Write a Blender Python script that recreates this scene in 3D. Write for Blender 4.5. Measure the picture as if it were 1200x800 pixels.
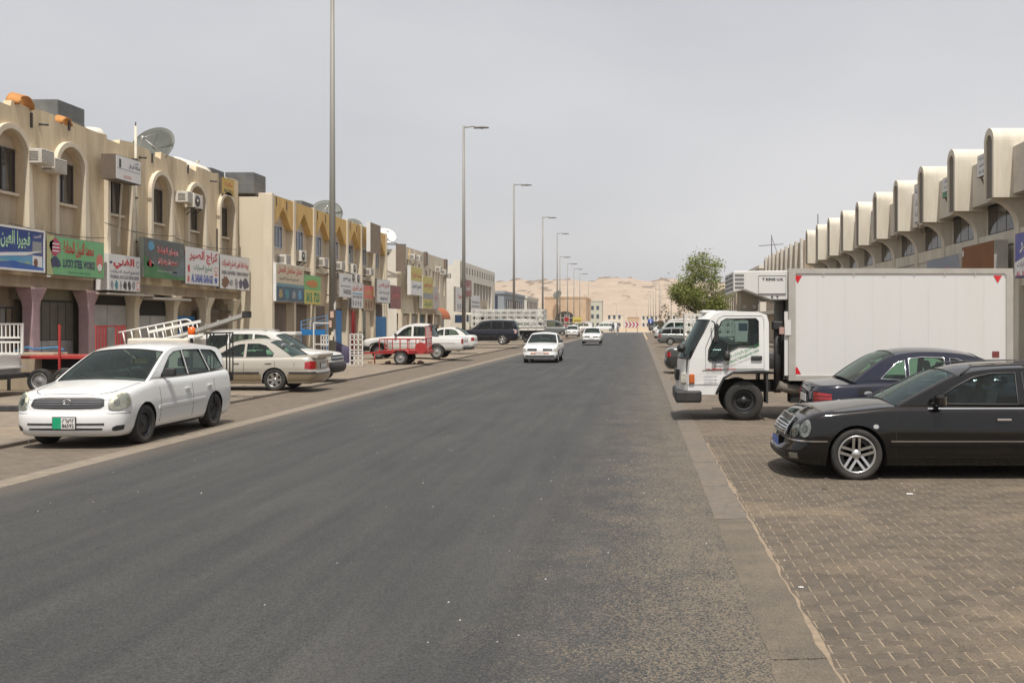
import bpy, bmesh, math, random
from mathutils import Vector, Matrix
from mathutils.geometry import tessellate_polygon
random.seed(7)
PI = math.pi
for o in list(bpy.data.objects): bpy.data.objects.remove(o)
scene = bpy.context.scene
COL = scene.collection

# ------------------------------------------------------------------ camera
EYE = 1.93
cam_d = bpy.data.cameras.new('camera'); cam = bpy.data.objects.new('camera', cam_d); COL.objects.link(cam)
cam.location = (0, 0, EYE); cam.rotation_euler = (math.radians(90), 0, 0)
cam_d.sensor_width = 36; cam_d.lens = 34.95; cam_d.shift_x = -0.1242; cam_d.shift_y = -0.0175
cam_d.clip_start = 0.1; cam_d.clip_end = 9000
scene.camera = cam

# ------------------------------------------------------------------ sky + sun
SUN_EL, SUN_AZ = math.radians(66), math.radians(171)      # azimuth clockwise from +Y: behind the viewer, a little to the right
world = bpy.data.worlds.new('World'); scene.world = world; world.use_nodes = True
wn, wl = world.node_tree.nodes, world.node_tree.links
wn.clear()
wout = wn.new('ShaderNodeOutputWorld'); bg = wn.new('ShaderNodeBackground')
sky = wn.new('ShaderNodeTexSky'); sky.sky_type = 'NISHITA'; sky.sun_disc = False
sky.sun_elevation = SUN_EL; sky.sun_rotation = SUN_AZ
sky.air_density = 1.0; sky.dust_density = 6.0; sky.ozone_density = 1.0; sky.altitude = 250
hs = wn.new('ShaderNodeHueSaturation'); hs.inputs['Saturation'].default_value = 0.7
wl.new(sky.outputs[0], hs.inputs['Color'])
# thin high veil cloud all round the sky
tc = wn.new('ShaderNodeTexCoord'); mp = wn.new('ShaderNodeMapping'); mp.inputs['Scale'].default_value = (0.9, 0.9, 2.6)
mp.inputs['Rotation'].default_value = (0.35, 0.25, 0.6)
nz = wn.new('ShaderNodeTexNoise'); nz.inputs['Scale'].default_value = 1.15; nz.inputs['Detail'].default_value = 5; nz.inputs['Roughness'].default_value = 0.5
rp = wn.new('ShaderNodeValToRGB'); rp.color_ramp.elements[0].position = 0.34; rp.color_ramp.elements[1].position = 0.64
rp.color_ramp.elements[0].color = (0, 0, 0, 1); rp.color_ramp.elements[1].color = (1, 1, 1, 1)
mxv = wn.new('ShaderNodeMixRGB'); mxv.blend_type = 'MIX'; mxv.inputs['Color2'].default_value = (6.95, 6.9, 7.0, 1)
mv = wn.new('ShaderNodeMath'); mv.operation = 'MULTIPLY_ADD'; mv.inputs[1].default_value = 0.34; mv.inputs[2].default_value = 0.58
wl.new(tc.outputs['Generated'], mp.inputs['Vector']); wl.new(mp.outputs[0], nz.inputs['Vector'])
wl.new(nz.outputs['Fac'], rp.inputs['Fac']); wl.new(rp.outputs['Color'], mv.inputs[0]); wl.new(mv.outputs[0], mxv.inputs['Fac'])
wl.new(hs.outputs['Color'], mxv.inputs['Color1']); wl.new(mxv.outputs['Color'], bg.inputs['Color'])
bg.inputs['Strength'].default_value = 0.104
wl.new(bg.outputs[0], wout.inputs['Surface'])
sun_d = bpy.data.lights.new('sun', 'SUN'); sun_d.energy = 4.4; sun_d.angle = math.radians(0.9); sun_d.color = (1.0, 0.96, 0.895)
sun = bpy.data.objects.new('sun', sun_d); COL.objects.link(sun)
to_sun = Vector((math.sin(SUN_AZ)*math.cos(SUN_EL), math.cos(SUN_AZ)*math.cos(SUN_EL), math.sin(SUN_EL)))
sun.rotation_euler = to_sun.to_track_quat('Z', 'Y').to_euler(); sun.location = (0, -20, 60)
scene.view_settings.view_transform = 'Standard'; scene.view_settings.look = 'None'
scene.view_settings.gamma = 1.0; scene.view_settings.exposure = 0.12; scene.view_settings.use_curve_mapping = False
scene.render.engine = 'CYCLES'

# ------------------------------------------------------------------ materials
MATS = {}
def srgb(r, g, b):
    f = lambda c: (c/255/12.92) if c/255 <= 0.04045 else ((c/255+0.055)/1.055)**2.4
    return (f(r), f(g), f(b), 1)
def lin(*c): return (c[0], c[1], c[2], 1)
def _mat(name):
    m = bpy.data.materials.new(name); m.use_nodes = True
    nt = m.node_tree; return m, nt.nodes, nt.links, nt.nodes['Principled BSDF']
def mat(name, col, rough=0.7, metal=0.0, var=0.12, scale=3.0, bump=0.0, bscale=None, coat=0.0, dirt=None, dscale=0.6, dfac=0.5, stretch=None, spec=None):
    """procedural material: base colour varied by noise, optional dirt patches in a second colour, bump"""
    if name in MATS: return MATS[name]
    m, n, l, p = _mat(name)
    t = n.new('ShaderNodeTexCoord'); src = t.outputs['Object']
    if stretch:
        mp = n.new('ShaderNodeMapping'); mp.inputs['Scale'].default_value = stretch
        l.new(src, mp.inputs['Vector']); srcs = mp.outputs[0]
    else: srcs = src
    nz = n.new('ShaderNodeTexNoise'); nz.inputs['Scale'].default_value = scale; nz.inputs['Detail'].default_value = 6; nz.inputs['Roughness'].default_value = 0.65
    l.new(srcs, nz.inputs['Vector'])
    mr = n.new('ShaderNodeMapRange'); mr.inputs['From Min'].default_value = 0.3; mr.inputs['From Max'].default_value = 0.7
    mr.inputs['To Min'].default_value = 1-var; mr.inputs['To Max'].default_value = 1+var
    l.new(nz.outputs['Fac'], mr.inputs['Value'])
    mu = n.new('ShaderNodeVectorMath'); mu.operation = 'SCALE'; mu.inputs[0].default_value = col[:3]
    l.new(mr.outputs[0], mu.inputs['Scale']); out = mu.outputs[0]
    if dirt:
        nd = n.new('ShaderNodeTexNoise'); nd.inputs['Scale'].default_value = dscale; nd.inputs['Detail'].default_value = 8; nd.inputs['Roughness'].default_value = 0.7
        l.new(srcs, nd.inputs['Vector'])
        md = n.new('ShaderNodeMapRange'); md.inputs['From Min'].default_value = 0.45; md.inputs['From Max'].default_value = 0.75; md.inputs['To Max'].default_value = dfac
        l.new(nd.outputs['Fac'], md.inputs['Value'])
        mx = n.new('ShaderNodeMixRGB'); mx.inputs['Color2'].default_value = dirt
        l.new(md.outputs[0], mx.inputs['Fac']); l.new(out, mx.inputs['Color1']); out = mx.outputs['Color']
    l.new(out, p.inputs['Base Color'])
    p.inputs['Roughness'].default_value = rough; p.inputs['Metallic'].default_value = metal
    if coat: p.inputs['Coat Weight'].default_value = coat; p.inputs['Coat Roughness'].default_value = 0.06
    if spec is not None: p.inputs['Specular IOR Level'].default_value = spec
    if bump:
        nb = n.new('ShaderNodeTexNoise'); nb.inputs['Scale'].default_value = bscale or scale*6; nb.inputs['Detail'].default_value = 4
        l.new(src, nb.inputs['Vector'])
        bp = n.new('ShaderNodeBump'); bp.inputs['Strength'].default_value = bump; bp.inputs['Distance'].default_value = 0.01
        l.new(nb.outputs['Fac'], bp.inputs['Height']); l.new(bp.outputs[0], p.inputs['Normal'])
    MATS[name] = m; return m
def paint(name, col, rough=0.28, dust=0.25, metal=0.0, coat=0.6, dcol=(0.42, 0.34, 0.25, 1)):
    """car paint with settled dust: stronger on faces that look up and low on the flanks in patches"""
    if name in MATS: return MATS[name]
    m, n, l, p = _mat(name)
    t = n.new('ShaderNodeTexCoord')
    nz = n.new('ShaderNodeTexNoise'); nz.inputs['Scale'].default_value = 2.2; nz.inputs['Detail'].default_value = 9; nz.inputs['Roughness'].default_value = 0.7
    l.new(t.outputs['Object'], nz.inputs['Vector'])
    g = n.new('ShaderNodeNewGeometry'); sx = n.new('ShaderNodeSeparateXYZ'); l.new(g.outputs['Normal'], sx.inputs[0])
    up = n.new('ShaderNodeMapRange'); up.inputs['From Min'].default_value = 0.0; up.inputs['From Max'].default_value = 1.0; up.inputs['To Min'].default_value = 0.35; up.inputs['To Max'].default_value = 1.0
    l.new(sx.outputs['Z'], up.inputs['Value'])
    a = n.new('ShaderNodeMath'); a.operation = 'MULTIPLY'; l.new(nz.outputs['Fac'], a.inputs[0]); l.new(up.outputs[0], a.inputs[1])
    b = n.new('ShaderNodeMath'); b.operation = 'MULTIPLY'; b.inputs[1].default_value = dust*1.6; b.use_clamp = True; l.new(a.outputs[0], b.inputs[0])
    mx = n.new('ShaderNodeMixRGB'); mx.inputs['Color1'].default_value = col; mx.inputs['Color2'].default_value = dcol
    l.new(b.outputs[0], mx.inputs['Fac']); l.new(mx.outputs[0], p.inputs['Base Color'])
    r = n.new('ShaderNodeMath'); r.operation = 'MULTIPLY_ADD'; r.inputs[1].default_value = 0.5; r.inputs[2].default_value = rough; r.use_clamp = True
    l.new(b.outputs[0], r.inputs[0]); l.new(r.outputs[0], p.inputs['Roughness'])
    p.inputs['Metallic'].default_value = metal
    p.inputs['Coat Weight'].default_value = coat; p.inputs['Coat Roughness'].default_value = 0.08
    MATS[name] = m; return m
def glass(name, tint, gloss=0.09, rough=0.03, base=None):
    if name in MATS: return MATS[name]
    m, n, l, p = _mat(name); n.remove(p)
    out = n['Material Output']
    tr = n.new('ShaderNodeBsdfTransparent'); tr.inputs['Color'].default_value = tint
    gl = n.new('ShaderNodeBsdfGlossy'); gl.inputs['Roughness'].default_value = rough; gl.inputs['Color'].default_value = (0.56, 0.68, 0.66, 1)
    fr = n.new('ShaderNodeFresnel'); fr.inputs['IOR'].default_value = 1.5
    ad = n.new('ShaderNodeMath'); ad.operation = 'ADD'; ad.inputs[1].default_value = gloss; ad.use_clamp = True; l.new(fr.outputs[0], ad.inputs[0])
    df = n.new('ShaderNodeBsdfDiffuse'); df.inputs['Color'].default_value = (0.36, 0.31, 0.25, 1)      # dust film on the glass
    nz = n.new('ShaderNodeTexNoise'); nz.inputs['Scale'].default_value = 2.5; nz.inputs['Detail'].default_value = 6
    t = n.new('ShaderNodeTexCoord'); l.new(t.outputs['Object'], nz.inputs['Vector'])
    dm = n.new('ShaderNodeMath'); dm.operation = 'MULTIPLY'; dm.inputs[1].default_value = 0.035; l.new(nz.outputs['Fac'], dm.inputs[0])
    m0 = n.new('ShaderNodeMixShader'); l.new(dm.outputs[0], m0.inputs[0]); l.new(tr.outputs[0], m0.inputs[1]); l.new(df.outputs[0], m0.inputs[2])
    mx = n.new('ShaderNodeMixShader'); l.new(ad.outputs[0], mx.inputs[0]); l.new(m0.outputs[0], mx.inputs[1]); l.new(gl.outputs[0], mx.inputs[2])
    l.new(mx.outputs[0], out.inputs['Surface'])
    MATS[name] = m; return m

# ------------------------------------------------------------------ mesh + object helpers
class MB:
    """collects verts/faces; build() links them as one mesh object"""
    def __init__(s): s.v = []; s.f = []; s.sm = []
    def add(s, vs, fs, smooth=False):
        b = len(s.v); s.v += [tuple(v) for v in vs]; s.f += [tuple(i+b for i in f) for f in fs]; s.sm += [smooth]*len(fs); return s
    def box(s, x0, x1, y0, y1, z0, z1, M=None):
        vs = [Vector((x, y, z)) for z in (z0, z1) for y in (y0, y1) for x in (x0, x1)]
        if M: vs = [M @ v for v in vs]
        return s.add(vs, [(0, 2, 3, 1), (4, 5, 7, 6), (0, 1, 5, 4), (2, 6, 7, 3), (0, 4, 6, 2), (1, 3, 7, 5)])
    def bar(s, a, b, w, h=None, up=(0, 0, 1)):
        a = Vector(a); b = Vector(b); d = b-a; L = d.length
        if L < 1e-6: return s
        d /= L; u = Vector(up)
        if abs(d.dot(u)) > 0.95: u = Vector((1, 0, 0))
        r = d.cross(u).normalized(); u = r.cross(d); h = h or w
        vs = [p + r*(i*w/2) + u*(j*h/2) for p in (a, b) for (i, j) in ((-1, -1), (1, -1), (1, 1), (-1, 1))]
        return s.add(vs, [(3, 2, 1, 0), (4, 5, 6, 7), (0, 1, 5, 4), (1, 2, 6, 5), (2, 3, 7, 6), (3, 0, 4, 7)])
    def tube(s, pts, r, n=8, closed=False, cap=True):
        pts = [Vector(p) for p in pts]; rs = r if isinstance(r, (list, tuple)) else [r]*len(pts)
        N = len(pts); b = len(s.v); prev = None
        for i, p in enumerate(pts):
            if closed: d = pts[(i+1) % N]-pts[i-1]
            else: d = pts[min(i+1, N-1)]-pts[max(i-1, 0)]
            d = d.normalized() if d.length > 1e-9 else Vector((0, 0, 1))
            if prev is None:
                u = Vector((0, 0, 1)) if abs(d.z) < 0.9 else Vector((1, 0, 0))
            else: u = prev
            rr = d.cross(u)
            rr = rr.normalized() if rr.length > 1e-6 else d.orthogonal().normalized()
            u = rr.cross(d); prev = u
            for k in range(n):
                a = 2*PI*k/n; s.v.append(tuple(p + (rr*math.cos(a) + u*math.sin(a))*rs[i]))
        for i in range(N if closed else N-1):
            j = (i+1) % N
            for k in range(n):
                s.f.append((b+i*n+k, b+i*n+(k+1) % n, b+j*n+(k+1) % n, b+j*n+k)); s.sm.append(True)
        if cap and not closed:
            s.f.append(tuple(b+k for k in reversed(range(n)))); s.f.append(tuple(b+(N-1)*n+k for k in range(n))); s.sm += [False, False]
        return s
    def lathe(s, prof, n=24, axis='z', o=(0, 0, 0), smooth=True):
        b = len(s.v)
        for (r, h) in prof:
            for k in range(n):
                a = 2*PI*k/n; c, d = r*math.cos(a), r*math.sin(a)
                s.v.append({'z': (o[0]+c, o[1]+d, o[2]+h), 'y': (o[0]+c, o[1]+h, o[2]-d), 'x': (o[0]+h, o[1]+c, o[2]+d)}[axis])
        for i in range(len(prof)-1):
            for k in range(n):
                s.f.append((b+i*n+k, b+i*n+(k+1) % n, b+(i+1)*n+(k+1) % n, b+(i+1)*n+k)); s.sm.append(smooth)
        return s
    def prism(s, poly, axis, a0, a1, holes=()):
        """2-D polygon extruded along an axis between a0 and a1. axis 'x': poly=(y,z); 'y': poly=(x,z); 'z': poly=(x,y)"""
        def P(q, a): return {'x': (a, q[0], q[1]), 'y': (q[0], a, q[1]), 'z': (q[0], q[1], a)}[axis]
        loops = [list(poly)]+[list(h) for h in holes]
        flat = [q for lp in loops for q in lp]
        tri = tessellate_polygon([[Vector((q[0], q[1], 0)) for q in lp] for lp in loops])
        n = len(flat)
        area = 0
        s.add([P(q, a0) for q in flat]+[P(q, a1) for q in flat], [])
        b = len(s.v)-2*n
        for t in tri:
            s.f.append((b+t[0], b+t[1], b+t[2])); s.f.append((b+n+t[2], b+n+t[1], b+n+t[0])); s.sm += [False, False]
        k0 = 0
        for lp in loops:
            m = len(lp)
            for i in range(m):
                j = (i+1) % m
                s.f.append((b+k0+i, b+k0+j, b+n+k0+j, b+n+k0+i)); s.sm.append(False)
            k0 += m
        return s
    def grid(s, rows, smooth=True, flip=False):
        b = len(s.v); m = len(rows[0])
        for r in rows: s.v += [tuple(p) for p in r]
        for i in range(len(rows)-1):
            for j in range(m-1):
                q = (b+i*m+j, b+i*m+j+1, b+(i+1)*m+j+1, b+(i+1)*m+j)
                s.f.append(q[::-1] if flip else q); s.sm.append(smooth)
        return s
    def mesh(s, name, material, fix=True, angle=None):
        me = bpy.data.meshes.new(name)
        me.from_pydata(s.v, [], s.f)
        for p, q in zip(me.polygons, s.sm): p.use_smooth = q
        if fix:
            bm = bmesh.new(); bm.from_mesh(me); bmesh.ops.recalc_face_normals(bm, faces=bm.faces); bm.to_mesh(me); bm.free()
        if material: me.materials.append(material)
        me.update(); return me
    def build(s, name, material, parent=None, fix=True, bevel=0, loc=None, rot=None):
        return link(name, s.mesh(name, material, fix), parent, bevel, loc, rot)
def link(name, me, parent=None, bevel=0, loc=None, rot=None):
    o = bpy.data.objects.new(name, me); COL.objects.link(o)
    if parent: o.parent = parent
    if loc: o.location = loc
    if rot: o.rotation_euler = rot
    if bevel:
        b = o.modifiers.new('bevel', 'BEVEL'); b.width = bevel; b.segments = 2; b.limit_method = 'ANGLE'; b.angle_limit = math.radians(40)
    return o
def thing(name, label, cat, loc=(0, 0, 0), rz=0, group=None):
    o = bpy.data.objects.new(name, None); COL.objects.link(o); o.empty_display_size = 0.2
    o.location = loc; o.rotation_euler = (0, 0, rz); tag(o, label, cat, group); return o
def tag(o, label, cat, group=None):
    o['label'] = label; o['category'] = cat
    if group: o['group'] = group
    return o
def struct(o): o['kind'] = 'structure'; return o
def stuff(o): o['kind'] = 'stuff'; return o
def kids(o): return [c for c in bpy.data.objects if c.parent == o]
def dup(root, loc, rz=0, label=None, group=None):
    r = root.copy(); COL.objects.link(r); r.location = loc; r.rotation_euler = (0, 0, rz)
    if label: r['label'] = label
    if group: r['group'] = group
    for ch in list(root.children):
        c = ch.copy(); COL.objects.link(c); c.parent = r
        for g in list(ch.children):
            d = g.copy(); COL.objects.link(d); d.parent = c
    return r
def interp(tab, x):
    if x <= tab[0][0]: return tab[0][1]
    for (a, b), (c, d) in zip(tab, tab[1:]):
        if x <= c: return b+(d-b)*(x-a)/(c-a) if c > a else d
    return tab[-1][1]
def sinterp(tab, x):
    """smooth (Catmull-Rom / Hermite) interpolation of a table"""
    if x <= tab[0][0]: return tab[0][1]
    if x >= tab[-1][0]: return tab[-1][1]
    n = len(tab)
    for i in range(n-1):
        if x <= tab[i+1][0]:
            x0, y0 = tab[i]; x1, y1 = tab[i+1]; h = x1-x0
            if h <= 1e-9: return y1
            def sl(j):
                if j <= 0 or j >= n-1:
                    a, b = (0, 1) if j <= 0 else (n-2, n-1)
                    return (tab[b][1]-tab[a][1])/max(1e-9, tab[b][0]-tab[a][0])
                a = (tab[j][1]-tab[j-1][1])/max(1e-9, tab[j][0]-tab[j-1][0]); b = (tab[j+1][1]-tab[j][1])/max(1e-9, tab[j+1][0]-tab[j][0])
                return 0 if a*b <= 0 else 2*a*b/(a+b)
            t = (x-x0)/h; m0, m1 = sl(i)*h, sl(i+1)*h
            return (2*t**3-3*t*t+1)*y0+(t**3-2*t*t+t)*m0+(-2*t**3+3*t*t)*y1+(t**3-t*t)*m1
    return tab[-1][1]

# ------------------------------------------------------------------ lettering
AR = {}
def _ar(ch, iso, fin=None, ini=None, med=None): AR[ch] = (iso, fin, ini, med)
for ch, base, four in (('ا', 0xFE8D, 0), ('ب', 0xFE8F, 1), ('ة', 0xFE93, 0), ('ت', 0xFE95, 1), ('ث', 0xFE99, 1), ('ج', 0xFE9D, 1), ('ح', 0xFEA1, 1), ('خ', 0xFEA5, 1),
                       ('د', 0xFEA9, 0), ('ذ', 0xFEAB, 0), ('ر', 0xFEAD, 0), ('ز', 0xFEAF, 0), ('س', 0xFEB1, 1), ('ش', 0xFEB5, 1), ('ص', 0xFEB9, 1), ('ض', 0xFEBD, 1),
                       ('ط', 0xFEC1, 1), ('ع', 0xFEC9, 1), ('غ', 0xFECD, 1), ('ف', 0xFED1, 1), ('ق', 0xFED5, 1), ('ك', 0xFED9, 1), ('ل', 0xFEDD, 1), ('م', 0xFEE1, 1),
                       ('ن', 0xFEE5, 1), ('ه', 0xFEE9, 1), ('و', 0xFEED, 0), ('ى', 0xFEEF, 0), ('ي', 0xFEF1, 1), ('أ', 0xFE83, 0)):
    AR[ch] = (chr(base), chr(base+1), chr(base+2) if four else None, chr(base+3) if four else None)
def arabic(s):
    """joined letter forms in left-to-right drawing order"""
    out = []
    for i, c in enumerate(s):
        if c not in AR: out.append(c); continue
        pj = i > 0 and s[i-1] in AR and AR[s[i-1]][2] is not None
        nj = i+1 < len(s) and s[i+1] in AR and AR[c][2] is not None
        iso, fin, ini, med = AR[c]
        out.append(med if pj and nj else fin if pj else ini if nj else iso)
    return ''.join(reversed(out))
TXT = {}
def text_mesh(body, bold=0.0, depth=0.0):
    key = (body, bold, depth)
    if key in TXT: return TXT[key]
    if any(c in AR for c in body): s = arabic(body)
    else: s = body
    c = bpy.data.curves.new('lettering', 'FONT'); c.body = s; c.align_x = 'CENTER'; c.align_y = 'BOTTOM_BASELINE'; c.resolution_u = 2; c.offset = bold; c.fill_mode = 'FRONT'
    o = bpy.data.objects.new('tmp', c); COL.objects.link(o); bpy.context.view_layer.update()
    me = bpy.data.meshes.new_from_object(o.evaluated_get(bpy.context.evaluated_depsgraph_get()))
    vs = [v.co.copy() for v in me.vertices]; fs = [tuple(p.vertices) for p in me.polygons]
    bpy.data.objects.remove(o); bpy.data.curves.remove(c); bpy.data.meshes.remove(me)
    if vs:
        x0 = min(v.x for v in vs); x1 = max(v.x for v in vs); y0 = min(v.y for v in vs); y1 = max(v.y for v in vs)
        vs = [((v.x-x0)/(x1-x0), (v.y-y0)/(y1-y0)) for v in vs]
    TXT[key] = (vs, fs); return TXT[key]
def write(parent, body, o, ux, uz, x0, x1, z0, z1, material, bold=0.0, name='lettering', off=0.004):
    """text fitted in the rectangle x0..x1, z0..z1 on the plane through o with axes ux (reading direction) and uz"""
    vs, fs = text_mesh(body, bold)
    o = Vector(o); ux = Vector(ux).normalized(); uz = Vector(uz).normalized(); nn = ux.cross(uz)
    me = bpy.data.meshes.new(name)
    me.from_pydata([o+ux*(x0+(x1-x0)*a)+uz*(z0+(z1-z0)*b)+nn*off for a, b in vs], [], fs)
    me.materials.append(material)
    return link(name, me, parent)
# ================================================================== GROUND
from mathutils import noise as MN
def nodes_mat(name):
    m, n, l, p = _mat(name); MATS[name] = m; return m, n, l, p
def nnoise(n, l, src, scale, detail=6, rough=0.6, stretch=None):
    if stretch:
        mp = n.new('ShaderNodeMapping'); mp.inputs['Scale'].default_value = stretch; l.new(src, mp.inputs['Vector']); src = mp.outputs[0]
    z = n.new('ShaderNodeTexNoise'); z.inputs['Scale'].default_value = scale; z.inputs['Detail'].default_value = detail; z.inputs['Roughness'].default_value = rough
    l.new(src, z.inputs['Vector']); return z.outputs['Fac']
def nrange(n, l, v, a, b, c, d, clamp=True):
    r = n.new('ShaderNodeMapRange'); r.clamp = clamp
    for k, x in zip(('From Min', 'From Max', 'To Min', 'To Max'), (a, b, c, d)): r.inputs[k].default_value = x
    l.new(v, r.inputs['Value']); return r.outputs[0]
def nmath(n, l, op, a, b, clamp=False):
    m = n.new('ShaderNodeMath'); m.operation = op; m.use_clamp = clamp
    for i, q in enumerate((a, b)):
        if isinstance(q, (int, float)): m.inputs[i].default_value = q
        else: l.new(q, m.inputs[i])
    return m.outputs[0]
def nmix(n, l, f, a, b, mode='MIX'):
    m = n.new('ShaderNodeMixRGB'); m.blend_type = mode
    for i, q in ((0, f), (1, a), (2, b)):
        if isinstance(q, (int, float)): m.inputs[i].default_value = q
        elif isinstance(q, tuple): m.inputs[i].default_value = q
        else: l.new(q, m.inputs[i])
    return m.outputs[0]
SAND = (0.44, 0.32, 0.2, 1)

def asphalt_mat():
    m, n, l, p = nodes_mat('asphalt')
    t = n.new('ShaderNodeTexCoord'); P = t.outputs['Object']
    sx = n.new('ShaderNodeSeparateXYZ'); l.new(P, sx.inputs[0]); X = sx.outputs['X']; Y = sx.outputs['Y']
    fine = nnoise(n, l, P, 80, 3, 0.85)
    med = nnoise(n, l, P, 1.1, 8, 0.62, (1.0, 0.28, 1))
    streak = nnoise(n, l, P, 2.0, 5, 0.6, (1.6, 0.05, 1))
    vg = n.new('ShaderNodeTexVoronoi'); vg.inputs['Scale'].default_value = 92; l.new(P, vg.inputs['Vector'])
    sg_ = n.new('ShaderNodeSeparateColor'); l.new(vg.outputs['Color'], sg_.inputs[0]); cell, cell2 = sg_.outputs[0], sg_.outputs[1]
    c = nmix(n, l, cell, (0.026, 0.0262, 0.0262, 1), (0.062, 0.0622, 0.0618, 1))
    c = nmix(n, l, 1.0, c, nmix(n, l, nrange(n, l, fine, 0.35, 0.65, 0, 1), (0.72, 0.72, 0.72, 1), (1.3, 1.3, 1.28, 1)), 'MULTIPLY')
    c = nmix(n, l, 1.0, c, nmix(n, l, nrange(n, l, med, 0.3, 0.7, 0, 1), (0.80, 0.80, 0.81, 1), (1.22, 1.19, 1.15, 1)), 'MULTIPLY')
    c = nmix(n, l, 1.0, c, nmix(n, l, nrange(n, l, streak, 0.35, 0.65, 0, 1), (0.86, 0.86, 0.87, 1), (1.13, 1.12, 1.10, 1)), 'MULTIPLY')
    # crossing tyre-scuff marks: faint long bands at an angle
    mp = n.new('ShaderNodeMapping'); mp.inputs['Rotation'].default_value = (0, 0, 0.12); mp.inputs['Scale'].default_value = (1.1, 0.07, 1); l.new(P, mp.inputs['Vector'])
    sc = nnoise(n, l, mp.outputs[0], 1.3, 5, 0.6)
    c = nmix(n, l, nrange(n, l, sc, 0.5, 0.75, 0, 0.22), c, (0.10, 0.092, 0.083, 1))
    # sand blown in from the right edge: wide sparse speckle, and a narrow line along both edges
    edge = nrange(n, l, X, -1.25, 0.55, 0.0, 1.0)
    near = nrange(n, l, Y, 8.0, 60.0, 1.0, 0.55)
    pt = nnoise(n, l, P, 1.6, 8, 0.72)
    amt = nmath(n, l, 'MULTIPLY', edge, near)
    v = nmath(n, l, 'ADD', nmath(n, l, 'MULTIPLY', fine, 0.9), nmath(n, l, 'MULTIPLY', pt, 0.42))
    prob = nmath(n, l, 'ADD', nmath(n, l, 'MULTIPLY', amt, 0.82), nmath(n, l, 'MULTIPLY', nmath(n, l, 'SUBTRACT', pt, 0.5), 1.3))
    msk = nmath(n, l, 'MULTIPLY', nmath(n, l, 'SUBTRACT', nmath(n, l, 'MULTIPLY', nmath(n, l, 'GREATER_THAN', amt, 0.02), prob), cell2), 2.2, True)
    c = nmix(n, l, nmath(n, l, 'MULTIPLY', msk, 0.7), c, (0.20, 0.16, 0.112, 1))
    edl = nrange(n, l, X, -7.5, -6.4, 1.0, 0.0)
    msk2 = nmath(n, l, 'MULTIPLY', nmath(n, l, 'SUBTRACT', nmath(n, l, 'ADD', v, edl), 1.05), 1.2, True)
    c = nmix(n, l, nmath(n, l, 'MULTIPLY', msk2, 0.45), c, (0.2, 0.16, 0.115, 1))
    # sparse pale grit
    vo = n.new('ShaderNodeTexVoronoi'); vo.inputs['Scale'].default_value = 5.5; l.new(P, vo.inputs['Vector'])
    c = nmix(n, l, nrange(n, l, vo.outputs['Distance'], 0.02, 0.03, 0.4, 0), c, (0.25, 0.23, 0.2, 1))
    l.new(c, p.inputs['Base Color']); p.inputs['Roughness'].default_value = 0.72; p.inputs['Specular IOR Level'].default_value = 0.35
    b = n.new('ShaderNodeBump'); b.inputs['Strength'].default_value = 0.6; b.inputs['Distance'].default_value = 0.008
    l.new(fine, b.inputs['Height']); l.new(b.outputs[0], p.inputs['Normal'])
    return m
def paver_mat(name, base, sandy, patch=0.55, wave=False):
    """colour of block paving; blown sand lies over it in patches (wave: shader blocks for where the pieces are too small to build)"""
    m, n, l, p = nodes_mat(name)
    t = n.new('ShaderNodeTexCoord'); g = n.new('ShaderNodeNewGeometry'); P = g.outputs['Position']
    fine = nnoise(n, l, P, 70, 4, 0.75); big = nnoise(n, l, P, 0.55, 8, 0.68); mid = nnoise(n, l, P, 4, 5, 0.6)
    oi = n.new('ShaderNodeObjectInfo')
    rnd = nmath(n, l, 'FRACT', nmath(n, l, 'ADD', oi.outputs['Random'], g.outputs['Random Per Island']), 0.0)
    c = nmix(n, l, nrange(n, l, fine, 0.3, 0.7, 0, 1), tuple(x*0.72 for x in base[:3])+(1,), tuple(x*1.28 for x in base[:3])+(1,))
    c = nmix(n, l, 1.0, c, nmix(n, l, nrange(n, l, mid, 0.3, 0.7, 0, 1), (0.85, 0.85, 0.86, 1), (1.15, 1.14, 1.12, 1)), 'MULTIPLY')
    if not wave: c = nmix(n, l, 1.0, c, nmix(n, l, rnd, (0.87, 0.87, 0.88, 1), (1.14, 1.13, 1.11, 1)), 'MULTIPLY')
    if wave:
        br = n.new('ShaderNodeTexBrick'); br.inputs['Scale'].default_value = 1.0
        br.inputs['Brick Width'].default_value = 0.22; br.inputs['Row Height'].default_value = 0.12; br.inputs['Mortar Size'].default_value = 0.006
        br.inputs['Color1'].default_value = (0.9, 0.9, 0.9, 1); br.inputs['Color2'].default_value = (1.1, 1.1, 1.1, 1); br.inputs['Mortar'].default_value = (1.5, 1.35, 1.1, 1)
        l.new(P, br.inputs['Vector']); c = nmix(n, l, 1.0, c, br.outputs['Color'], 'MULTIPLY')
    msk = nmath(n, l, 'MULTIPLY', nmath(n, l, 'SUBTRACT', nmath(n, l, 'ADD', nmath(n, l, 'MULTIPLY', big, 1.0), nmath(n, l, 'MULTIPLY', fine, 0.35)), 1.0-0.32*patch), 3.2, True)
    c = nmix(n, l, nmath(n, l, 'MULTIPLY', msk, 0.8), c, sandy)
    st = nnoise(n, l, P, 0.9, 3, 0.5)
    c = nmix(n, l, nrange(n, l, st, 0.63, 0.72, 0, 0.45), c, tuple(x*0.45 for x in base[:3])+(1,))
    l.new(c, p.inputs['Base Color']); p.inputs['Roughness'].default_value = 0.85; p.inputs['Specular IOR Level'].default_value = 0.25
    b = n.new('ShaderNodeBump'); b.inputs['Strength'].default_value = 0.5; b.inputs['Distance'].default_value = 0.004
    l.new(fine, b.inputs['Height']); l.new(b.outputs[0], p.inputs['Normal'])
    return m
M_ASPH = asphalt_mat()
M_PAVER = paver_mat('paver_concrete', (0.106, 0.088, 0.069), (0.26, 0.195, 0.122, 1), 1.0)
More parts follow.
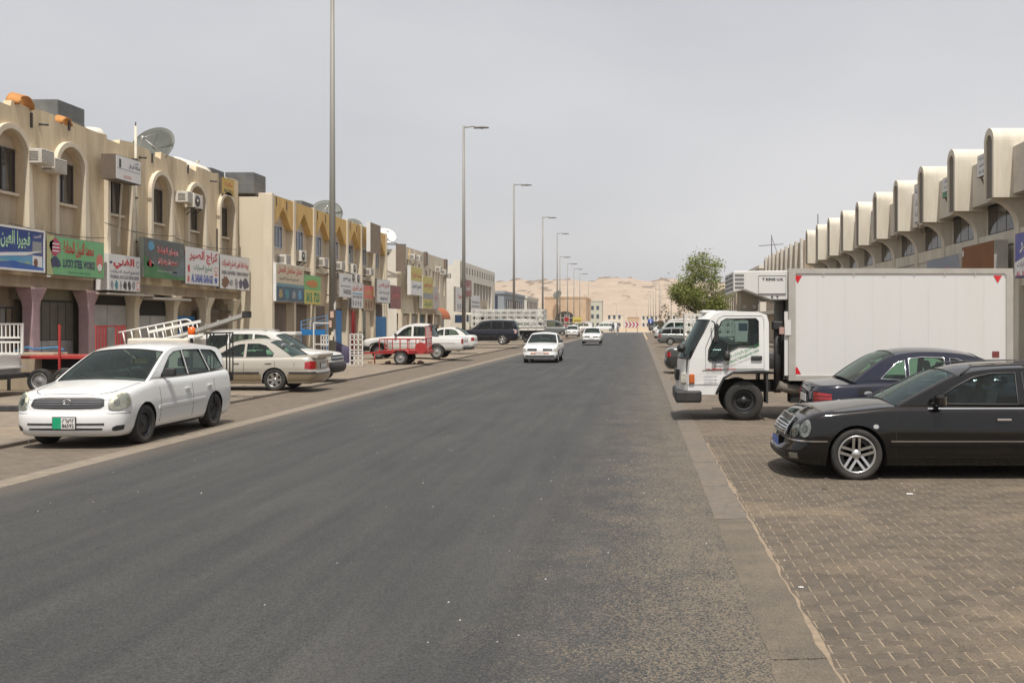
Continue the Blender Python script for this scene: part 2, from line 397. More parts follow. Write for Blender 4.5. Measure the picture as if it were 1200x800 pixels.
M_JOINT = mat('joint_sand', lin(0.235, 0.185, 0.128), 0.95, var=0.25, scale=25, bump=0.4, bscale=160)
M_PAVFAR = paver_mat('paver_far', (0.125, 0.103, 0.082), (0.28, 0.215, 0.145, 1), 1.0, True)
M_LOT = paver_mat('lot_paving', (0.185, 0.155, 0.123), (0.33, 0.255, 0.17, 1), 1.0, True)
M_LANE = paver_mat('lane_paving', (0.125, 0.105, 0.084), (0.25, 0.195, 0.135, 1), 0.8, True)
M_KERB = mat('kerb_concrete', lin(0.128, 0.108, 0.087), 0.85, var=0.22, scale=9, bump=0.4, bscale=60, dirt=(0.19, 0.145, 0.10, 1), dscale=1.6, dfac=0.7)
M_KERBN = mat('kerb_worn', lin(0.105, 0.088, 0.067), 0.9, var=0.6, scale=85, bump=0.8, bscale=90, dirt=(0.24, 0.185, 0.125, 1), dscale=1.1, dfac=0.6)
M_STRIP = mat('edge_strip', lin(0.20, 0.165, 0.125), 0.9, var=0.25, scale=6, bump=0.4, bscale=60, dirt=(0.20, 0.165, 0.13, 1), dscale=0.7, dfac=0.8)
M_SAND = mat('desert_sand', lin(0.42, 0.31, 0.2), 0.95, var=0.2, scale=0.4, bump=0.4, bscale=20)
M_DRIFT = mat('sand_drift', lin(0.235, 0.18, 0.125), 0.95, var=0.22, scale=14, bump=0.5, bscale=90)

def slab(name, x0, x1, y0, y1, z, m, ny=1):
    return struct(MB().add([(x0, y0, z), (x1, y0, z), (x1, y1, z), (x0, y1, z)], [(0, 1, 2, 3)]).build(name, m, fix=False))
slab('ground', -3000, 3000, -300, 4000, -0.03, M_SAND)
slab('road', -7.5, 0.82, -30, 214, 0.0, M_ASPH)
slab('road_edge_strip', -7.85, -7.5, -30, 214, 0.003, M_STRIP)
slab('parking_lane', -9.83, -7.85, -30, 214, 0.0, M_LANE)
slab('cross_street', -400, 300, 214, 246, 0.0, mat('cross_street_concrete', lin(0.36, 0.31, 0.25), 0.9, var=0.15, scale=0.5))
# raised lot in front of the left shops and its kerb of separate stones
LOTZ = 0.055
lot = MB(); lot.box(-30, -9.97, -10, 214, -0.2, LOTZ); struct(lot.build('left_forecourt', M_LOT))
kerb = bpy.data.objects.new('kerb', None); COL.objects.link(kerb); struct(kerb)
ks = [MB().box(-0.075, 0.075, 0.004, 0.99, -0.1, LOTZ+0.012).mesh('kerb_stone', M_KERB)]
y = 6.0; random.seed(3)
while y < 110:
    o = link('kerb_stone', ks[0], kerb, bevel=0.012 if y < 45 else 0, loc=(-9.9+random.uniform(-.008, .008), y, random.uniform(-.014, .0)), rot=(0, 0, random.uniform(-.008, .008)))
    y += 1.0
step_strip = MB().box(-15.2, -11.6, 21.2, 21.36, LOTZ, LOTZ+0.12).build('shade_step_kerb', mat('kerb_shade', lin(0.045, 0.042, 0.04), 0.9, var=0.3, scale=6), bevel=0.02); struct(step_strip)  # strip coloured dark to stand in for the shadow line of a step

# right: flush kerb of cast slabs, worn and sandy at the near end
kr = bpy.data.objects.new('flush_kerb', None); COL.objects.link(kr); struct(kr)
yy = -2.5; i = 0
while yy < 120:
    L = 4.1 if yy < 9.5 else 2.0
    nearp = yy < 9.5
    me = MB()
    n = int(L/0.12) if nearp else 2
    ed = []
    for k in range(n+1):
        Y = yy+0.012+(L-0.024)*k/n
        w = (MN.noise((Y*3.1, 0, 0))*0.02+MN.noise((Y*11, 2, 0))*0.012) if nearp else 0
        w2 = (MN.noise((Y*2.3, 7, 0))*0.03) if nearp else 0
        ed.append((0.75+w2, 1.08+w, Y))
    top = [[(a, Y, 0.003), (b, Y, 0.012)] for a, b, Y in ed]
    me.grid(top, False, True); me.grid([[(b, Y, 0.012), (b, Y, -0.05)] for a, b, Y in ed], False); me.grid([[(a, Y, 0.003), (a, Y, -0.05)] for a, b, Y in ed], False)
    me.add([(ed[0][0], ed[0][2], .003), (ed[0][1], ed[0][2], .012), (ed[0][1], ed[0][2], -.05), (ed[0][0], ed[0][2], -.05)], [(0, 1, 2, 3)])
    me.build('kerb_slab', M_KERBN if nearp else M_KERB, kr)
    yy += L; i += 1
# sand washed along the paving edge
dm = MB(); rows = []
for k in range(260):
    Y = 3.0+k*0.05
    w = 0.010+0.024*abs(MN.noise((Y*2.1, 5, 0)))+0.04*max(0, MN.noise((Y*0.9, 9, 0)))
    x = 1.085+MN.noise((Y*3.1, 0, 0))*0.02
    rows.append([(x-w*0.5, Y, 0.0125), (x+w*.2, Y, 0.0135), (x+w*1.1, Y, 0.0055)])
dm.grid(rows, True, True); stuff(dm.build('sand_line', M_DRIFT))['label'] = 'line of drifted sand between the kerb and the block paving'
bpy.data.objects['sand_line']['category'] = 'sand'

# right forecourt: base sheet and blocks
slab('right_forecourt', 1.08, 14.0, 17.0, 214, 0.0, M_PAVFAR)
pave = slab('block_paving', 1.08, 14.0, -6, 17.0, 0.0028, M_JOINT)
LB, WB, AMP, GAP = 0.222, 0.122, 0.0155, 0.0052
def block_outline(l, w, a, g):
    hx, hy = l/2-g, w/2-g
    xs = [(-hx, a), (-hx+0.045, a), (-0.03, -a), (0.03, -a), (hx-0.045, a), (hx, a)]
    up = [(x, hy+d) for x, d in xs]; lo = [(x, -hy-d) for x, d in reversed(xs)]
    return up+lo
OUT = block_outline(LB, WB, AMP, GAP)
OUTI = [(x*0.965, y*0.94) for x, y in OUT]
def block_geo(cx, cy, z, tilt=(0, 0)):
    n = len(OUT)
    top = [(cx+x, cy+y, z+x*tilt[0]+y*tilt[1]) for x, y in OUTI]; rim = [(cx+x, cy+y, z-0.0022+x*tilt[0]+y*tilt[1]) for x, y in OUT]; low = [(cx+x, cy+y, z-0.02) for x, y in OUT]
    return top+rim+low, [tuple(reversed(range(n)))]+[(i, (i+1) % n, n+(i+1) % n, n+i) for i in range(n)]+[(n+i, n+(i+1) % n, 2*n+(i+1) % n, 2*n+i) for i in range(n)]
bmesh_block = MB().add(*block_geo(0, 0, 0)).mesh('paving_block', M_PAVER)
cells = []
r = 0; Y = 3.2
random.seed(11)
while Y < 17.0:
    x = 1.02+(LB/2 if r % 2 else 0)
    while x < min(9.2, 1.6+Y*0.52+0.4):
        cells.append((x, Y)); x += LB
    Y += WB; r += 1
def vis(c):
    px = 749+1150*c[0]/c[1]; py = 385+1150*EYE/c[1]
    return (1 if (px < 1215 and py < 805) else 0)/c[1]
order = sorted(cells, key=lambda c: -vis(c))
for c in order[:300]:
    link('paving_block', bmesh_block, pave, loc=(c[0], c[1], 0.006+random.uniform(-.0016, .0016)), rot=(random.uniform(-.006, .006), random.uniform(-.005, .005), random.uniform(-.006, .006)))
rest = MB()
for c in order[300:]:
    vs, fs = block_geo(c[0], c[1], random.uniform(-.0016, .0016)+0.006, (random.uniform(-.006, .006), random.uniform(-.006, .006)))
    rest.add(vs, fs)
stuff(rest.build('paving_blocks', M_PAVER, pave, fix=False))
for o in (): pass
# half blocks along the kerb edge are lost under sand: fill strip
# litter and grit
random.seed(5)
gm = MB()
for k in range(330):
    Y = random.uniform(4.5, 30); X = random.uniform(-7, 6) if k % 3 else random.uniform(-1.5, 1.0)
    s = random.uniform(.003, .008); z = 0.001 if X < 1.08 else 0.007
    gm.add([(X-s, Y-s, z), (X+s, Y-s*.7, z), (X+s*.8, Y+s, z), (X-s*.9, Y+s*.8, z), (X, Y, z+s*.9)], [(0, 1, 4), (1, 2, 4), (2, 3, 4), (3, 0, 4)])
g = stuff(gm.build('road_grit', mat('grit', lin(0.45, 0.42, 0.37), 0.9, var=0.4, scale=4))); g['label'] = 'pale grit and tiny stones scattered over the road'; g['category'] = 'grit'
def crumple(seed, s):
    random.seed(seed); m = MB(); n = 7; rows = []
    for i in range(n):
        rows.append([((i/(n-1)-.5)*s*1.6+random.uniform(-1, 1)*s*.1, (j/(n-1)-.5)*s+random.uniform(-1, 1)*s*.1, .006+random.uniform(0, .25)*s) for j in range(n)])
    m.grid(rows, False); return m
for (x, y, s, sd, lab, col) in ((3.05, 11.2, .045, 1, 'crumpled white paper scrap on the paving beside the black estate car', lin(.75, .74, .72)), (2.15, 11.55, .04, 2, 'dark scrap on the paving by the alloy wheel', lin(.05, .04, .04)),
                       (1.18, 7.25, .022, 4, 'small white wrapper lying beside the sandy kerb line', lin(.7, .7, .68)), (4.6, 10.1, .03, 6, 'flat white scrap on the open paving', lin(.7, .69, .66))):
    tag(crumple(sd, s).build('litter_scrap', mat('litter%d' % sd, col, .8), loc=(x, y, .003)), lab, 'litter')

# ------------------------------------------------------------------ dune ridge behind the town
def hill_mat():
    m, n, l, p = nodes_mat('dune_rock')
    g = n.new('ShaderNodeNewGeometry'); P = g.outputs['Position']
    a = nnoise(n, l, P, 0.012, 8, 0.62, (1, 0.35, 2.4)); b = nnoise(n, l, P, 0.05, 6, 0.6)
    c = nmix(n, l, nrange(n, l, b, 0.3, 0.7, 0, 1), (0.33, 0.255, 0.19, 1), (0.42, 0.33, 0.25, 1))
    at = n.new('ShaderNodeAttribute'); at.attribute_name = 'rock'
    c = nmix(n, l, nrange(n, l, nmath(n, l, 'ADD', at.outputs['Fac'], nmath(n, l, 'MULTIPLY', b, 0.35)), 0.50, 0.72, 0, 0.9), c, (0.17, 0.125, 0.09, 1))
    l.new(c, p.inputs['Base Color']); p.inputs['Roughness'].default_value = 0.95; p.inputs['Specular IOR Level'].default_value = 0.1
    return m
rows = []; rock = []
NX, NY = 340, 56
for i in range(NX+1):
    X = -900+1800*i/NX; row = []
    for j in range(NY+1):
        t = j/NY; Y = 820+620*t
        crest = 53+4*MN.noise((X*0.006, 3, 0))+3*MN.noise((X*0.02, 8, 0))+1.5*MN.noise((X*.06, 8, 0))-0.018*abs(X+60)
        e = t/0.62
        prof = (3*e*e-2*e**3) if e < 1 else max(0, 1-(e-1)*0.9)
        rg = 1-abs(MN.noise((X*0.034+3.0*t, t*13, 1.7))+.3*MN.noise((X*.1, t*30, 4)))*2.0      # strata ribs running across the slope
        rg2 = MN.fractal((X*0.02, Y*0.02, 5), 0.7, 2.1, 4)
        lump = max(0, rg-0.72)*14*(0.35+0.65*(rg2 > -0.1))
        z = crest*1.06*prof + rg2*2.0*prof*min(1, (1-t)*3) + lump*prof*(1 if e < 1 else 0)
        row.append((X, Y, z-2)); rock.append(max(0, min(1, (rg-0.74)*6.0))*(1 if rg2 > -0.12 else 0.25)*prof*(1 if e < 1.05 else .3))
    rows.append(row)
hb = MB().grid(rows, True); hm = hb.mesh('dune_ridge', hill_mat())
at = hm.attributes.new('rock', 'FLOAT', 'POINT'); at.data.foreach_set('value', rock)
struct(link('hills', hm))
# ================================================================== BUILDINGS: shared bits
M_TAN = mat('tan_render', lin(0.62, 0.51, 0.345), 0.9, var=0.13, scale=1.2, bump=0.25, bscale=40, dirt=(0.21, 0.15, 0.10, 1), dscale=0.9, dfac=0.55, stretch=(1, 1.6, 0.28))
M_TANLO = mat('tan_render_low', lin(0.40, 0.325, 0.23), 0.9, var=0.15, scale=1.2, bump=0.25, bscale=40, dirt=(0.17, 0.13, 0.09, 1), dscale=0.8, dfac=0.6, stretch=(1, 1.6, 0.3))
M_CREAM = mat('cream_paint', lin(0.62, 0.545, 0.42), 0.85, var=0.08, scale=2, bump=0.15, bscale=40, dirt=(0.38, 0.30, 0.21, 1), dscale=0.9, dfac=0.45, stretch=(1, 1.5, 0.3))
M_CREAM2 = mat('cream_wall', lin(0.63, 0.56, 0.43), 0.9, var=0.07, scale=1.0, bump=0.2, bscale=30, dirt=(0.40, 0.32, 0.22, 1), dscale=0.5, dfac=0.4, stretch=(1, 1, 0.35))
M_ORANGE = mat('ochre_parapet', lin(0.64, 0.42, 0.15), 0.88, var=0.12, scale=1.3, bump=0.2, bscale=40, dirt=(0.28, 0.17, 0.08, 1), dscale=1.2, dfac=0.5, stretch=(1, 1.4, 0.35))
M_GREYW = mat('greige_recess', lin(0.60, 0.50, 0.37), 0.9, var=0.1, scale=1.2, dirt=(0.26, 0.21, 0.16, 1), dscale=1.0, dfac=0.5)
M_WHITE = mat('white_wall', lin(0.66, 0.62, 0.54), 0.85, var=0.06, scale=1.5, bump=0.15, bscale=30, dirt=(0.45, 0.39, 0.31, 1), dscale=0.7, dfac=0.45, stretch=(1, 1, 0.3))
M_PINK = mat('pink_column', lin(0.40, 0.27, 0.29), 0.85, var=0.12, scale=2, dirt=(0.5, 0.43, 0.35, 1), dscale=1.1, dfac=0.4)
M_SHUT = mat('grey_shutter', lin(0.38, 0.375, 0.36), 0.55, metal=0.3, var=0.18, scale=1.6, dirt=(0.40, 0.38, 0.34, 1), dscale=1.4, dfac=0.5)
M_SILVER = mat('sheet_metal', lin(0.40, 0.40, 0.40), 0.4, metal=0.7, var=0.2, scale=2.5)
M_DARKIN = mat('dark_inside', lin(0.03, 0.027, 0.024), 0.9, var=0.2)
M_BROWN = mat('brown_shutter', lin(0.17, 0.13, 0.10), 0.7, var=0.15, scale=1.5)
M_BLUEP = mat('blue_paint', lin(0.015, 0.16, 0.40), 0.5, var=0.15, scale=2)
M_FRAME = mat('dark_frame', lin(0.05, 0.043, 0.038), 0.5, var=0.1)
M_ALU = mat('aluminium', lin(0.5, 0.5, 0.5), 0.4, metal=0.8, var=0.05)
M_PANE = mat('window_glass_brown', lin(0.035, 0.03, 0.026), 0.06, var=0.3, scale=1.2, spec=0.7)
M_PANEB = mat('window_glass_blue', lin(0.035, 0.06, 0.11), 0.06, var=0.3, scale=1.2, spec=0.8)
M_ACW = mat('ac_white', lin(0.60, 0.57, 0.51), 0.55, var=0.08, scale=5, dirt=(0.35, 0.28, 0.2, 1), dscale=3, dfac=0.5)
M_ACD = mat('ac_grille', lin(0.07, 0.065, 0.06), 0.6, var=0.2)
M_TANK = mat('galvanised_tank', lin(0.13, 0.135, 0.135), 0.6, metal=0.3, var=0.22, scale=1.6, dirt=(0.24, 0.22, 0.19, 1), dscale=2, dfac=0.5)
M_RUST = mat('rusty_fibre', lin(0.42, 0.19, 0.055), 0.85, var=0.25, scale=4)
M_PIPE = mat('pipe_cream', lin(0.5, 0.46, 0.38), 0.7)
M_POLE = mat('lamp_post_steel', lin(0.23, 0.222, 0.198), 0.6, metal=0.2, var=0.12, scale=2, stretch=(1, 1, .2))
M_WHT = mat('sign_white', lin(0.66, 0.65, 0.63), 0.5, var=0.05, scale=3, dirt=(0.45, 0.41, 0.35, 1), dscale=1.5, dfac=0.35)

def arch_pts(yc, w, z0, zs, n=14):
    """round-headed opening: sill z0, springing zs"""
    r = w/2
    return [(yc-r, z0), (yc+r, z0)]+[(yc+r*math.cos(a), zs+r*math.sin(a)) for a in [PI*k/n for k in range(n+1)]]
def window_unit(parent, X, y0, y1, z0, z1, mull=(), frame=M_FRAME, pane=M_PANE, fw=0.05, face=1):
    """framed window in a plane X=const facing +X (face=1) or -X (face=-1); pane is a sub-part of the frame"""
    d = 0.05*face
    f = MB(); f.box(X, X+d, y0, y0+fw, z0, z1); f.box(X, X+d, y1-fw, y1, z0, z1); f.box(X, X+d, y0+fw, y1-fw, z0, z0+fw); f.box(X, X+d, y0+fw, y1-fw, z1-fw, z1)
    for q in mull: f.box(X, X+d*1.02, y0+(y1-y0)*q-fw/2, y0+(y1-y0)*q+fw/2, z0+fw, z1-fw)
    o = f.build('window', frame, parent)
    MB().box(X+d*0.2, X+d*0.5, y0+fw*.5, y1-fw*.5, z0+fw*.5, z1-fw*.5).build('pane', pane, o)
    return o
def ac_window_unit(loc, label, face=1, group='window air conditioners on the old arcade', W=0.66, H=0.44, D=0.5):
    t = thing('air_conditioner', label, 'air conditioner', loc, 0 if face == 1 else PI, group)
    MB().box(0, D, -W/2, W/2, 0, H).build('casing', M_ACW, t, bevel=0.015)
    g = MB()
    for k in range(9): g.box(D+0.001, D+0.012, -W/2+.04, W/2-.04, .05+k*(H-.1)/9, .05+(k+.62)*(H-.1)/9)
    MB().box(D-0.002, D+0.004, -W/2+.03, W/2-.03, .04, H-.04).build('grille', M_ACD, t); g.build('louvres', M_ACW, t)
    for s in (-1, 1):
        v = MB()
        for k in range(6): v.box(.12, D-.1, s*(W/2+.001), s*(W/2+.006), .08+k*.05, .10+k*.05)
        v.build('side_vent', M_ACD, t)
    return t
def ac_split(loc, label, face=1, group='split unit condensers along the street'):
    t = thing('condenser_unit', label, 'air conditioner', loc, 0 if face == 1 else PI, group)
    MB().box(0.04, 0.34, -.4, .4, 0, .56).build('casing', M_ACW, t, bevel=0.015)
    MB().lathe([(0.001, .352), (.22, .352), (.235, .342)], 20, 'x', (0, -.1, .28)).build('fan_grille', M_ACD, t)
    MB().lathe([(0.001, .36), (.06, .36), (.06, .35)], 12, 'x', (0, -.1, .28)).build('fan_hub', M_ACW, t)
    b = MB(); b.bar((-.02, -.3, -.02), (.36, -.3, -.02), .035); b.bar((-.02, .3, -.02), (.36, .3, -.02), .035); b.bar((-.02, -.3, -.3), (.3, -.3, -.03), .03); b.bar((-.02, .3, -.3), (.3, .3, -.03), .03)
    b.build('bracket', M_ACD, t); return t
def sign_box(label, X, y0, y1, z0, z1, face_mat, depth=0.18, side=None, face=1, cat='sign', group=None, frame=None, cap=None):
    """box sign whose front face lies at X and reads along the street; returns (thing, origin, ux) for lettering"""
    yc = (y0+y1)/2
    t = thing('shop_sign', label, cat, (X, yc, z0), 0, group)
    W = (y1-y0); H = z1-z0
    MB().box(-depth*face, -0.012*face, -W/2, W/2, 0, H).build('sign_case', side or mat('sign_case', lin(0.2, 0.18, 0.16), 0.7), t)
    MB().box(-0.011*face, 0, -W/2+.02, W/2-.02, .02, H-.02).build('sign_face', face_mat, t)
    if frame:
        f = MB(); e = 0.05; d = .02*face
        f.box(-.01*face, d, -W/2-.01, -W/2+e, -.01, H+.01); f.box(-.01*face, d, W/2-e, W/2+.01, -.01, H+.01); f.box(-.01*face, d, -W/2+e, W/2-e, -.01, e); f.box(-.01*face, d, -W/2+e, W/2-e, H-e, H+.01)
        f.build('sign_frame', frame, t)
    ux = (0, 1, 0) if face == 1 else (0, -1, 0)
    def W_(body, a, b, c, d, m, bold=0.02): return write(t, body, (0, -W/2 if face == 1 else W/2, 0), ux, (0, 0, 1), a*W, b*W, c*H, d*H, m, bold)
    def R_(a, b, c, d, m, name='panel', k=1):
        q = .002*k*face
        s = 1 if face == 1 else -1
        return MB().box(0.0005*face, q, s*(-W/2+a*W), s*(-W/2+b*W), c*H, d*H).build(name, m, t)
    def D_(pts, m, name='emblem', k=1):
        s = 1 if face == 1 else -1
        return MB().add([(.003*k*face, s*(-W/2+a*W), b*H) for a, b in pts], [tuple(range(len(pts)))]).build(name, m, t, fix=False)
    return t, W_, R_, D_
def flat(name, c, rough=0.45): return mat('ink_'+name, lin(*c), rough, var=0.06, scale=4, dirt=(0.42, 0.37, 0.3, 1), dscale=1.2, dfac=0.22)
RED = flat('red', (0.50, 0.015, 0.02)); NAVY = flat('navy', (0.02, 0.03, 0.09)); BLUE = flat('blue', (0.02, 0.07, 0.36)); GREEN = flat('green', (0.02, 0.2, 0.06)); LGREEN = flat('leaf', (0.17, 0.40, 0.12))
YEL = flat('yellow', (0.52, 0.43, 0.09)); WHTI = flat('white', (0.72, 0.72, 0.7)); BLK = flat('black', (0.025, 0.025, 0.03)); GREYI = flat('grey', (0.25, 0.26, 0.27)); SKYB = flat('sky', (0.08, 0.3, 0.5)); BRN = flat('brown', (0.16, 0.06, 0.03)); LRED = flat('salmon', (0.6, 0.12, 0.09)); TEAL = flat('teal', (0.03, 0.22, 0.25)); MAROON = flat('maroon', (0.22, 0.05, 0.05))
def blob(cx, cy, rx, ry, n=14, seed=0, jag=0.0):
    random.seed(seed); return [(cx+rx*math.cos(2*PI*k/n)*(1+random.uniform(-jag, jag)), cy+ry*math.sin(2*PI*k/n)*(1+random.uniform(-jag, jag))) for k in range(n)]

# ================================================================== LEFT 1: old arcade with round-headed niches
FX, BAY, Y0 = -18.5, 3.06, 27.22
NB = 6; Y1 = Y0+BAY*NB; ZS, ZT = 3.5, 8.62
b1 = thing('arcade_building', 'tan two-storey shop arcade with round-arched niches, nearest the white estate car', 'building', (0, 0, 0))
cent = [Y0+BAY*(k+.5) for k in range(NB)]
holes = [list(reversed(arch_pts(c+.12, 1.5, 4.3, 7.0))) for c in cent]
random.seed(21)
top = [(Y1, ZS), (Y0, ZS), (Y0, ZT)]
for k in range(NB):                      # uneven parapet with chipped blocks
    a = Y0+BAY*k
    top += [(a+.35, ZT+random.uniform(-.05, .05)), (a+.9, ZT+random.uniform(-.05, .03)), (a+.93, ZT-.16), (a+1.75, ZT-.18+random.uniform(-.04, .04)), (a+1.8, ZT+random.uniform(-.04, .06)), (a+2.6, ZT+random.uniform(-.06, .06))]
top += [(Y1, ZT)]
MB().prism(top, 'x', FX-.24, FX, holes).build('front_wall', M_TAN, b1)
MB().box(FX-.62, FX-.243, Y0, Y1, ZS, 8.1).build('niche_wall', mat('niche_wall', lin(0.50, 0.415, 0.305), 0.9, var=0.12, scale=1.2, dirt=(0.2, 0.15, 0.1, 1), dscale=0.9, dfac=0.5, stretch=(1, 1.5, .3)), b1)
MB().box(-33, FX-.63, Y0+.002, Y1, ZS-.3, 8.2).build('upper_block', M_CREAM2, b1)
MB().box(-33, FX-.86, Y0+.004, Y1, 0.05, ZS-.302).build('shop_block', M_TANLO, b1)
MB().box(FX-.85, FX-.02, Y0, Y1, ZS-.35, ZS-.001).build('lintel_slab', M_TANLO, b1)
for k, c in enumerate(cent):
    cc = c+.12
    # raised pale surround: legs that widen towards the foot, round head
    n = 18; ro, ri = 0.92, 0.75
    inner = [(cc-ri, 4.28)]+[(cc+ri*math.cos(a), 7.0+ri*math.sin(a)) for a in [PI-PI*q/n for q in range(n+1)]]+[(cc+ri, 4.28)]
    outer = [(cc+ro+.16, 4.28), (cc+ro, 6.4)]+[(cc+ro*math.cos(a), 7.0+ro*math.sin(a)) for a in [PI*q/n for q in range(n+1)]]+[(cc-ro, 6.4), (cc-ro-.02, 4.28)]
    MB().prism(inner+outer, 'x', FX+.002, FX+.15).build('arch_surround', M_CREAM, b1, bevel=0.015)
    window_unit(b1, FX-.24, cc-.62, cc+.62, 5.95, 7.25, (.5,), M_FRAME, M_PANE)
    MB().box(FX-.24, FX-.10, cc-.7, cc+.7, 5.86, 5.94).build('window_sill', M_CREAM, b1)
    if k in (1, 3, 5): # rain spouts and stains
        MB().tube([(FX-.1, c-1.45, 8.2), (FX+.28, c-1.45, 8.17)], .035, 8).build('rain_spout', M_FRAME, b1)
# ground floor: columns with flared capitals
for k in range(NB+1):
    yc = Y0+BAY*k; m = M_PINK if k in (0, 1, 2) else M_CREAM2
    if k == NB: yc -= .2
    p = MB()
    prof = [(.17, LOTZ-.05), (.17, 2.55), (.19, 2.72), (.27, 3.0), (.30, 3.10), (.30, 3.16)]
    for (a, za), (b, zb) in zip(prof, prof[1:]):
        vs = [(FX-.2+sx*h, yc+sy*h, z) for h, z in ((a, za), (b, zb)) for sx, sy in ((-1, -1), (1, -1), (1, 1), (-1, 1))]
        p.add(vs, [(0, 1, 5, 4), (1, 2, 6, 5), (2, 3, 7, 6), (3, 0, 4, 7)])
    p.box(FX-.5, FX+.1, yc-.3, yc+.3, 3.16, ZS-.36)
    p.build('column', m, b1, bevel=0.02)
# shop fronts, bay by bay, set back under the slab
SX = FX-.85
def shutter(parent, X, y0, y1, z0, z1, m, pitch=0.09, name='shutter'):
    q = MB(); n = int((y1-y0)/pitch); rows = [[], []]
    for i in range(n*2+1):
        yv = y0+(y1-y0)*i/(n*2); d = 0.03 if i % 2 else 0.0
        rows[0].append((X+.01+d, yv, z0)); rows[1].append((X+.01+d, yv, z1))
    q.grid(rows, False, True); return q.build(name, m, parent, fix=False)
for k in range(NB):
    a, b = Y0+BAY*k+.2, Y0+BAY*(k+1)-.2
    if k == 0:
        for q in range(2): shutter(b1, SX, a+q*(b-a)/2+.02, a+(q+1)*(b-a)/2-.02, LOTZ, 2.6, M_SHUT, .16)
        for q in range(9): MB().bar((SX+.25, a+.12+q*(b-a-.2)/8, LOTZ), (SX+.25, a+.12+q*(b-a-.2)/8, 2.5), .035).build('grille_bar', M_FRAME, b1)
        MB().box(SX+.22, SX+.28, a+.05, b-.05, 2.5, 2.56).build('grille_rail', M_FRAME, b1)
    elif k == 1:
        for q in range(3): MB().box(SX+.3, SX+.33, a+q*(b-a)/3+.015, a+(q+1)*(b-a)/3-.015, LOTZ, 1.5).build('door_panel', M_SILVER, b1, bevel=.01)
        for q in range(6): MB().box(SX+.29, SX+.32, a+q*(b-a)/6+.02, a+(q+1)*(b-a)/6-.02, 1.52, 2.75).build('slat_panel', mat('olive_slats', lin(.10, .092, .07), .6, var=.2), b1)
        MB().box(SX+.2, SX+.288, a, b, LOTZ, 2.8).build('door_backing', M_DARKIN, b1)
        MB().box(SX+.01, SX+.2, a-.2, b+.2, 2.8, ZS-.36).build('transom_panel', mat('dark_cream', lin(.27, .24, .17), .85), b1)
    elif k in (2, 3):
        for q in range(2): MB().box(SX+.5, SX+.54, a+q*(b-a)/2+.015, a+(q+1)*(b-a)/2-.015, LOTZ, 2.7 if k == 2 else 2.35).build('door_panel', M_SHUT, b1, bevel=.01)
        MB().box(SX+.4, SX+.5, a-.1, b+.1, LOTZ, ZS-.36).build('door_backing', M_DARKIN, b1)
        MB().box(FX-.5, FX+.55, a-.15, b+.3, ZS-.55 if k == 3 else ZS-.45, ZS-.47 if k == 3 else ZS-.40).build('awning_sheet', mat('awning_dusty', lin(.42, .38, .33), .8), b1)
    elif k == 4:
        MB().box(SX+.2, SX+.3, a, b, LOTZ, 2.35).build('door_panel', M_BLUEP, b1)
        for q in range(5): MB().box(SX+.31, SX+.33, a+.1+q*.5, a+.5+q*.5, 1.75, 2.2).build('door_vent', M_FRAME, b1)
    else:
        shutter(b1, SX+.2, a, b, LOTZ, 2.7, M_BROWN, .13)
        for q in range(2): MB().box(SX+.6, SX+.66, a+.2+q*1.3, a+1.3+q*1.3, 2.55, 2.62).build('shop_rail', M_FRAME, b1)
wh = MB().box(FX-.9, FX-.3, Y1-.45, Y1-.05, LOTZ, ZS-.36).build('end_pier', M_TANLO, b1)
# recess with a plain dark slot behind the projecting sign, down pipe
for (yy_, z0, z1) in ((29.9, 8.0, 8.45), (31.9, 8.3, 8.6), (37.4, 8.15, 8.5), (40.4, 8.2, 8.55), (43.2, 4.9, 6.2)):
    MB().box(FX+.002, FX+.05, yy_, yy_+.07, z0, z1).build('cable_clip', M_FRAME, b1)
# loose electric cables sagging along the wall
cab = MB()
for (ya, yb, z) in ((28.6, 33.8, 4.98), (33.8, 39.0, 5.5), (39.0, 45.0, 5.42)):
    cab.tube([(FX+.17, ya+(yb-ya)*q/8, z-.12*math.sin(PI*q/8)) for q in range(9)], .012, 5)
cab.build('wall_cable', M_FRAME, b1)

# air conditioners
ac_window_unit((FX+.02, 30.0, 6.85), 'window air conditioner with open slatted side, left of two on the arcade parapet wall', 1)
ac_window_unit((FX-.08, 30.85, 6.72), 'window air conditioner set lower, right of two beside an arched niche', 1)
ac_window_unit((FX+.02, 39.6, 6.9), 'rusty window air conditioner between two arches above the garage sign', 1)
ac_split((FX+.25, 40.1, 6.75), 'small condenser with round fan above the garage sign', 1)

# signs of the arcade -------------------------------------------------------
s, Wr, R, D = sign_box('blue cooling-shop sign with pale green Arabic script and white frame', -18.0, 26.9, 29.86, 3.55, 4.8, flat('deepblue', (0.012, 0.045, 0.22)), frame=WHTI, group='shop signs on the arcade')
D([(0, .0), (1, .0), (1, .30), (.7, .46), (.35, .40), (0, .30)], SKYB, 'swoosh'); D([(0, .28), (.35, .38), (.72, .45), (.98, .52), (.7, .37), (.35, .31), (0, .22)], WHTI, 'swoosh', 2); D([(0, 0), (1, 0), (1, .1), (.5, .22), (0, .12)], flat('bluelow', (.02, .1, .36)), 'swoosh', 3)
Wr('فجيرا العين', .30, .76, .50, .92, flat('palegreen', (.45, .72, .42)), .025); Wr('لتصليح المكيفات والثلاجات', .05, .78, .33, .43, flat('pinkink', (.55, .12, .3)), .02)
Wr('A/C REF WASHING 050-6437', .06, .76, .1, .22, flat('lime', (.45, .55, .05)), .03); R(.80, .95, .45, .72, GREYI, 'emblem'); R(.80, .96, .08, .38, WHTI, 'emblem', 2); D(blob(.85, .22, .035, .10), BRN, 'emblem', 3); Wr('العين', .82, .94, .80, .9, WHTI); R(.02, .2, .7, .92, WHTI, 'emblem', 2)
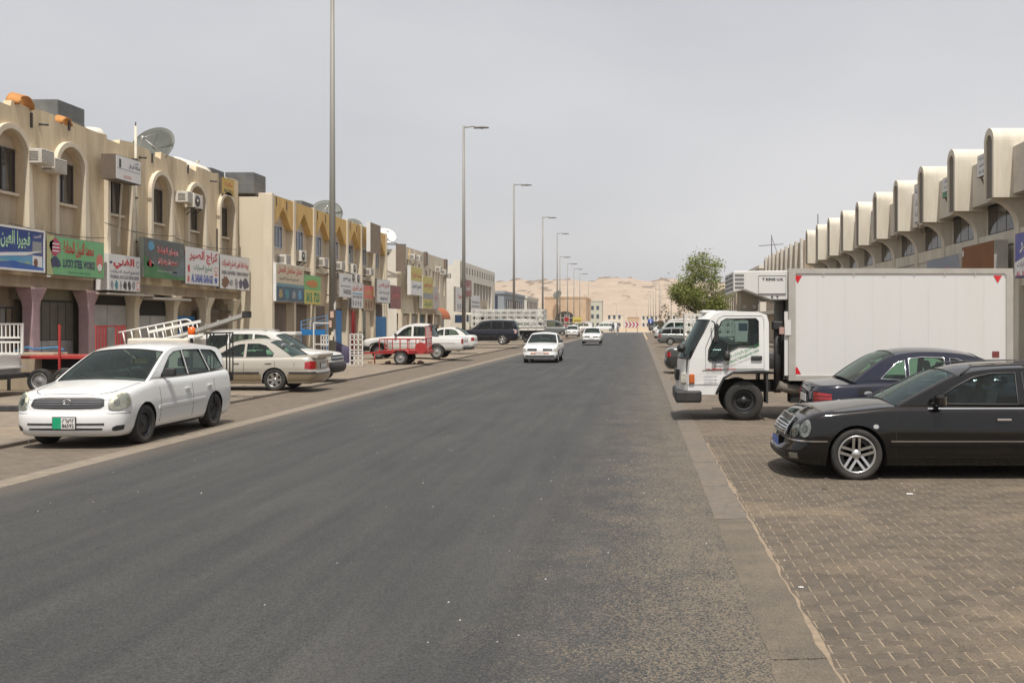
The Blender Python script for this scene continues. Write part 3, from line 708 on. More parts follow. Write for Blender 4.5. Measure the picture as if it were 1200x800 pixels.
s, Wr, R, D = sign_box('light green steel workshop sign reading LUCKY STEEL WORKS', -18.0, 29.95, 33.2, 3.52, 4.73, flat('signgreen', (.15, .40, .17)), group='shop signs on the arcade')
D([(0, 0), (.1, 0), (.07, .5), (.12, 1), (0, 1)], flat('khaki', (.42, .42, .2)), 'swoosh'); Wr('محمد النبيل للحدادة', .27, .80, .50, .92, RED, .035); Wr('LUCKY STEEL WORKS', .26, .82, .22, .44, NAVY, .045); Wr('WELDING & FABRICATION', .34, .74, .07, .13, GREEN, .01)
D(blob(.14, .72, .09, .22, 12, 3, .2), flat('crimson', (.42, .03, .10)), 'emblem'); D(blob(.14, .33, .09, .14, 12, 4, .3), NAVY, 'emblem'); D(blob(.91, .42, .06, .24, 12, 5, .2), LRED, 'emblem'); D(blob(.91, .3, .04, .1, 10, 5, .2), WHTI, 'emblem', 2)
for q in range(3): R(.09, .2, .60+q*.09, .63+q*.09, WHTI, 'emblem', 2)
R(.0, .06, -.06, -.02, WHTI, 'tube_light')
s, Wr, R, D = sign_box('small white auto-electric sign with red Arabic heading, hung lower than its neighbours', -18.0, 33.45, 35.6, 3.18, 4.42, M_WHT, .45, M_WHT, group='shop signs on the arcade')
Wr('الفني', .14, .80, .60, .92, RED, .045); Wr('لتصليح كهرباء السيارات', .05, .95, .46, .58, NAVY, .02); Wr('TECHNICAL AUTO ELECTRICAL REPAIR', .05, .95, .33, .43, NAVY, .02)
for q, (m, w) in enumerate(((GREYI, .04), (TEAL, .05), (GREYI, .03), (BLK, .055), (BLK, .055), (GREYI, .05))): D(blob(.1+q*.135, .16, w, .12, 10, q, .25), m)
R(.88, .97, .05, .28, LRED, 'emblem'); R(.895, .955, .08, .25, WHTI, 'emblem', 2); D(blob(.91, .78, .045, .1), NAVY); D(blob(.91, .78, .03, .07), WHTI, 'emblem', 2); R(.03, .11, .74, .8, NAVY, 'emblem'); 
s, Wr, R, D = sign_box('dark green-grey sign with red script outlined in white beside the garage sign', -17.95, 35.75, 38.95, 3.75, 5.2, flat('slate', (.075, .085, .08)), group='shop signs on the arcade', side=mat('case_greygreen', lin(.28, .3, .26), .7))
D([(0, 0), (1, 0), (1, .1), (.55, .2), (.25, .32), (0, .55)], flat('darkgreen', (.03, .16, .04)), 'swoosh'); D([(.6, .08), (1, .1), (1, .7), (.85, .4)], flat('slateblue', (.08, .13, .14)), 'swoosh', 2)
Wr('عجمان للخياطة', .30, .83, .60, .84, flat('halo', (.75, .68, .66)), .075); Wr('عجمان للخياطة', .30, .83, .60, .84, RED, .03, ).location.x = .003
Wr('سعيدة وشركاه', .32, .80, .33, .54, flat('halo', (.75, .68, .66)), .075); Wr('سعيدة وشركاه', .32, .80, .33, .54, RED, .03).location.x = .003
D(blob(.16, .80, .07, .13, 12, 2, .15), SKYB); D(blob(.14, .34, .08, .08, 12, 6, .25), WHTI); D(blob(.14, .36, .03, .09, 12, 6, .1), RED, 'emblem', 2); R(.3, .8, .17, .2, GREYI, 'emblem', 3)
s, Wr, R, D = sign_box('white garage sign with large red Arabic script and blue AL SABAR GARAGE', -17.95, 39.02, 42.15, 3.64, 5.15, M_WHT, group='shop signs on the arcade')
Wr('كراج الصبر', .10, .95, .58, .93, RED, .035); Wr('تصليح السيارات', .22, .78, .35, .55, GREEN, .015); Wr('AL SABAR GARAGE', .16, .80, .07, .29, BLUE, .04)
D(blob(.09, .42, .035, .12, 10, 8, .3), RED); D(blob(.90, .46, .05, .08), LRED); D(blob(.90, .46, .035, .055), WHTI, 'emblem', 2); D(blob(.90, .17, .045, .08, 12, 9, .15), BLUE); R(.86, .95, .30, .35, LRED, 'emblem'); D(blob(.08, .15, .03, .1, 10, 3, .2), LRED)
s, Wr, R, D = sign_box('white spare-parts sign with red script and a row of engine parts pictures', -17.95, 42.25, 45.45, 3.58, 5.08, M_WHT, group='shop signs on the arcade')
Wr('ورشة خالد العين لتصليح المحركات', .05, .95, .60, .86, RED, .03); Wr('ENGINE & GEAR REPAIRS - TURNING WORKSHOP', .05, .95, .43, .54, BLK, .02)
for q, (m, cx, rx, ry) in enumerate(((BRN, .16, .11, .17), (GREYI, .36, .06, .1), (GREYI, .53, .05, .16), (NAVY, .68, .06, .15), (NAVY, .86, .10, .16))): D(blob(cx, .20, rx, ry, 16, q+20, .3), m)
s, Wr, R, D = sign_box('white box sign standing out from the arcade upper wall on brackets', -17.75, 33.45, 35.15, 6.95, 7.8, M_WHT, .5, mat('case_brown', lin(.13, .1, .075), .75), group='upper signs on the arcade')
Wr('الحلاقة للرجال', .5, .95, .55, .75, NAVY, .02); Wr('بالعين', .72, .9, .78, .9, NAVY, .01); R(.12, .2, .5, .85, BLK, 'emblem'); R(.05, .95, .45, .48, GREYI, 'emblem'); Wr('SALOON', .3, .6, .12, .25, LRED, .01)
R(.0, 1, .0, .03, BLK, 'edge')
MB().bar((-.55, .35, -2.2), (-.4, .3, 0), .05).build('prop', M_PIPE, s)
s, Wr, R, D = sign_box('small yellow board leaning on the arcade parapet near its far end', -18.35, 43.4, 44.7, 7.8, 8.55, flat('yellowboard', (.5, .33, .04)), .08, mat('case_brown', lin(.13, .1, .075), .75), group='upper signs on the arcade')
Wr('مكتبة', .2, .85, .5, .8, RED, .02); Wr('050-7734512', .15, .9, .15, .35, BLK, .02)

# roof gear -------------------------------------------------------------------
def tank(loc, sx, sy, sz, label, seam=True):
    t = thing('water_tank', label, 'water tank', loc, 0, 'rooftop water tanks')
    MB().box(-sx/2, sx/2, -sy/2, sy/2, 0, sz).build('tank_body', M_TANK, t, bevel=.02)
    e = MB()
    for z in (sz*.5,): e.box(-sx/2-.006, sx/2+.006, -sy/2-.006, sy/2+.006, z-.012, z+.012)
    e.build('seam', mat('tank_seam', lin(.2, .2, .19), .6), t)
    MB().lathe([(.001, sz+.06), (.24, sz+.06), (.26, sz)], 16).build('lid', M_TANK, t)
    f = MB()
    for a in (-1, 1): f.box(-sx/2, sx/2, a*sy*.3-.05, a*sy*.3+.05, -.3, 0)
    f.build('stand', M_FRAME, t); return t
tank((-19.9, 33.4, 8.35), 1.35, 1.6, 1.1, 'dark galvanised water tank on the arcade roof behind the broken orange shells')
tank((-19.9, 45.3, 8.2), 1.1, 1.4, .95, 'low dark water tank on the arcade roof behind the yellow board')
tank((-18.75, 47.0, 8.2), 1.35, 1.5, 1.0, 'square dark water tank on the corner of the cream end wall')
def shell(loc, r, label, seed):
    t = MB(); random.seed(seed); rows = []
    for i in range(9):
        a = PI*i/8*0.98; jag = random.uniform(.85, 1.1)
        rows.append([(r*.9*(j/5)*jag, r*math.cos(a)*(1-.15*j/5), r*math.sin(a)*(1-.25*j/5)) for j in range(6)])
    t.grid(rows, True); o = t.build('broken_shell', M_RUST, loc=loc); md = o.modifiers.new('s', 'SOLIDIFY'); md.thickness = .05
    return tag(o, label, 'roof shell', 'broken fibreglass shells on the parapet')
shell((-18.75, 29.6, 8.5), .45, 'larger torn orange fibreglass shell standing on the arcade parapet', 3)
shell((-18.7, 31.8, 8.42), .33, 'smaller torn orange shell with white edge on the arcade parapet', 9)
d = thing('plastic_tank', 'long white cylinder tank lying on the arcade roof', 'water tank', (-19.5, 42.6, 8.05), 0, 'rooftop water tanks')
MB().lathe([(.001, -1.35), (.5, -1.33), (.58, -1.2), (.6, 0), (.58, 1.2), (.5, 1.33), (.001, 1.35)], 24, 'y', (0, 0, .45)).build('tank_body', mat('tank_white', lin(.72, .66, .55), .5, var=.06), d)
for q in (-.8, .8): MB().box(-.5, .5, q-.08, q+.08, -.45, .05).build('cradle', M_FRAME, d)
MB().tube([(0, .9, 1.0), (0, .9, 1.2), (0, 1.1, 1.22)], .04, 8).build('inlet', M_PIPE, d)
tag(MB().lathe([(.001, .62), (.3, .58), (.42, .4), (.45, 0), (.44, -.3)], 18).build('water_barrel', mat('tank_white2', lin(.62, .58, .5), .6, var=.1), loc=(-19.2, 34.6, 8.3)), 'pale round-topped barrel behind the arcade parapet', 'water tank', 'rooftop water tanks')
def dish(loc, r, az, el, label, m=None, group='satellite dishes on the roofs', mesh=True):
    t = thing('satellite_dish', label, 'satellite dish', loc, az, group)
    rows = []
    n = 28
    M = Matrix.Rotation(-el, 4, 'Y')
    for i in range(7):
        q = r*i/6*1.0+.001; rows.append([M @ Vector((0.16*q*q/(r), q*math.cos(2*PI*k/n), q*math.sin(2*PI*k/n))) for k in range(n+1)])
    o = MB().grid(rows, True).build('dish', m or mat('dish_grey', lin(.10, .105, .092), .6, metal=.2, var=.12), t); o.location = (0, 0, r*.95)
    o.modifiers.new('s', 'SOLIDIFY').thickness = .015
    rib = MB()
    for k in range(8):
        a = 2*PI*k/8; rib.tube([M @ Vector((0.16*q*q/r-.02, q*math.cos(a), q*math.sin(a)))+Vector((0, 0, r*.95)) for q in (0.05, r*.5, r)], .012, 5)
    rib.tube([M @ Vector((.16*r, r*math.cos(2*PI*k/n), r*math.sin(2*PI*k/n)))+Vector((0, 0, r*.95)) for k in range(n)], .018, 6, True)
    rib.build('rib', mat('dish_rib', lin(.12, .12, .11), .6), t)
    f = M @ Vector((r*.75, 0, 0))+Vector((0, 0, r*.95))
    a = MB()
    for k in range(3):
        w = 2*PI*k/3+PI/2; a.tube([M @ Vector((.16*r*.8, r*.75*math.cos(w), r*.75*math.sin(w)))+Vector((0, 0, r*.95)), f], .012, 5)
    a.build('feed_arm', M_ALU, t); MB().lathe([(.001, -.08), (.06, -.08), (.06, .08), (.001, .08)], 10, 'x', tuple(f)).build('feed_horn', M_ALU, t)
    m2 = MB(); m2.tube([(-.05, 0, -.5), (-.05, 0, r*.95)], .05, 8); m2.box(-.35, .25, -.3, .3, -.55, -.45); m2.tube([(-.3, 0, -.45), (-.06, 0, r*.6)], .025, 6); m2.build('mount', M_FRAME, t)
    return t
dish((-19.2, 39.0, 8.05), .95, math.radians(-100), math.radians(28), 'large ribbed grey mesh satellite dish on the arcade roof')
an = thing('antenna_pole', 'thin upright pole fixed to the arcade wall beside the large dish', 'pole', (-18.38, 36.0, 0))
MB().tube([(0, 0, 4.4), (0, 0, 9.25)], .05, 8).build('mast', M_PIPE, an); MB().tube([(0, 0, 9.25), (0, 0, 9.4)], .02, 6).build('mast_tip', M_FRAME, an)
for z in (5.0, 6.6, 8.0): MB().box(-.12, .06, -.06, .06, z, z+.06).build('clamp', M_FRAME, an)

# ================================================================== LEFT 2: ochre parapet building with pointed niches
X2, B2, Y2, N2 = -17.1, 2.98, 45.62, 7
Y2e = Y2+.15+B2*N2
b2 = thing('ochre_building', 'cream building with ochre parapet cut in pointed arches and a blank end wall', 'building', (0, 0, 0))
MB().box(-33, X2-.02, Y2, Y2+.3, .05, 8.02).build('end_wall', M_CREAM2, b2)
MB().box(X2-.3, X2+.12, Y2-.06, Y2+.22, .05, 8.12).build('corner_pilaster', M_CREAM, b2)
MB().box(-33, X2-.28, Y2+.301, Y2e, .05, 7.9).build('back_block', M_GREYW, b2)
MB().box(-33, X2-.02, Y2e-.25, Y2e+.003, .05, 8.0).build('far_end_wall', M_CREAM2, b2)
MB().box(X2-.62, X2-.29, Y2+.302, Y2e-.25, 7.55, 8.15).build('parapet_back', M_ORANGE, b2)
for k in range(N2):
    a = Y2+.15+B2*k; c = a+B2/2
    MB().prism([(a+.14, 6.72), (a+.14, 8.16), (a+B2-.14, 8.16), (a+B2-.14, 6.72), (a+B2-.36, 6.72), (c+.12, 7.62), (c-.0, 7.74), (c-.12, 7.62), (a+.36, 6.72)], 'x', X2-.5, X2+.02).build('parapet_panel', M_ORANGE, b2)
    MB().box(X2-.55, X2+.08, a-.14, a+.14, .05, 8.2).build('pilaster', M_CREAM, b2, bevel=.01)
    window_unit(b2, X2-.275, c-.75, c+.55, 5.75, 6.85, (.33, .66), M_ALU, M_PANEB, .05)
    MB().box(X2-.3, X2-.1, a+.14, a+B2-.14, 4.85, 5.05).build('floor_band', M_CREAM, b2)
    for (dy, z) in ((.55, 7.9), (1.9, 7.85)): MB().box(X2+.021, X2+.04, a+dy, a+dy+.08, z-.22, z+.2).build('drip_stain_slot', M_FRAME, b2) if k in (0, 2, 4) else None
MB().box(X2-.55, X2+.08, Y2e-.1, Y2e+.1, .05, 8.2).build('pilaster', M_CREAM, b2)
for k in range(N2):
    a = Y2+.15+B2*k+.2; b = a+B2-.4; S = X2-.27
    if k in (0, 1, 2): shutter(b2, S, a, b-.1, LOTZ, 3.1, M_BROWN, .12)
    elif k == 3: MB().box(S, S+.3, a, b-.9, LOTZ, 2.9).build('door_panel', M_BLUEP, b2); shutter(b2, S, b-.88, b, LOTZ, 3.0, M_BROWN, .12)
    elif k == 4: MB().box(S, S+.25, a+1.4, a+1.8, LOTZ, 2.9).build('door_frame', flat('doorred', (.3, .02, .025)), b2); MB().box(S, S+.1, a, a+1.38, LOTZ, 2.9).build('shop_window', mat('pinkish_shop', lin(.35, .22, .18), .5), b2)
    elif k == 5: MB().box(S, S+.1, a, b-1.2, LOTZ, 2.9).build('shop_window', mat('greenish_glass', lin(.12, .16, .13), .2), b2); MB().box(S, S+.1, b-1.1, b, LOTZ, 2.9).build('door_panel', M_GREYW, b2)
    else: MB().box(S, S+.35, a, b, LOTZ, 2.6).build('door_panel', M_BLUEP, b2); MB().box(S, S+.1, a, b, 2.62, 3.4).build('transom_panel', mat('dark_arch', lin(.1, .06, .04), .6), b2)
for k, (dy, z) in enumerate(((.2, 4.95), (-.15, 5.25), (.0, 5.2), (.1, 5.2), (-.1, 5.15), (.2, 5.2))):
    c = Y2+.15+B2*(k+.5)
    if k in (1, 4): ac_split((X2-.26, c+dy, z), 'condenser under a window of the ochre building, %s bay from its blank end wall' % {1: 'second', 4: 'fifth'}[k], 1, 'condensers under the ochre building windows')
    else: ac_window_unit((X2-.32, c+dy, z), 'white window unit on the ochre building, %s bay from its blank end wall' % ('first', '', 'third', 'fourth', '', 'sixth')[k], 1, 'window units on the ochre building', .66, .46, .55)
for q in range(2): ac_split((X2+.1, 57.6+q*1.0, 4.55), ('condenser above the grey-white sign, the one closer to the lamp post', 'condenser above the grey-white sign, the one closer to the orange panel')[q], 1, 'pair of condensers above the grey sign')
c2 = sign_box('large cream and blue spare-parts sign with red script on the ochre building', -16.85, 45.75, 49.6, 3.15, 4.95, M_WHT, .2, WHTI, group='signs on the ochre building'); s, Wr, R, D = c2
R(.01, .99, .48, .98, flat('creamsign', (.55, .47, .32))); R(.01, .99, .40, .48, flat('greyblue', (.12, .25, .28)), 'panel', 2); R(.01, .99, .01, .40, flat('petrol', (.03, .08, .13)), 'panel', 2)
Wr('عدنان سلطان الجمل', .06, .94, .72, .94, RED, .03); Wr('لتصليح أجهزة التبريد', .1, .8, .54, .68, BLK, .02)
for q in range(4): D(blob(.15+q*.23, .2, .07, .13, 12, q+40, .3), [flat('ochreink', (.35, .25, .1)), TEAL, GREYI, SKYB][q], 'emblem', 3)
s, Wr, R, D = sign_box('green and yellow sign hung below the edge of the large cream and blue sign', -16.85, 49.65, 52.2, 3.1, 4.6, LGREEN, .15, group='signs on the ochre building')
R(0.01, .99, .01, .48, YEL); D(blob(.45, .72, .35, .12, 12, 50, .2), flat('orangeink', (.5, .18, .03)), 'emblem', 2); Wr('3615', .1, .45, .08, .42, GREEN, .06); Wr('723', .55, .92, .08, .42, GREEN, .06)
s, Wr, R, D = sign_box('narrow white sign on a pipe bracket behind the tall lamp post', -16.5, 54.3, 56.6, 3.6, 4.95, M_WHT, .12, group='signs on the ochre building')
Wr('بيع قطع', .3, .95, .68, .88, BLK, .03); Wr('7643355', .3, .95, .15, .35, BLK, .03); R(.1, .95, .45, .5, GREYI)
for z in (.1, 1.25): MB().bar((-.6, -1.6, z), (-.05, -1.2, z), .05).build('bracket', M_FRAME, s)
MB().bar((-.1, -3.6, 1.5), (-.1, 1.6, 1.42), .06).build('support_pipe', M_FRAME, s)
s, Wr, R, D = sign_box('grey-white sign with red script and dark lines beside an orange panel', -16.6, 56.9, 59.4, 3.05, 4.55, M_WHT, .2, group='signs on the ochre building')
Wr('قمر الشرق', .1, .9, .66, .92, LRED, .03); Wr('AUTO ELECTRIC', .1, .9, .4, .5, NAVY, .03); [D(blob(.15+q*.2, .2, .06, .12, 10, q+60, .3), GREYI) for q in range(4)]; R(.1, .9, .55, .6, SKYB)
s, Wr, R, D = sign_box('orange and brown panel sign between two white signs on the ochre building', -16.6, 59.45, 61.7, 2.95, 4.5, flat('tansign', (.36, .24, .12)), .15, group='signs on the ochre building')
R(0.01, .99, .5, .99, LRED); Wr('العين للتبريد', .1, .9, .6, .85, YEL, .03); [D(blob(.2+q*.28, .25, .1, .18, 10, q+70, .3), BRN, 'emblem', 2) for q in range(3)]
s, Wr, R, D = sign_box('white sign with red and navy script next to the maroon sign', -16.4, 61.8, 65.0, 3.5, 5.0, M_WHT, .15, group='signs on the ochre building')
Wr('الخليج الفضي', .1, .9, .62, .85, RED, .03); Wr('لقطع غيار السيارات', .1, .9, .35, .52, NAVY, .02); Wr('SPARE PARTS', .2, .8, .12, .25, NAVY, .02)
s, Wr, R, D = sign_box('plain maroon sign at the far end of the ochre building', -16.4, 65.1, 67.9, 3.2, 4.75, MAROON, .15, group='signs on the ochre building')
Wr('مطعم', .2, .8, .4, .7, LRED, .02)
s, Wr, R, D = sign_box('weathered brown projecting board high on the ochre building wall', -16.35, 60.0, 62.4, 6.55, 8.35, mat('weathered_board', lin(.24, .185, .13), .8, var=.2), .25, M_WHT, group='upper signs on the ochre building')
R(0, 1, .0, .04, BRN)
dish((-18.3, 57.8, 7.75), .88, math.radians(-70), math.radians(32), 'large pale mesh dish behind the ochre parapet')
dish((-17.9, 61.6, 7.6), .6, math.radians(-75), math.radians(30), 'smaller grey dish behind the ochre parapet')
tank((-18.9, 54.3, 7.95), 1.3, 1.9, .85, 'long dark tank behind the ochre parapet left of the dishes')

# ================================================================== LEFT 3: cream flat building with slit windows
b3 = thing('cream_building', 'plain cream two-storey building with slit windows and small ochre arch mark', 'building', (0, 0, 0))
X3, Y3, Y3e, H3 = -17.1, 70.7, 87.6, 7.9
slit = [(72.4, 5.2, 7.0), (74.3, 5.4, 6.8), (76.4, 5.0, 6.9), (78.9, 6.0, 6.5), (80.4, 6.1, 6.7), (81.7, 4.9, 6.6), (84.0, 4.9, 6.6), (86.1, 4.7, 6.4)]
MB().prism([(Y3, 3.2), (Y3, H3), (Y3e, H3), (Y3e, 3.2)], 'x', X3-.3, X3, [[(y, z0), (y, z1), (y+.6, z1), (y+.6, z0)] for y, z0, z1 in slit]).build('front_wall', M_CREAM, b3)
MB().box(-33, X3-.301, Y3, Y3e, .05, H3-.3).build('main_block', M_WHITE, b3)
MB().box(X3-.3, X3-.002, Y3, Y3e, 3.0, 3.199).build('lintel', M_CREAM2, b3)
for y, z0, z1 in slit: window_unit(b3, X3-.298, y, y+.6, z0, z1, (), mat('wood_frame', lin(.13, .06, .035), .6), M_PANE, .07)
MB().prism([(73.0, 7.0), (73.0, 7.3), (73.35, 7.75), (73.7, 7.3), (73.7, 7.0)], 'x', X3+.001, X3+.03).build('arch_mark', M_ORANGE, b3)
for y, z0, z1 in ((78.2, 6.9, 7.95), (86.4, 6.6, 7.9)): MB().box(X3+.001, X3+.2, y, y+.7, z0, z1).build('wall_box', M_BROWN, b3)
for k in range(6):
    a = Y3+k*2.8
    MB().box(X3-.2, X3+.06, a, a+.35, .05, 3.0).build('pier', M_CREAM, b3)
    MB().box(X3-.3, X3-.2, a+.36, a+2.79, .05, 2.9).build('shop_front', [M_GREYW, M_SHUT, mat('blue_grey_shop', lin(.06, .11, .16), .4), M_BROWN, M_WHITE, M_SHUT][k], b3)
for y, z, lb in ((73.5, 6.95, 'right beside the ochre arch mark'), (75.3, 7.0, 'above the tall yellow sign'), (83.0, 6.6, 'above the orange awning'), (85.2, 6.5, 'between the last two slit windows'), (87.0, 6.3, 'at the far corner')): ac_window_unit((X3-.05, y, z), 'window unit on the cream building wall '+lb, 1, 'window units on the cream building')
s, Wr, R, D = sign_box('yellow over white sign near the corner of the cream building', -16.4, 70.8, 74.6, 4.3, 6.4, WHTI, .25, M_WHT, group='signs on the cream building'); R(.01, .99, .5, .99, YEL); Wr('مغسلة الوردة', .1, .9, .6, .8, RED, .02); Wr('لقطع الغيار', .1, .9, .2, .4, NAVY, .02)
s, Wr, R, D = sign_box('tall yellow sign with red script and green lettering on the cream building', -16.4, 74.8, 78.4, 3.4, 5.9, YEL, .3, WHTI, group='signs on the cream building'); Wr('كراج النور', .1, .9, .62, .8, RED, .03); R(.01, .99, .3, .48, GREYI); Wr('كهرباء', .1, .9, .06, .25, GREEN, .03)
s, Wr, R, D = sign_box('grey sign beside the tall yellow sign', -16.4, 78.5, 80.6, 3.4, 5.2, flat('palegrey', (.42, .38, .36)), .3, group='signs on the cream building'); Wr('ابواب', .2, .8, .4, .7, LRED, .02)
s, Wr, R, D = sign_box('white sign with red line at the far corner of the cream building', -16.3, 87.7, 92.6, 3.4, 5.6, M_WHT, .2, group='signs on the cream building'); Wr('الوطنية', .2, .8, .5, .75, RED, .03); [R(.15+q*.22, .28+q*.22, .1, .32, GREYI) for q in range(3)]
aw = thing('shop_awning', 'curved orange-red awning over a shop of the cream building', 'awning', (-16.9, 82.0, 2.75))
rows = [[(.9*math.sin(PI/2*q/6), y, .95*math.cos(PI/2*q/6)-.1) for q in range(7)] for y in (-1.7, -.57, .57, 1.7)]
MB().grid(rows, True).build('canopy', mat('awning_orange', lin(.36, .10, .035), .8, var=.15), aw); MB().tube([(.9, -1.7, -.1), (.9, 1.7, -.1)], .03, 6).build('front_bar', M_FRAME, aw)
dish((-18.2, 70.9, 7.75), .75, math.radians(-60), math.radians(40), 'white dish at the near corner of the cream building', M_WHT)
bd = thing('billboard_box', 'dark framed light box on a pipe arm at the cream building corner', 'sign', (-16.9, 70.2, 5.9)); MB().box(-.3, .35, -.5, -.3, 0, 1.9).build('box', M_BROWN, bd); MB().bar((-2.2, -.4, 1.95), (.4, -.4, 1.9), .07).build('arm', M_FRAME, bd); MB().bar((-2.2, -.4, 2.7), (-.2, -.4, 1.95), .05).build('brace', M_FRAME, bd)

# ================================================================== LEFT 4: white block with slotted parapet, and the ones behind
b4 = thing('white_building', 'white two-storey building with slotted parapet and long recessed window band', 'building', (0, 0, 0))
X4, Y4, Y4e = -17.1, 94.0, 117.0
MB().prism([(Y4, .05), (Y4, 8.4), (Y4e, 8.4), (Y4e, .05)], 'x', X4-.6, X4, [[(102.0, 3.9), (102.0, 6.6), (114.5, 6.6), (114.5, 3.9)], [(96, .1), (96, 3.2), (115, 3.2), (115, .1)]]).build('front_wall', M_WHITE, b4)
MB().box(-33, X4-.601, Y4, Y4e, .05, 8.0).build('main_block', M_WHITE, b4); MB().box(X4-.6, X4-.5, 96, 115, .1, 3.2).build('shop_front', M_BROWN, b4)
for k in range(13): MB().box(X4+.001, X4+.03, 96+k*1.62, 96.35+k*1.62, 7.3, 7.95).build('parapet_slot', M_FRAME, b4)
for k in range(6): window_unit(b4, X4-.6, 102.3+k*2.05, 104.0+k*2.05, 4.3, 6.4, (), M_ALU, M_PANE, .1)
for k in range(7): MB().box(X4-.45, X4-.05, 101.95+k*2.05, 102.2+k*2.05, 3.9, 6.6).build('fin', M_WHITE, b4)
MB().tube([(X4, 94.3, 8.3), (X4+.3, 94.3, 8.6), (X4+.35, 94.6, 6.2)], .08, 8).build('roof_pipe', M_WHITE, b4)
s, Wr, R, D = sign_box('pale sign board under the window band of the white building', -16.9, 99.0, 105.0, 3.2, 5.3, M_WHT, .2, group='signs on the white building'); [R(.1, .9, .2+q*.2, .3+q*.2, GREYI) for q in range(3)]
s, Wr, R, D = sign_box('tan sign board with dark script on the white building', -16.9, 105.2, 110.0, 3.1, 5.0, flat('tanboard', (.4, .33, .22)), .2, group='signs on the white building'); Wr('ستائر', .2, .8, .4, .7, BRN, .02)
s, Wr, R, D = sign_box('brown upper sign near the lamp post on the white building', -16.7, 94.2, 98.3, 5.0, 6.6, MAROON, .2, group='signs on the white building'); Wr('الجديد', .2, .8, .3, .7, WHTI, .02)

def plain_block(name, label, x0, x1, y0, y1, h, m, wins=(), sidewins=(), roof=None, trim=None):
    t = thing(name, label, 'building', ((x0+x1)/2, (y0+y1)/2, 0)); cx, cy = (x0+x1)/2, (y0+y1)/2
    MB().box(x0-cx, x1-cx, y0-cy, y1-cy, -.1, h).build('wall', m, t)
    MB().box(x0-cx-.12, x1-cx+.12, y0-cy-.12, y1-cy+.12, h-.25, h+.12).build('roof_edge', trim or m, t)
    for (a, b, z0, z1) in wins:                 # on the face that looks back down the street (-Y)
        w = MB().box(a-cx, b-cx, y0-cy-.05, y0-cy-.001, z0, z1).build('window', M_FRAME, t); MB().box(a-cx+.12, b-cx-.12, y0-cy-.07, y0-cy-.052, z0+.12, z1-.12).build('pane', M_PANEB, w)
    for (a, b, z0, z1) in sidewins:             # on the street face (+X for buildings on the left, -X on the right)
        X = x1-cx if x1 < 0 else x0-cx; d = 1 if x1 < 0 else -1
        w = MB().box(X+.001*d, X+.05*d, a-cy, b-cy, z0, z1).build('window', M_FRAME, t); MB().box(X+.052*d, X+.07*d, a-cy+.12, b-cy-.12, z0+.12, z1-.12).build('pane', M_PANEB, w)
    return t
M_BG = mat('blue_grey_cladding', lin(.27, .30, .32), .7, var=.1, scale=.8); M_PEACH = mat('peach_render', lin(.46, .335, .225), .85, var=.1, scale=.4); M_PG = mat('pale_green_wall', lin(.42, .43, .37), .85, var=.08, scale=.4); M_PALE = mat('pale_wall', lin(.58, .54, .46), .85, var=.08, scale=.4)
plain_block('grey_building', 'blue-grey single building with ribbed side and flat roof edge', -40, -17, 124, 146, 6.5, M_BG, [(-19.2, -17.8, 4.2, 6.0)], [(126+k*2.3, 127+k*2.3, 3.4, 5.6) for k in range(8)])
s, Wr, R, D = sign_box('white shop sign with red script low on the blue-grey building', -16.8, 124.5, 136, 2.4, 3.6, M_WHT, .2); Wr('الشارقة', .1, .5, .3, .8, RED, .03)
plain_block('white_shop_building', 'low white building with slotted parapet beyond the blue-grey one', -40, -17, 149, 166, 6.6, M_WHITE, [(-19.5, -18.5, 4, 5.5)], [(150+k*1.9, 151+k*1.9, 3.4, 5.9) for k in range(8)])
pk = plain_block('peach_building', 'peach building with a big round-topped grid window facing the road', -24, -13.5, 250, 275, 9.2, M_PEACH, trim=M_PEACH)
MB().prism([(-2.6, 1.6), (2.6, 1.6), (2.6, 3.4)]+[(2.6*math.cos(PI*k/12), 3.4+2.2*math.sin(PI*k/12)) for k in range(1, 12)]+[(-2.6, 3.4)], 'y', -12.7, -12.52).build('arched_window', M_PANE, pk)
for k in range(5): MB().box(-2.2+k*1.05, -2.1+k*1.05, -12.8, -12.71, 1.6, 5.0).build('glazing_bar', M_PALE, pk)
for k in range(2): MB().box(-2.6, 2.6, -12.82, -12.71, 2.7+k*1.2, 2.8+k*1.2).build('glazing_bar', M_PALE, pk)
MB().box(-3.4, 5.4, -13.6, -12.51, .8, 1.6).build('canopy', M_FRAME, pk)
dish((-20.5, 248, 8.6), 1.2, math.radians(-120), math.radians(35), 'big dish above the peach building')
random.seed(8)
FAR = [(-27, -17, 300, 11, M_PALE, 'cream block far beyond the crossing behind the peach building'), (-21, -13, 345, 10.5, M_PG, 'pale green three-storey block with corner balconies far beyond the crossing'), (-12.5, -6, 380, 6.0, M_PALE, 'low pale house far off left of the chevron board'), (-5, 0, 420, 5.2, M_PEACH, 'low reddish far house with white neighbours'),
       (1, 9, 440, 6.2, M_PALE, 'long low white far building right of the chevron board'), (11, 16, 400, 7.0, M_PALE, 'small white far building behind the row of far lamp posts'), (18, 26, 350, 6.5, M_PALE, 'pale far building behind the bare trunks'), (-36, -28, 330, 8, M_PALE, 'cream far house behind the lattice lorry'), (28, 40, 380, 7.5, M_PG, 'grey-green far block behind the tree')]
for (a, b, y, h, m, lab) in FAR:
    n = max(2, int((b-a)/2)); plain_block('far_building', lab, a, b, y, y+10, h, m, [(a+.5+(b-a-.6)*i/n, a+.5+(b-a-.6)*i/n+.9, 1.3+3*j, 2.7+3*j) for i in range(n) for j in range(int(h/3))])
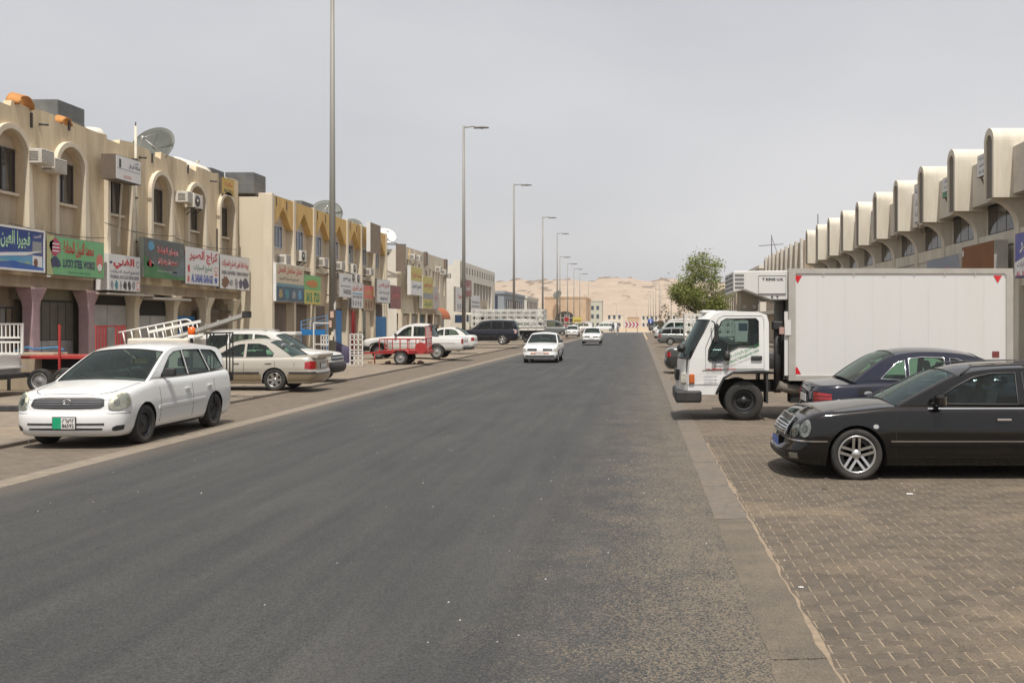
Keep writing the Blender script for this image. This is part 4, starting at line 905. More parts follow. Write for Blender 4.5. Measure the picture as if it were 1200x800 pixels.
# ================================================================== RIGHT: building with hooded fins
M_HOOD = mat('hood_render', lin(0.60, 0.555, 0.46), 0.85, var=0.06, scale=1.4, bump=0.15, bscale=35, dirt=(0.36, 0.295, 0.22, 1), dscale=1.3, dfac=0.6, stretch=(1, 1, .22))
M_RWALL = mat('right_wall', lin(0.56, 0.52, 0.45), 0.88, var=0.08, scale=1.2, bump=0.15, bscale=35, dirt=(0.33, 0.27, 0.21, 1), dscale=0.7, dfac=0.4)
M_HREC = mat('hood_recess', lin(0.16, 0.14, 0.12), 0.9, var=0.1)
RX, RB, RY = 12.0, 4.13, 33.76
br = thing('hooded_building', 'pale concrete building with a row of projecting round-topped hoods over its windows', 'building', (0, 0, 0))
ya, yb = RY-3*RB, RY+9*RB+2.0
MB().box(RX+1.28, 30, ya, yb, .05, 7.9).build('main_block', M_RWALL, br)
MB().box(RX+1.05, RX+1.279, ya, yb, 6.72, 8.1).build('parapet_wall', M_RWALL, br)
MB().box(RX+1.0, RX+1.279, ya, yb, 4.9, 5.38).build('sill_band', M_HOOD, br)
MB().box(RX+1.05, RX+1.279, ya, yb, 3.4, 4.899).build('fascia_wall', M_RWALL, br)
HW = .475
def cap(y0, w, z0, zs, n=14): return [(y0-w, z0)]+[(y0+w*math.cos(a), zs+w*math.sin(a)) for a in [PI-PI*q/n for q in range(n+1)]]+[(y0+w, z0)]
for k in range(-2, 10):
    y = RY+RB*k
    h = MB()
    h.prism(cap(y, HW, 6.38, 8.33), 'x', RX+.14, RX+1.25)
    h.prism(cap(y, HW, 6.38, 8.33), 'x', RX, RX+.139, [list(reversed(cap(y, HW-.16, 6.384, 8.25)))])
    hb = h.build('hood', M_HOOD, br, bevel=.012)
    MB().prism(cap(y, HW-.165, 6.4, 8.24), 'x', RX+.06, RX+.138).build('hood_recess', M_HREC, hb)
    prof = [(RX+1.29, .05), (RX+1.29, 6.5), (RX+.0, 6.379), (RX+.0, 6.33)]+[(RX+.95*math.sin(a)+.0, 5.45+.88*math.cos(a)) for a in [PI/2*q/10 for q in range(1, 11)]]+[(RX+.95, .05)]
    MB().prism(prof, 'y', y-.22, y+.22).build('fin', M_HOOD if True else None, br)
for k in range(-3, 9):
    a = RY+RB*k+.34; b = RY+RB*(k+1)-.34
    MB().box(RX+.66, RX+1.049, a+.14, b-.14, 6.5, 8.1).build('parapet_panel', M_RWALL, br, bevel=.01)
    o = MB(); o.box(RX+1.23, RX+1.275, a+.25, b-.25, 5.4, 6.7); w = o.build('window', M_FRAME, br)
    for q in range(3):
        p = a+.3+q*(b-a-.6)/3; MB().box(RX+1.20, RX+1.228, p+.03, p+(b-a-.6)/3-.03, 5.46, 6.66).build('pane', M_PANE if q != 1 else mat('curtain_glass', lin(.075, .062, .05), .15, var=.25, scale=2, stretch=(1, 8, .3)), w)
    for q in range(2): MB().box(RX+1.23, RX+1.26, a+.3+q*(b-a)/2, a+q*(b-a)/2+(b-a)/2-.1, .15, 3.1).build('shop_shutter', M_SHUT if (k+q) % 2 else mat('olive_shutter', lin(.16, .15, .125), .7, var=.2), br)
def rsign(lab, y0, y1, z0, z1, m, X=RX+.3, **kw): return sign_box(lab, X, y0, y1, z0, z1, m, kw.pop('depth', .25), face=-1, group='shop signs on the hooded building', **kw)
s, Wr, R, D = rsign('blue and white shop sign on the hooded building beside the lorry tail', 28.3, 32.3, 3.5, 4.95, flat('violetblue', (.05, .06, .30)))
D([(0, .05), (1, .05), (1, .3), (.6, .48), (.3, .5), (0, .35)], WHTI, 'swoosh'); Wr('الخبير', .1, .5, .55, .92, WHTI, .03); Wr('لتصليح السيارات', .05, .6, .2, .35, NAVY, .02); Wr('AL KHABEER MOTORS', .03, .9, .03, .15, RED, .02); 
s, Wr, R, D = rsign('bare rust-brown sign board on the hooded building above the lorry box', 34.2, 37.6, 3.5, 4.95, mat('rust_board', lin(.20, .085, .03), .85, var=.15, scale=2), side=M_SHUT, depth=.5); R(.02, .06, .75, .9, WHTI)
s, Wr, R, D = rsign('grey-blue faded sign board beyond the rust-brown board', 37.9, 42.2, 3.4, 4.75, flat('fadedblue', (.16, .19, .24))); Wr('النجم', .3, .7, .4, .7, LRED, .02)
s, Wr, R, D = rsign('dull pink sign further along the hooded building', 46.3, 50, 3.4, 4.6, flat('dullpink', (.32, .18, .16))); Wr('مفروشات', .2, .8, .3, .7, WHTI, .02)
for (k, lab, z0, z1, m) in ((0, 'small white upper sign with dark script fixed between the two nearest hoods', 7.35, 8.15, M_WHT), (1, 'small white and green upper sign between hoods', 7.15, 7.95, M_WHT), (2, 'tall white upper sign with four lines of script between hoods', 6.6, 8.3, M_WHT), (3, 'narrow orange-brown upper board between hoods', 6.6, 8.15, mat('rust_board', lin(.2, .085, .03))), (4, 'small grey upper sign between hoods', 7.2, 8.1, flat('palegrey', (.42, .38, .36)))):
    y = RY+RB*k+(.95 if k != 3 else 1.2)
    s, Wr, R, D = sign_box(lab, RX+.35, y, y+(1.35 if k != 3 else .5), z0, z1, m, .12, face=-1, group='small upper signs on the hooded building')
    if k == 1: R(.02, .98, .02, .3, GREEN)
    for q in range(3 if k != 3 else 0): Wr(['عيادة', 'الدكتور', 'صيدلية', 'الشفاء'][(q+k) % 4], .15, .85, .12+q*.3, .3+q*.3, NAVY if k != 4 else GREYI, .02)
    MB().bar((0.05, .4, -.0), (.3, .4, -.5), .06).build('bracket', M_BROWN, s)
# green plant on a sill
# second right building: ribbed tan parapet
b = thing('ribbed_building', 'tan building with vertical ribs along its parapet beyond the hooded one', 'building', (0, 0, 0))
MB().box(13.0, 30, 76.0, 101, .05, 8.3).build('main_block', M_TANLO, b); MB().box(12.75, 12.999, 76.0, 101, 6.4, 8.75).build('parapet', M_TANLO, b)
for k in range(9): MB().box(12.5, 12.749, 76.3+k*2.7, 76.7+k*2.7, 6.0, 8.9).build('rib', M_RWALL, b)
for k in range(8): window_unit(b, 13.0, 77.2+k*2.7, 79+k*2.7, 4.3, 5.9, (.5,), face=-1)
MB().box(12.2, 13, 76, 101, 3.2, 3.5).build('canopy', M_RWALL, b)
plain_block('white_corner_building', 'low white building with antenna beyond the ribbed tan one', 13, 26, 106, 124, 8.6, M_WHITE, [(13.6+k*2, 14.6+k*2, 5, 6.6) for k in range(3)], [(107+k*2.4, 108.3+k*2.4, 4.6, 6.6) for k in range(6)])
plain_block('tan_far_shop', 'tan far shop row behind the reefer unit', 12.8, 26, 130, 175, 7.6, M_TANLO, [], [(132+k*2.8, 133.4+k*2.8, 4.2, 6.2) for k in range(14)])
a = thing('tv_antenna', 'skeletal television aerial on the low white roof', 'antenna', (14.5, 108, 8.7)); MB().tube([(0, 0, 0), (0, 0, 3.4)], .05, 6).build('mast', M_FRAME, a); MB().tube([(-1.4, 0, 2.2), (1.3, 0, 2.4)], .035, 5).build('boom', M_FRAME, a); MB().tube([(0, 0, 3.2), (1.0, 0, .3)], .03, 5).build('guy_wire', M_FRAME, a)
dish((13.2, 128, 7.6), .8, math.radians(-140), math.radians(30), 'pale dish on the roof beyond the reefer unit', mat('dish_pale', lin(.4, .38, .34), .7))
bx = thing('roof_mast', 'slim mast on the roof behind the farthest hood', 'antenna', (13.5, 74.5, 7.9)); MB().tube([(0, 0, 0), (0, 0, 2.6)], .04, 6).build('mast', M_FRAME, bx); MB().box(-.3, .3, -.2, .2, 0, .5).build('base_box', M_RWALL, bx)
# raised pavement in front of the right shops
MB().box(10.6, 13.4, 10, 214, -.1, .14).build('right_pavement', M_KERB); struct(bpy.data.objects['right_pavement'])
def rebase(o, loc):
    L = Vector(loc); o.location = L
    for c in bpy.data.objects:
        if c.parent == o: c.location = c.location-L
rebase(b1, (FX, Y0+9, 0)); rebase(b2, (X2, Y2+10, 0)); rebase(b3, (X3, 79, 0)); rebase(b4, (X4, 105, 0)); rebase(br, (RX+1.4, 48, 0)); rebase(b, (13, 88, 0))

# ================================================================== lamp posts
def lamp_post(loc, H, label, arm=1.55, rb=0.155, face=1, group='tall street lamps along the left pavement'):
    t = thing('street_lamp', label, 'street lamp', loc, 0 if face == 1 else PI, group)
    MB().tube([(0, 0, 0), (0, 0, H*.5), (0, 0, H)], [rb, rb*.78, rb*.52], 14).build('post', M_POLE, t)
    p = MB(); p.box(-.28, .28, -.28, .28, -.02, .05); p.lathe([(rb+.06, .05), (rb+.05, .5), (rb, .55)], 14); p.build('base_plate', M_POLE, t)
    MB().tube([(0, 0, H-.15), (arm*.45, 0, H-.12+.06), (arm*.6, 0, H-.08)], .045, 8).build('arm', M_POLE, t)
    rows = []
    for i in range(9):
        u = i/8; x = arm*.5+u*1.15; w = .2*math.sin(PI*(.08+.88*u))**.6; hgt = .10*math.sin(PI*(.05+.9*u))
        rows.append([(x, w*math.cos(a), H-.14+(hgt*math.sin(a) if math.sin(a) > 0 else .10*math.sin(a))+.03*u) for a in [2*PI*q/12 for q in range(13)]])
    hd = MB().grid(rows, True).build('lamp_head', mat('lamp_head_grey', lin(.2, .2, .19), .5, var=.08), t)
    MB().lathe([(.001, -.04), (.1, -.03), (.13, 0)], 14, 'z', (arm*.5+.62, 0, H-.22)).build('lens', mat('lamp_lens', lin(.35, .35, .33), .2), hd)
    return t
LP = lamp_post((-13.5, 43.4, LOTZ), 17.4, 'tall grey street lamp with posters at its foot in front of the ochre building')
n1 = [(75.9, 'tall street lamp standing behind the white saloon and black four-wheel drive'), (106.3, 'tall street lamp rising behind the lattice-sided lorry'), (138, 'tall street lamp beside the blue-grey building'), (162.5, 'tall street lamp by the red traffic sign')]
for y, lab in n1: dup(LP, (-13.5, y, LOTZ), 0, lab, 'tall street lamps along the left pavement')
# posters pasted round the first post
random.seed(4)
for k in range(9):
    a = random.uniform(-2.6, -.5); z = random.uniform(1.1, 3.0); h = random.uniform(.18, .32); w = random.uniform(.5, 1.1); R_ = .158
    pm = MB().grid([[(R_*math.cos(a+w*q/5), R_*math.sin(a+w*q/5), z+h*j) for q in range(6)] for j in (0, 1)], True)
    pm.build('pasted_notice', mat('notice%d' % (k % 4), [lin(.6, .57, .5), lin(.55, .38, .3), lin(.45, .45, .45), lin(.62, .55, .4)][k % 4], .8), LP)
tag(MB().box(-.75, .75, -.6, .6, 0, .1).build('post_footing', M_KERB, loc=(-13.4, 43.3, LOTZ-.02), bevel=.02), 'concrete pad under the tall lamp post with notices', 'footing')
LP2 = lamp_post((-13.5, 168, LOTZ), 13.9, 'shorter far street lamp on the left beyond the tall ones', 1.4, .12, 1, 'shorter far street lamps on the left')
for y in (186, 204, 224, 262): dup(LP2, (-13.5, y, 0), 0, None, 'shorter far street lamps on the left')
LP3 = lamp_post((5.2, 255, 0), 13.0, 'far street lamp in the row beyond the crossing on the right', 1.4, .13, -1, 'far street lamps on the right')
for (x, y) in ((4.8, 285), (4.6, 320), (4.2, 360), (3.8, 410), (6.6, 300), (8.5, 262), (-1.6, 600), (-12, 520)): dup(LP3, (x, y, 0), PI, None, 'far street lamps on the right')

# ================================================================== trees
def leaf_mat(name, a, b):
    m, n, l, p = nodes_mat(name)
    oi = n.new('ShaderNodeNewGeometry'); z = nnoise(n, l, oi.outputs['Position'], 1.3, 3); r = oi.outputs['Random Per Island']
    c = nmix(n, l, nmath(n, l, 'ADD', nmath(n, l, 'MULTIPLY', r, .6), nmath(n, l, 'MULTIPLY', z, .4)), a, b)
    l.new(c, p.inputs['Base Color']); p.inputs['Roughness'].default_value = 0.6
    p.inputs['Subsurface Weight'].default_value = 0.0
    tr = n.new('ShaderNodeBsdfTranslucent'); l.new(c, tr.inputs['Color']); mx = n.new('ShaderNodeMixShader'); mx.inputs[0].default_value = .25
    l.new(p.outputs[0], mx.inputs[1]); l.new(tr.outputs[0], mx.inputs[2]); l.new(mx.outputs[0], n['Material Output'].inputs['Surface']); return m
M_LEAF = leaf_mat('acacia_leaf', (0.07, 0.095, 0.016, 1), (0.32, 0.34, 0.075, 1)); M_LEAFD = leaf_mat('dark_leaf', (0.03, 0.045, 0.012, 1), (0.08, 0.10, 0.03, 1)); M_BARK = mat('bark', lin(.10, .075, .055), .95, var=.3, scale=6)
def tree(loc, H, cr, zc, ch, label, seed, leaves, m=M_LEAF, ls=.07, cat='tree', group=None, name='tree'):
    random.seed(seed); t = thing(name, label, cat, loc, 0, group)
    tr = MB(); ends = []
    def limb(p, d, L, r, lev):
        pts = [p]; rs = [r]; q = p.copy(); dd = d.copy()
        for i in range(4):
            dd = (dd+Vector((random.uniform(-.25, .25), random.uniform(-.25, .25), random.uniform(-.05, .2)))).normalized(); q = q+dd*(L/4); pts.append(q.copy()); rs.append(r*(1-.16*(i+1)))
        tr.tube(pts, rs, 6 if lev else 9)
        if lev < 3:
            for i in range(random.randint(3, 4) if lev else 6):
                k = random.choice((2, 3, 4)); a = random.uniform(0, 2*PI); s = random.uniform(.5, 1.0)
                limb(pts[k], Vector((math.cos(a)*s, math.sin(a)*s, random.uniform(.1, .9) if lev < 2 else random.uniform(-.3, .8))).normalized(), L*random.uniform(.36, .52), rs[k]*.6, lev+1)
        if lev >= 2: ends.append(q.copy())
    limb(Vector((0, 0, -.1)), Vector((0, 0, 1)), zc-ch*.45, H*.02, 0)
    tr.build('trunk', M_BARK, t)
    lf = MB(); C = Vector((0, 0, zc)); cl = []
    for e in ends:
        if ((e.x/cr)**2+(e.y/cr)**2+((e.z-zc)/ch)**2) < 1.25: cl.append(e)
    for i in range(60):                                   # clumps filling the crown, tapering upwards
        u = random.uniform(-1, 1); a = random.uniform(0, 2*PI); w = cr*random.uniform(.2, 1.0)**.6*math.sqrt(max(0.04, 1-u*u))*(1-.30*u)
        cl.append(Vector((w*math.cos(a), w*math.sin(a), zc+ch*u*.97)))
    for i in range(leaves):
        c = cl[int(len(cl)*random.random()**1.35)]; s = cr*.17
        p = c+Vector((random.gauss(0, s), random.gauss(0, s), random.gauss(0, s*.75)))
        a = Vector((random.uniform(-1, 1), random.uniform(-1, 1), random.uniform(-.8, .5))).normalized(); b_ = a.cross(Vector((random.uniform(-1, 1), random.uniform(-1, 1), random.uniform(-1, 1)))).normalized()
        L = ls*random.uniform(.7, 1.5); w = L*.38
        lf.add([p-a*L, p+b_*w, p+a*L, p-b_*w], [(0, 1, 2, 3)])
    lf.build('crown', m, t, fix=False); return t
tree((4.85, 75, -.3), 7.6, 1.95, 5.6, 2.1, 'bushy green roadside tree standing behind the box lorry cab', 12, 19000, M_LEAF, .08)
for (x, y, h, sd, lab) in ((3.9, 150, 5.2, 1, 'sparse brown far tree beside the round blue sign'), (6.6, 160, 5.8, 2, 'middle one of the sparse brown far trees'), (9.2, 140, 6.0, 3, 'sparse brown far tree standing close to the far tan shops')):
    tree((x, y, 0), h, 1.0, h*.6, h*.42, lab, sd, 900, leaf_mat('dry_leaf%d' % sd, (.11, .085, .05, 1), (.2, .16, .1, 1)), .16, 'tree', 'sparse far trees on the right')
tree((-16.5, 270, 0), 7, 1.6, 4.6, 2.4, 'dark upright far tree beside the pale green block', 31, 1500, M_LEAFD, .25)
tree((11.4, 60.5, 3.4), 2.2, .8, 1.3, .8, 'pale green bushy plant growing on the shop canopy under the hoods', 33, 900, leaf_mat('bush_leaf', (.14, .18, .03, 1), (.3, .34, .07, 1)), .1, 'plant', None, 'plant')
# the street climbs very gently: settle everything fixed along it to the right level
for o in [q for q in bpy.data.objects if q.parent is None and q.type in ('EMPTY', 'MESH') and q.get('kind') is None and q.get('category') not in ('litter', None)]:
    y = o.location.y
    if y < 20: continue
    o.location.y = y*1.008; o.location.z += .06-.0050*min(y, 130)
# ================================================================== VEHICLES
M_TYRE = mat('tyre', lin(.022, .021, .02), .85, var=.25, scale=8, dirt=(.13, .105, .08, 1), dscale=3, dfac=.35)
M_ALLOY = mat('alloy', lin(.55, .55, .54), .28, metal=.9, var=.08); M_STEELB = mat('black_steel', lin(.02, .02, .021), .45, var=.2); M_STEELG = mat('grey_steel_rim', lin(.32, .32, .31), .5, metal=.5)
M_RUB = mat('black_plastic', lin(.022, .022, .023), .55, var=.2, dirt=(.12, .1, .08, 1), dscale=2, dfac=.3); M_CHROME = mat('chrome', lin(.65, .65, .66), .12, metal=1, var=.03)
M_LAMP = mat('headlamp', lin(.40, .39, .34), .10, var=.3, scale=9, coat=.8); M_LAMPI = mat('lamp_reflector', lin(.32, .32, .30), .15, metal=.7); M_TAIL = mat('tail_lamp', lin(.32, .008, .012), .15, var=.3, scale=12, coat=.8); M_AMBER = mat('amber_lamp', lin(.42, .10, .02), .2, coat=.6)
M_GL = glass('car_glass', (.50, .60, .58, 1), .0); M_GLD = glass('car_glass_dark', (.46, .56, .53, 1), .0); M_GLT = glass('car_glass_tint', (.05, .055, .06, 1), .0); M_GLG = glass('car_glass_green', (.42, .60, .47, 1), .03)
M_SEAT = mat('seat_cloth', lin(.22, .22, .22), .9, var=.2); M_TRIM = mat('cabin_dark', lin(.035, .035, .037), .8, var=.1); M_SEAM = mat('panel_gap', lin(.012, .012, .012), .9)
M_UNDER = mat('underbody', lin(.018, .017, .016), .95)
P_WHITE = paint('white_paint', lin(.64, .645, .635), .22, .10); P_WHITE2 = paint('white_paint_dusty', lin(.62, .615, .59), .3, .2); P_SILV = paint('silver_beige_paint', lin(.47, .44, .38), .3, .12, .35); P_GOLD = paint('bronze_paint', lin(.27, .215, .14), .35, .15, .35)
P_BLACK = paint('black_paint', lin(.004, .004, .0045), .05, .02, 0, 0); P_NAVY = paint('navy_paint', lin(.006, .010, .026), .07, .05, 0, 0); P_RR = paint('dark_blue_paint', lin(.008, .010, .019), .1, .03, 0, .0); P_GREY = paint('grey_paint', lin(.13, .145, .145), .3, .2, .3); P_DKG = paint('charcoal_paint', lin(.02, .024, .024), .2, .1); P_TEAL = paint('teal_paint', lin(.02, .10, .15), .3, .2); P_RED = paint('red_paint', lin(.36, .015, .018), .45, .18, 0, .2)

def wheel(parent, x, y, R, w, side, kind, seg=30):
    rr = R*(.66 if kind not in ('merc',) else .74)
    hub = MB().lathe([(.001, side*w*.1), (R*.5, side*w*.1), (R*.5, side*w*.0)], 16, 'y').build('wheel', M_UNDER, parent); hub.location = (x, y, R)
    h = w/2
    prof = [(rr, -h*.9), (R*.93, -h), (R*.985, -h*.82), (R, -h*.5), (R, h*.5), (R*.985, h*.82), (R*.93, h), (rr+.012, h*.95), (rr, h*.8)]
    MB().lathe(prof, seg, 'y').build('tyre', M_TYRE, hub)
    s = side; r = MB(); m = M_ALLOY; f = s*h
    r.lathe([(rr*1.0, -f*.7), (rr, f*.86), (rr*.95, f*.92), (rr*.9, f*.86), (rr*.88, f*.3)], seg, 'y')
    def spoke(a, w0, w1, r0=.14, r1=.9, d0=.62, d1=.80, off=0):
        c, q = math.cos(a), math.sin(a); n = (-q, c)
        P = []
        for rad, ww, dd in ((r0*rr, w0, d0), (r1*rr, w1, d1)):
            for e in (-1, 1):
                ox, oz = c*rad+n[0]*(e*ww/2+off), q*rad+n[1]*(e*ww/2+off)
                P += [(ox, f*dd, oz), (ox, f*(dd-.3), oz)]
        r.add(P, [(0, 2, 6, 4), (0, 4, 5, 1), (2, 3, 7, 6), (1, 5, 7, 3)])
    if kind == 'steel':
        m = M_STEELB; n = 20
        r.lathe([(.001, f*.72), (rr*.2, f*.72), (rr*.32, f*.5), (rr*.55, f*.62), (rr*.62, f*.62), (rr*.88, f*.35), (rr*.9, f*.3)], seg, 'y')
        for k in range(8):
            a = 2*PI*k/8; r.lathe([(.001, f*.66), (rr*.06, f*.65), (rr*.06, f*.5)], 8, 'y', (math.cos(a)*rr*.74, 0, math.sin(a)*rr*.74))
    elif kind == 'truck':
        m = M_STEELB
        r.lathe([(.001, f*.5), (rr*.28, f*.5), (rr*.3, f*.1), (rr*.6, f*.15), (rr*.75, f*.45), (rr*.92, f*.3)], seg, 'y')
        for k in range(6):
            a = 2*PI*k/6; r.lathe([(.001, f*.32), (rr*.06, f*.32), (rr*.06, f*.1)], 6, 'y', (math.cos(a)*rr*.45, 0, math.sin(a)*rr*.45))
    elif kind == 'merc':
        for k in range(5):
            a = 2*PI*k/5+.3
            for e in (-1, 1): spoke(a, .030, .034, .22, .93, .55, .86, e*.036)
        r.lathe([(.001, f*.66), (rr*.24, f*.62), (rr*.27, f*.3)], 20, 'y'); r.lathe([(.9*rr, f*.86), (.98*rr, f*.95), (1.0*rr, f*.9)], seg, 'y')
    elif kind == 'six':
        for k in range(6): spoke(2*PI*k/6, .09, .075, .1, .92, .6, .8)
        r.lathe([(.001, f*.68), (rr*.25, f*.64), (rr*.28, f*.3)], 20, 'y')
    elif kind == 'five':
        for k in range(5): spoke(2*PI*k/5+.2, .10, .13, .1, .92, .6, .8)
        r.lathe([(.001, f*.68), (rr*.25, f*.64), (rr*.28, f*.3)], 20, 'y')
    else:
        m = M_STEELG
        r.lathe([(.001, f*.75), (rr*.3, f*.72), (rr*.4, f*.5), (rr*.6, f*.6), (rr*.9, f*.35)], seg, 'y')
    r.build('rim', m, hub)
    if kind in ('merc', 'six', 'five'): MB().lathe([(.02, f*.2), (rr*.86, f*.2)], 20, 'y').build('brake_disc', M_STEELB, hub)
    return hub

def catmull(pts, sub=6):
    out = []
    n = len(pts)
    for i in range(n-1):
        p0 = pts[max(0, i-1)]; p1 = pts[i]; p2 = pts[i+1]; p3 = pts[min(n-1, i+2)]
        for k in range(sub):
            t = k/sub
            out.append(tuple(.5*((2*p1[j])+(-p0[j]+p2[j])*t+(2*p0[j]-5*p1[j]+4*p2[j]-p3[j])*t*t+(-p0[j]+3*p1[j]-3*p2[j]+p3[j])*t**3) for j in (0, 1)))
    out.append(pts[-1]); return out

WI = [(0, .11), (.06, .06), (.2, .025), (.4, .004), (.6, 0), (.64, .004), (.85, .028), (.94, .045), (1.0, .085)]
class Car:
    def __init__(c, name, label, L, W, H, wb, fo, R, zt, roof, A1, C1, windows, body, wheelkind='plain', loc=(0, 0, 0), rz=0, cat='car', group=None, af=.38, ar=.38, n=3.5, fin=None, rin=None,
                 sill=.20, rw=.70, glass=None, low=None, lod=1, crown=None, tyre_w=.2, arch=1.14, bul=.06, wi=None, seats=True, cabin=None, screen=None, lowz=.52, bed=None):
        c.L, c.W, c.H, c.wb, c.fo, c.R, c.zt, c.af, c.ar, c.n, c.sill = L, W, H, wb, fo, R, zt, af, ar, n, sill
        c.fin = fin or [(0, .10), (.12, .03), (.3, .0), (.52, .015), (.56, .05), (.8, .07), (1, .13)]; c.rin = rin or [(0, .12), (.12, .04), (.3, .0), (.5, .01), (.55, .04), (.85, .05), (1, .09)]
        c.wi = wi or WI; c.rw = rw; c.roof = roof; c.body = body; c.A1, c.C1 = A1, C1; c.lod = lod; c.bed = bed
        c.crown = crown or [(0, .01), (.5, .035), (1.2, .045), (L-.9, .05), (L-.1, .02)]
        gl = glass or M_GL
        t = c.t = thing(name, label, cat, loc, rz, group)
        c.sw = [fo, fo+wb]; c.Ra = R*arch
        # -- lower body shell
        ps = [k/9 for k in range(10)] if lod else [k/5 for k in range(6)]
        ss = set()
        for sw in c.sw:
            for k in range(15 if lod else 9): ss.add(round(sw+c.Ra*math.cos(PI*k/(14 if lod else 8)), 4))
            ss.add(round(sw-c.Ra-.012, 4)); ss.add(round(sw+c.Ra+.012, 4))
        q = af
        while q < L-ar: ss.add(round(q, 3)); q += .14 if lod else .3
        ss = sorted(x for x in ss if af < x < L-ar)
        ss2 = []
        for x in ss:
            if not ss2 or x-ss2[-1] > .009: ss2.append(x)
        c.psides = ps+[1+(x-af)/(L-ar-af) for x in ss2]+[2+k/9 for k in range(10)] if lod else ps+[1+(x-af)/(L-ar-af) for x in ss2]+[2+k/5 for k in range(6)]
        tl = [0, .05, .12, .22, .34, .46, .56, .6, .63, .72, .82, .9, .95, .98, 1.0] if lod else [0, .1, .3, .55, .62, .8, .94, 1]
        m = MB()
        for sg in (1, -1):
            rows = []
            for p in c.psides:
                s = c.s_of(p); z0 = c.zlow(s) if 1 <= p <= 2 else c.zlow(s); z1 = c.ztop(s)
                rows.append([c.P(p, z0+(z1-z0)*tt, sg) for tt in tl])
            m.grid(rows, True, sg < 0)
        # hood / deck
        cols = 13 if lod else 7
        A0, C0 = roof[0][0], roof[-1][0]
        rows = []; sv = []
        for p in c.psides:
            s = c.s_of(p); z = c.ztop(s); e = c.P(p, z, 1); cr = sinterp(c.crown, s)
            rows.append([(e[0], e[1]*v, z+cr*(1-v*v)) for v in [-1+2*k/(cols-1) for k in range(cols)]]); sv.append(s)
        b = len(m.v)
        for r in rows: m.v += r
        for i in range(len(rows)-1):
            sm = (sv[i]+sv[i+1])/2
            for j in range(cols-1):
                vm = abs(-1+2*(j+.5)/(cols-1))
                if A0+.15 < sm < C0-.12 and vm < .9: continue
                if bed and bed[0] < sm < bed[1] and vm < .93: continue
                m.f.append((b+i*cols+j, b+(i+1)*cols+j, b+(i+1)*cols+j+1, b+i*cols+j+1)); m.sm.append(True)
        me = m.mesh('body', body, fix=False); bm = bmesh.new(); bm.from_mesh(me); bmesh.ops.remove_doubles(bm, verts=bm.verts, dist=.0015); bmesh.ops.recalc_face_normals(bm, faces=bm.faces); bm.to_mesh(me); bm.free()
        me.set_sharp_from_angle(angle=math.radians(38)); c.bodyo = link('body', me, t)
        if low:      # two-tone lower flanks
            for sg in (1, -1): c.patch('lower_body', [(.0, sill+.005, lowz), (1, sill+.005, lowz), (1.0+(c.sw[0]-c.Ra-af)/(L-ar-af)-.005, sill+.005, lowz)], low, sg, off=.003); c.patch('lower_body', [(1+(c.sw[0]+c.Ra+.02-af)/(L-ar-af), sill+.005, lowz), (1+(c.sw[1]-c.Ra-.02-af)/(L-ar-af), sill+.005, lowz)], low, sg, off=.003); c.patch('lower_body', [(1+(c.sw[1]+c.Ra+.02-af)/(L-ar-af), sill+.005, lowz), (2, sill+.005, lowz), (3, sill+.005, lowz)], low, sg, off=.003)
        # -- floor, wheel wells
        u = MB(); u.box(L/2-L+.25, L/2-.25, -W/2+.32, W/2-.32, sill-.02, sill+.12); u.box(L/2-c.sw[1]+c.Ra, L/2-c.sw[0]-c.Ra, -W/2+.1, W/2-.1, sill+.01, sill+.1)
        for sw in c.sw:
            for sg in (1, -1):
                xs = L/2-sw; rr = [[(xs+c.Ra*1.0*math.cos(a), sg*yy, R+c.Ra*1.0*math.sin(a)) for a in [PI*k/14-.2+.4*k/14 for k in range(15)]] for yy in (W/2-.035, W/2-.34)]
                u.grid(rr, True); u.add([(xs, sg*(W/2-.34), R)]+rr[1], [(0, k+1, k+2) for k in range(14)])
        u.build('underbody', M_UNDER, t)
        for sw in c.sw:
            for sg in (1, -1): wheel(t, L/2-sw, sg*(W/2-tyre_w/2-.015), R, tyre_w, sg, wheelkind, 32 if lod else 18)
        # -- greenhouse
        ol = catmull(roof, 7 if lod else 3); c.ol = ol
        zb0 = lambda s: c.ztop(s)-.012
        belt = []
        q = C0-.15
        while q > A0+.1: belt.append((q, zb0(q))); q -= .22
        outer = ol+belt
        for sg in (1, -1):
            loops = [outer]+windows
            flat_ = [p for lp in loops for p in lp]
            tri = tessellate_polygon([[Vector((p[0], p[1], 0)) for p in lp] for lp in loops])
            mm = MB(); mm.add([c.G(p[0], p[1], sg) for p in flat_], [tuple(x) for x in tri], False)
            mm.build('side_frame', body, t)
            for w in windows:
                mb = MB(); tr = tessellate_polygon([[Vector((p[0], p[1], 0)) for p in w]])
                mb.add([c.G(p[0], p[1], sg, -.008) for p in w], [tuple(x) for x in tr]); wo = mb.build('side_window', gl, t)
                if lod: MB().tube([c.G(p[0], p[1], sg, .001) for p in w], .011, 6, True).build('window_trim', screen or M_RUB, wo)
        vs = [-1, -.93, -.75, -.5, -.25, 0, .25, .5, .75, .93, 1]
        def strip(i0, i1):
            rows = []
            for i in range(i0, i1+1):
                s, z = ol[i]; a = ol[max(0, i-1)]; d = ol[min(len(ol)-1, i+1)]; tx, tz = d[0]-a[0], d[1]-a[1]; l = math.hypot(tx, tz) or 1; nx, nz = -tz/l, tx/l
                ye = c.G(s, z, 1)[1]
                rows.append([(L/2-(s+nx*bul*(1-v*v)), v*ye, z+nz*bul*(1-v*v)) for v in vs])
            return rows
        iA = min(range(len(ol)), key=lambda i: abs(ol[i][0]-A1) if i < len(ol)/2 else 9); iC = min(range(len(ol)), key=lambda i: abs(ol[i][0]-C1) if i > len(ol)/3 else 9)
        rf = MB(); rf.grid(strip(iA, iC), True)
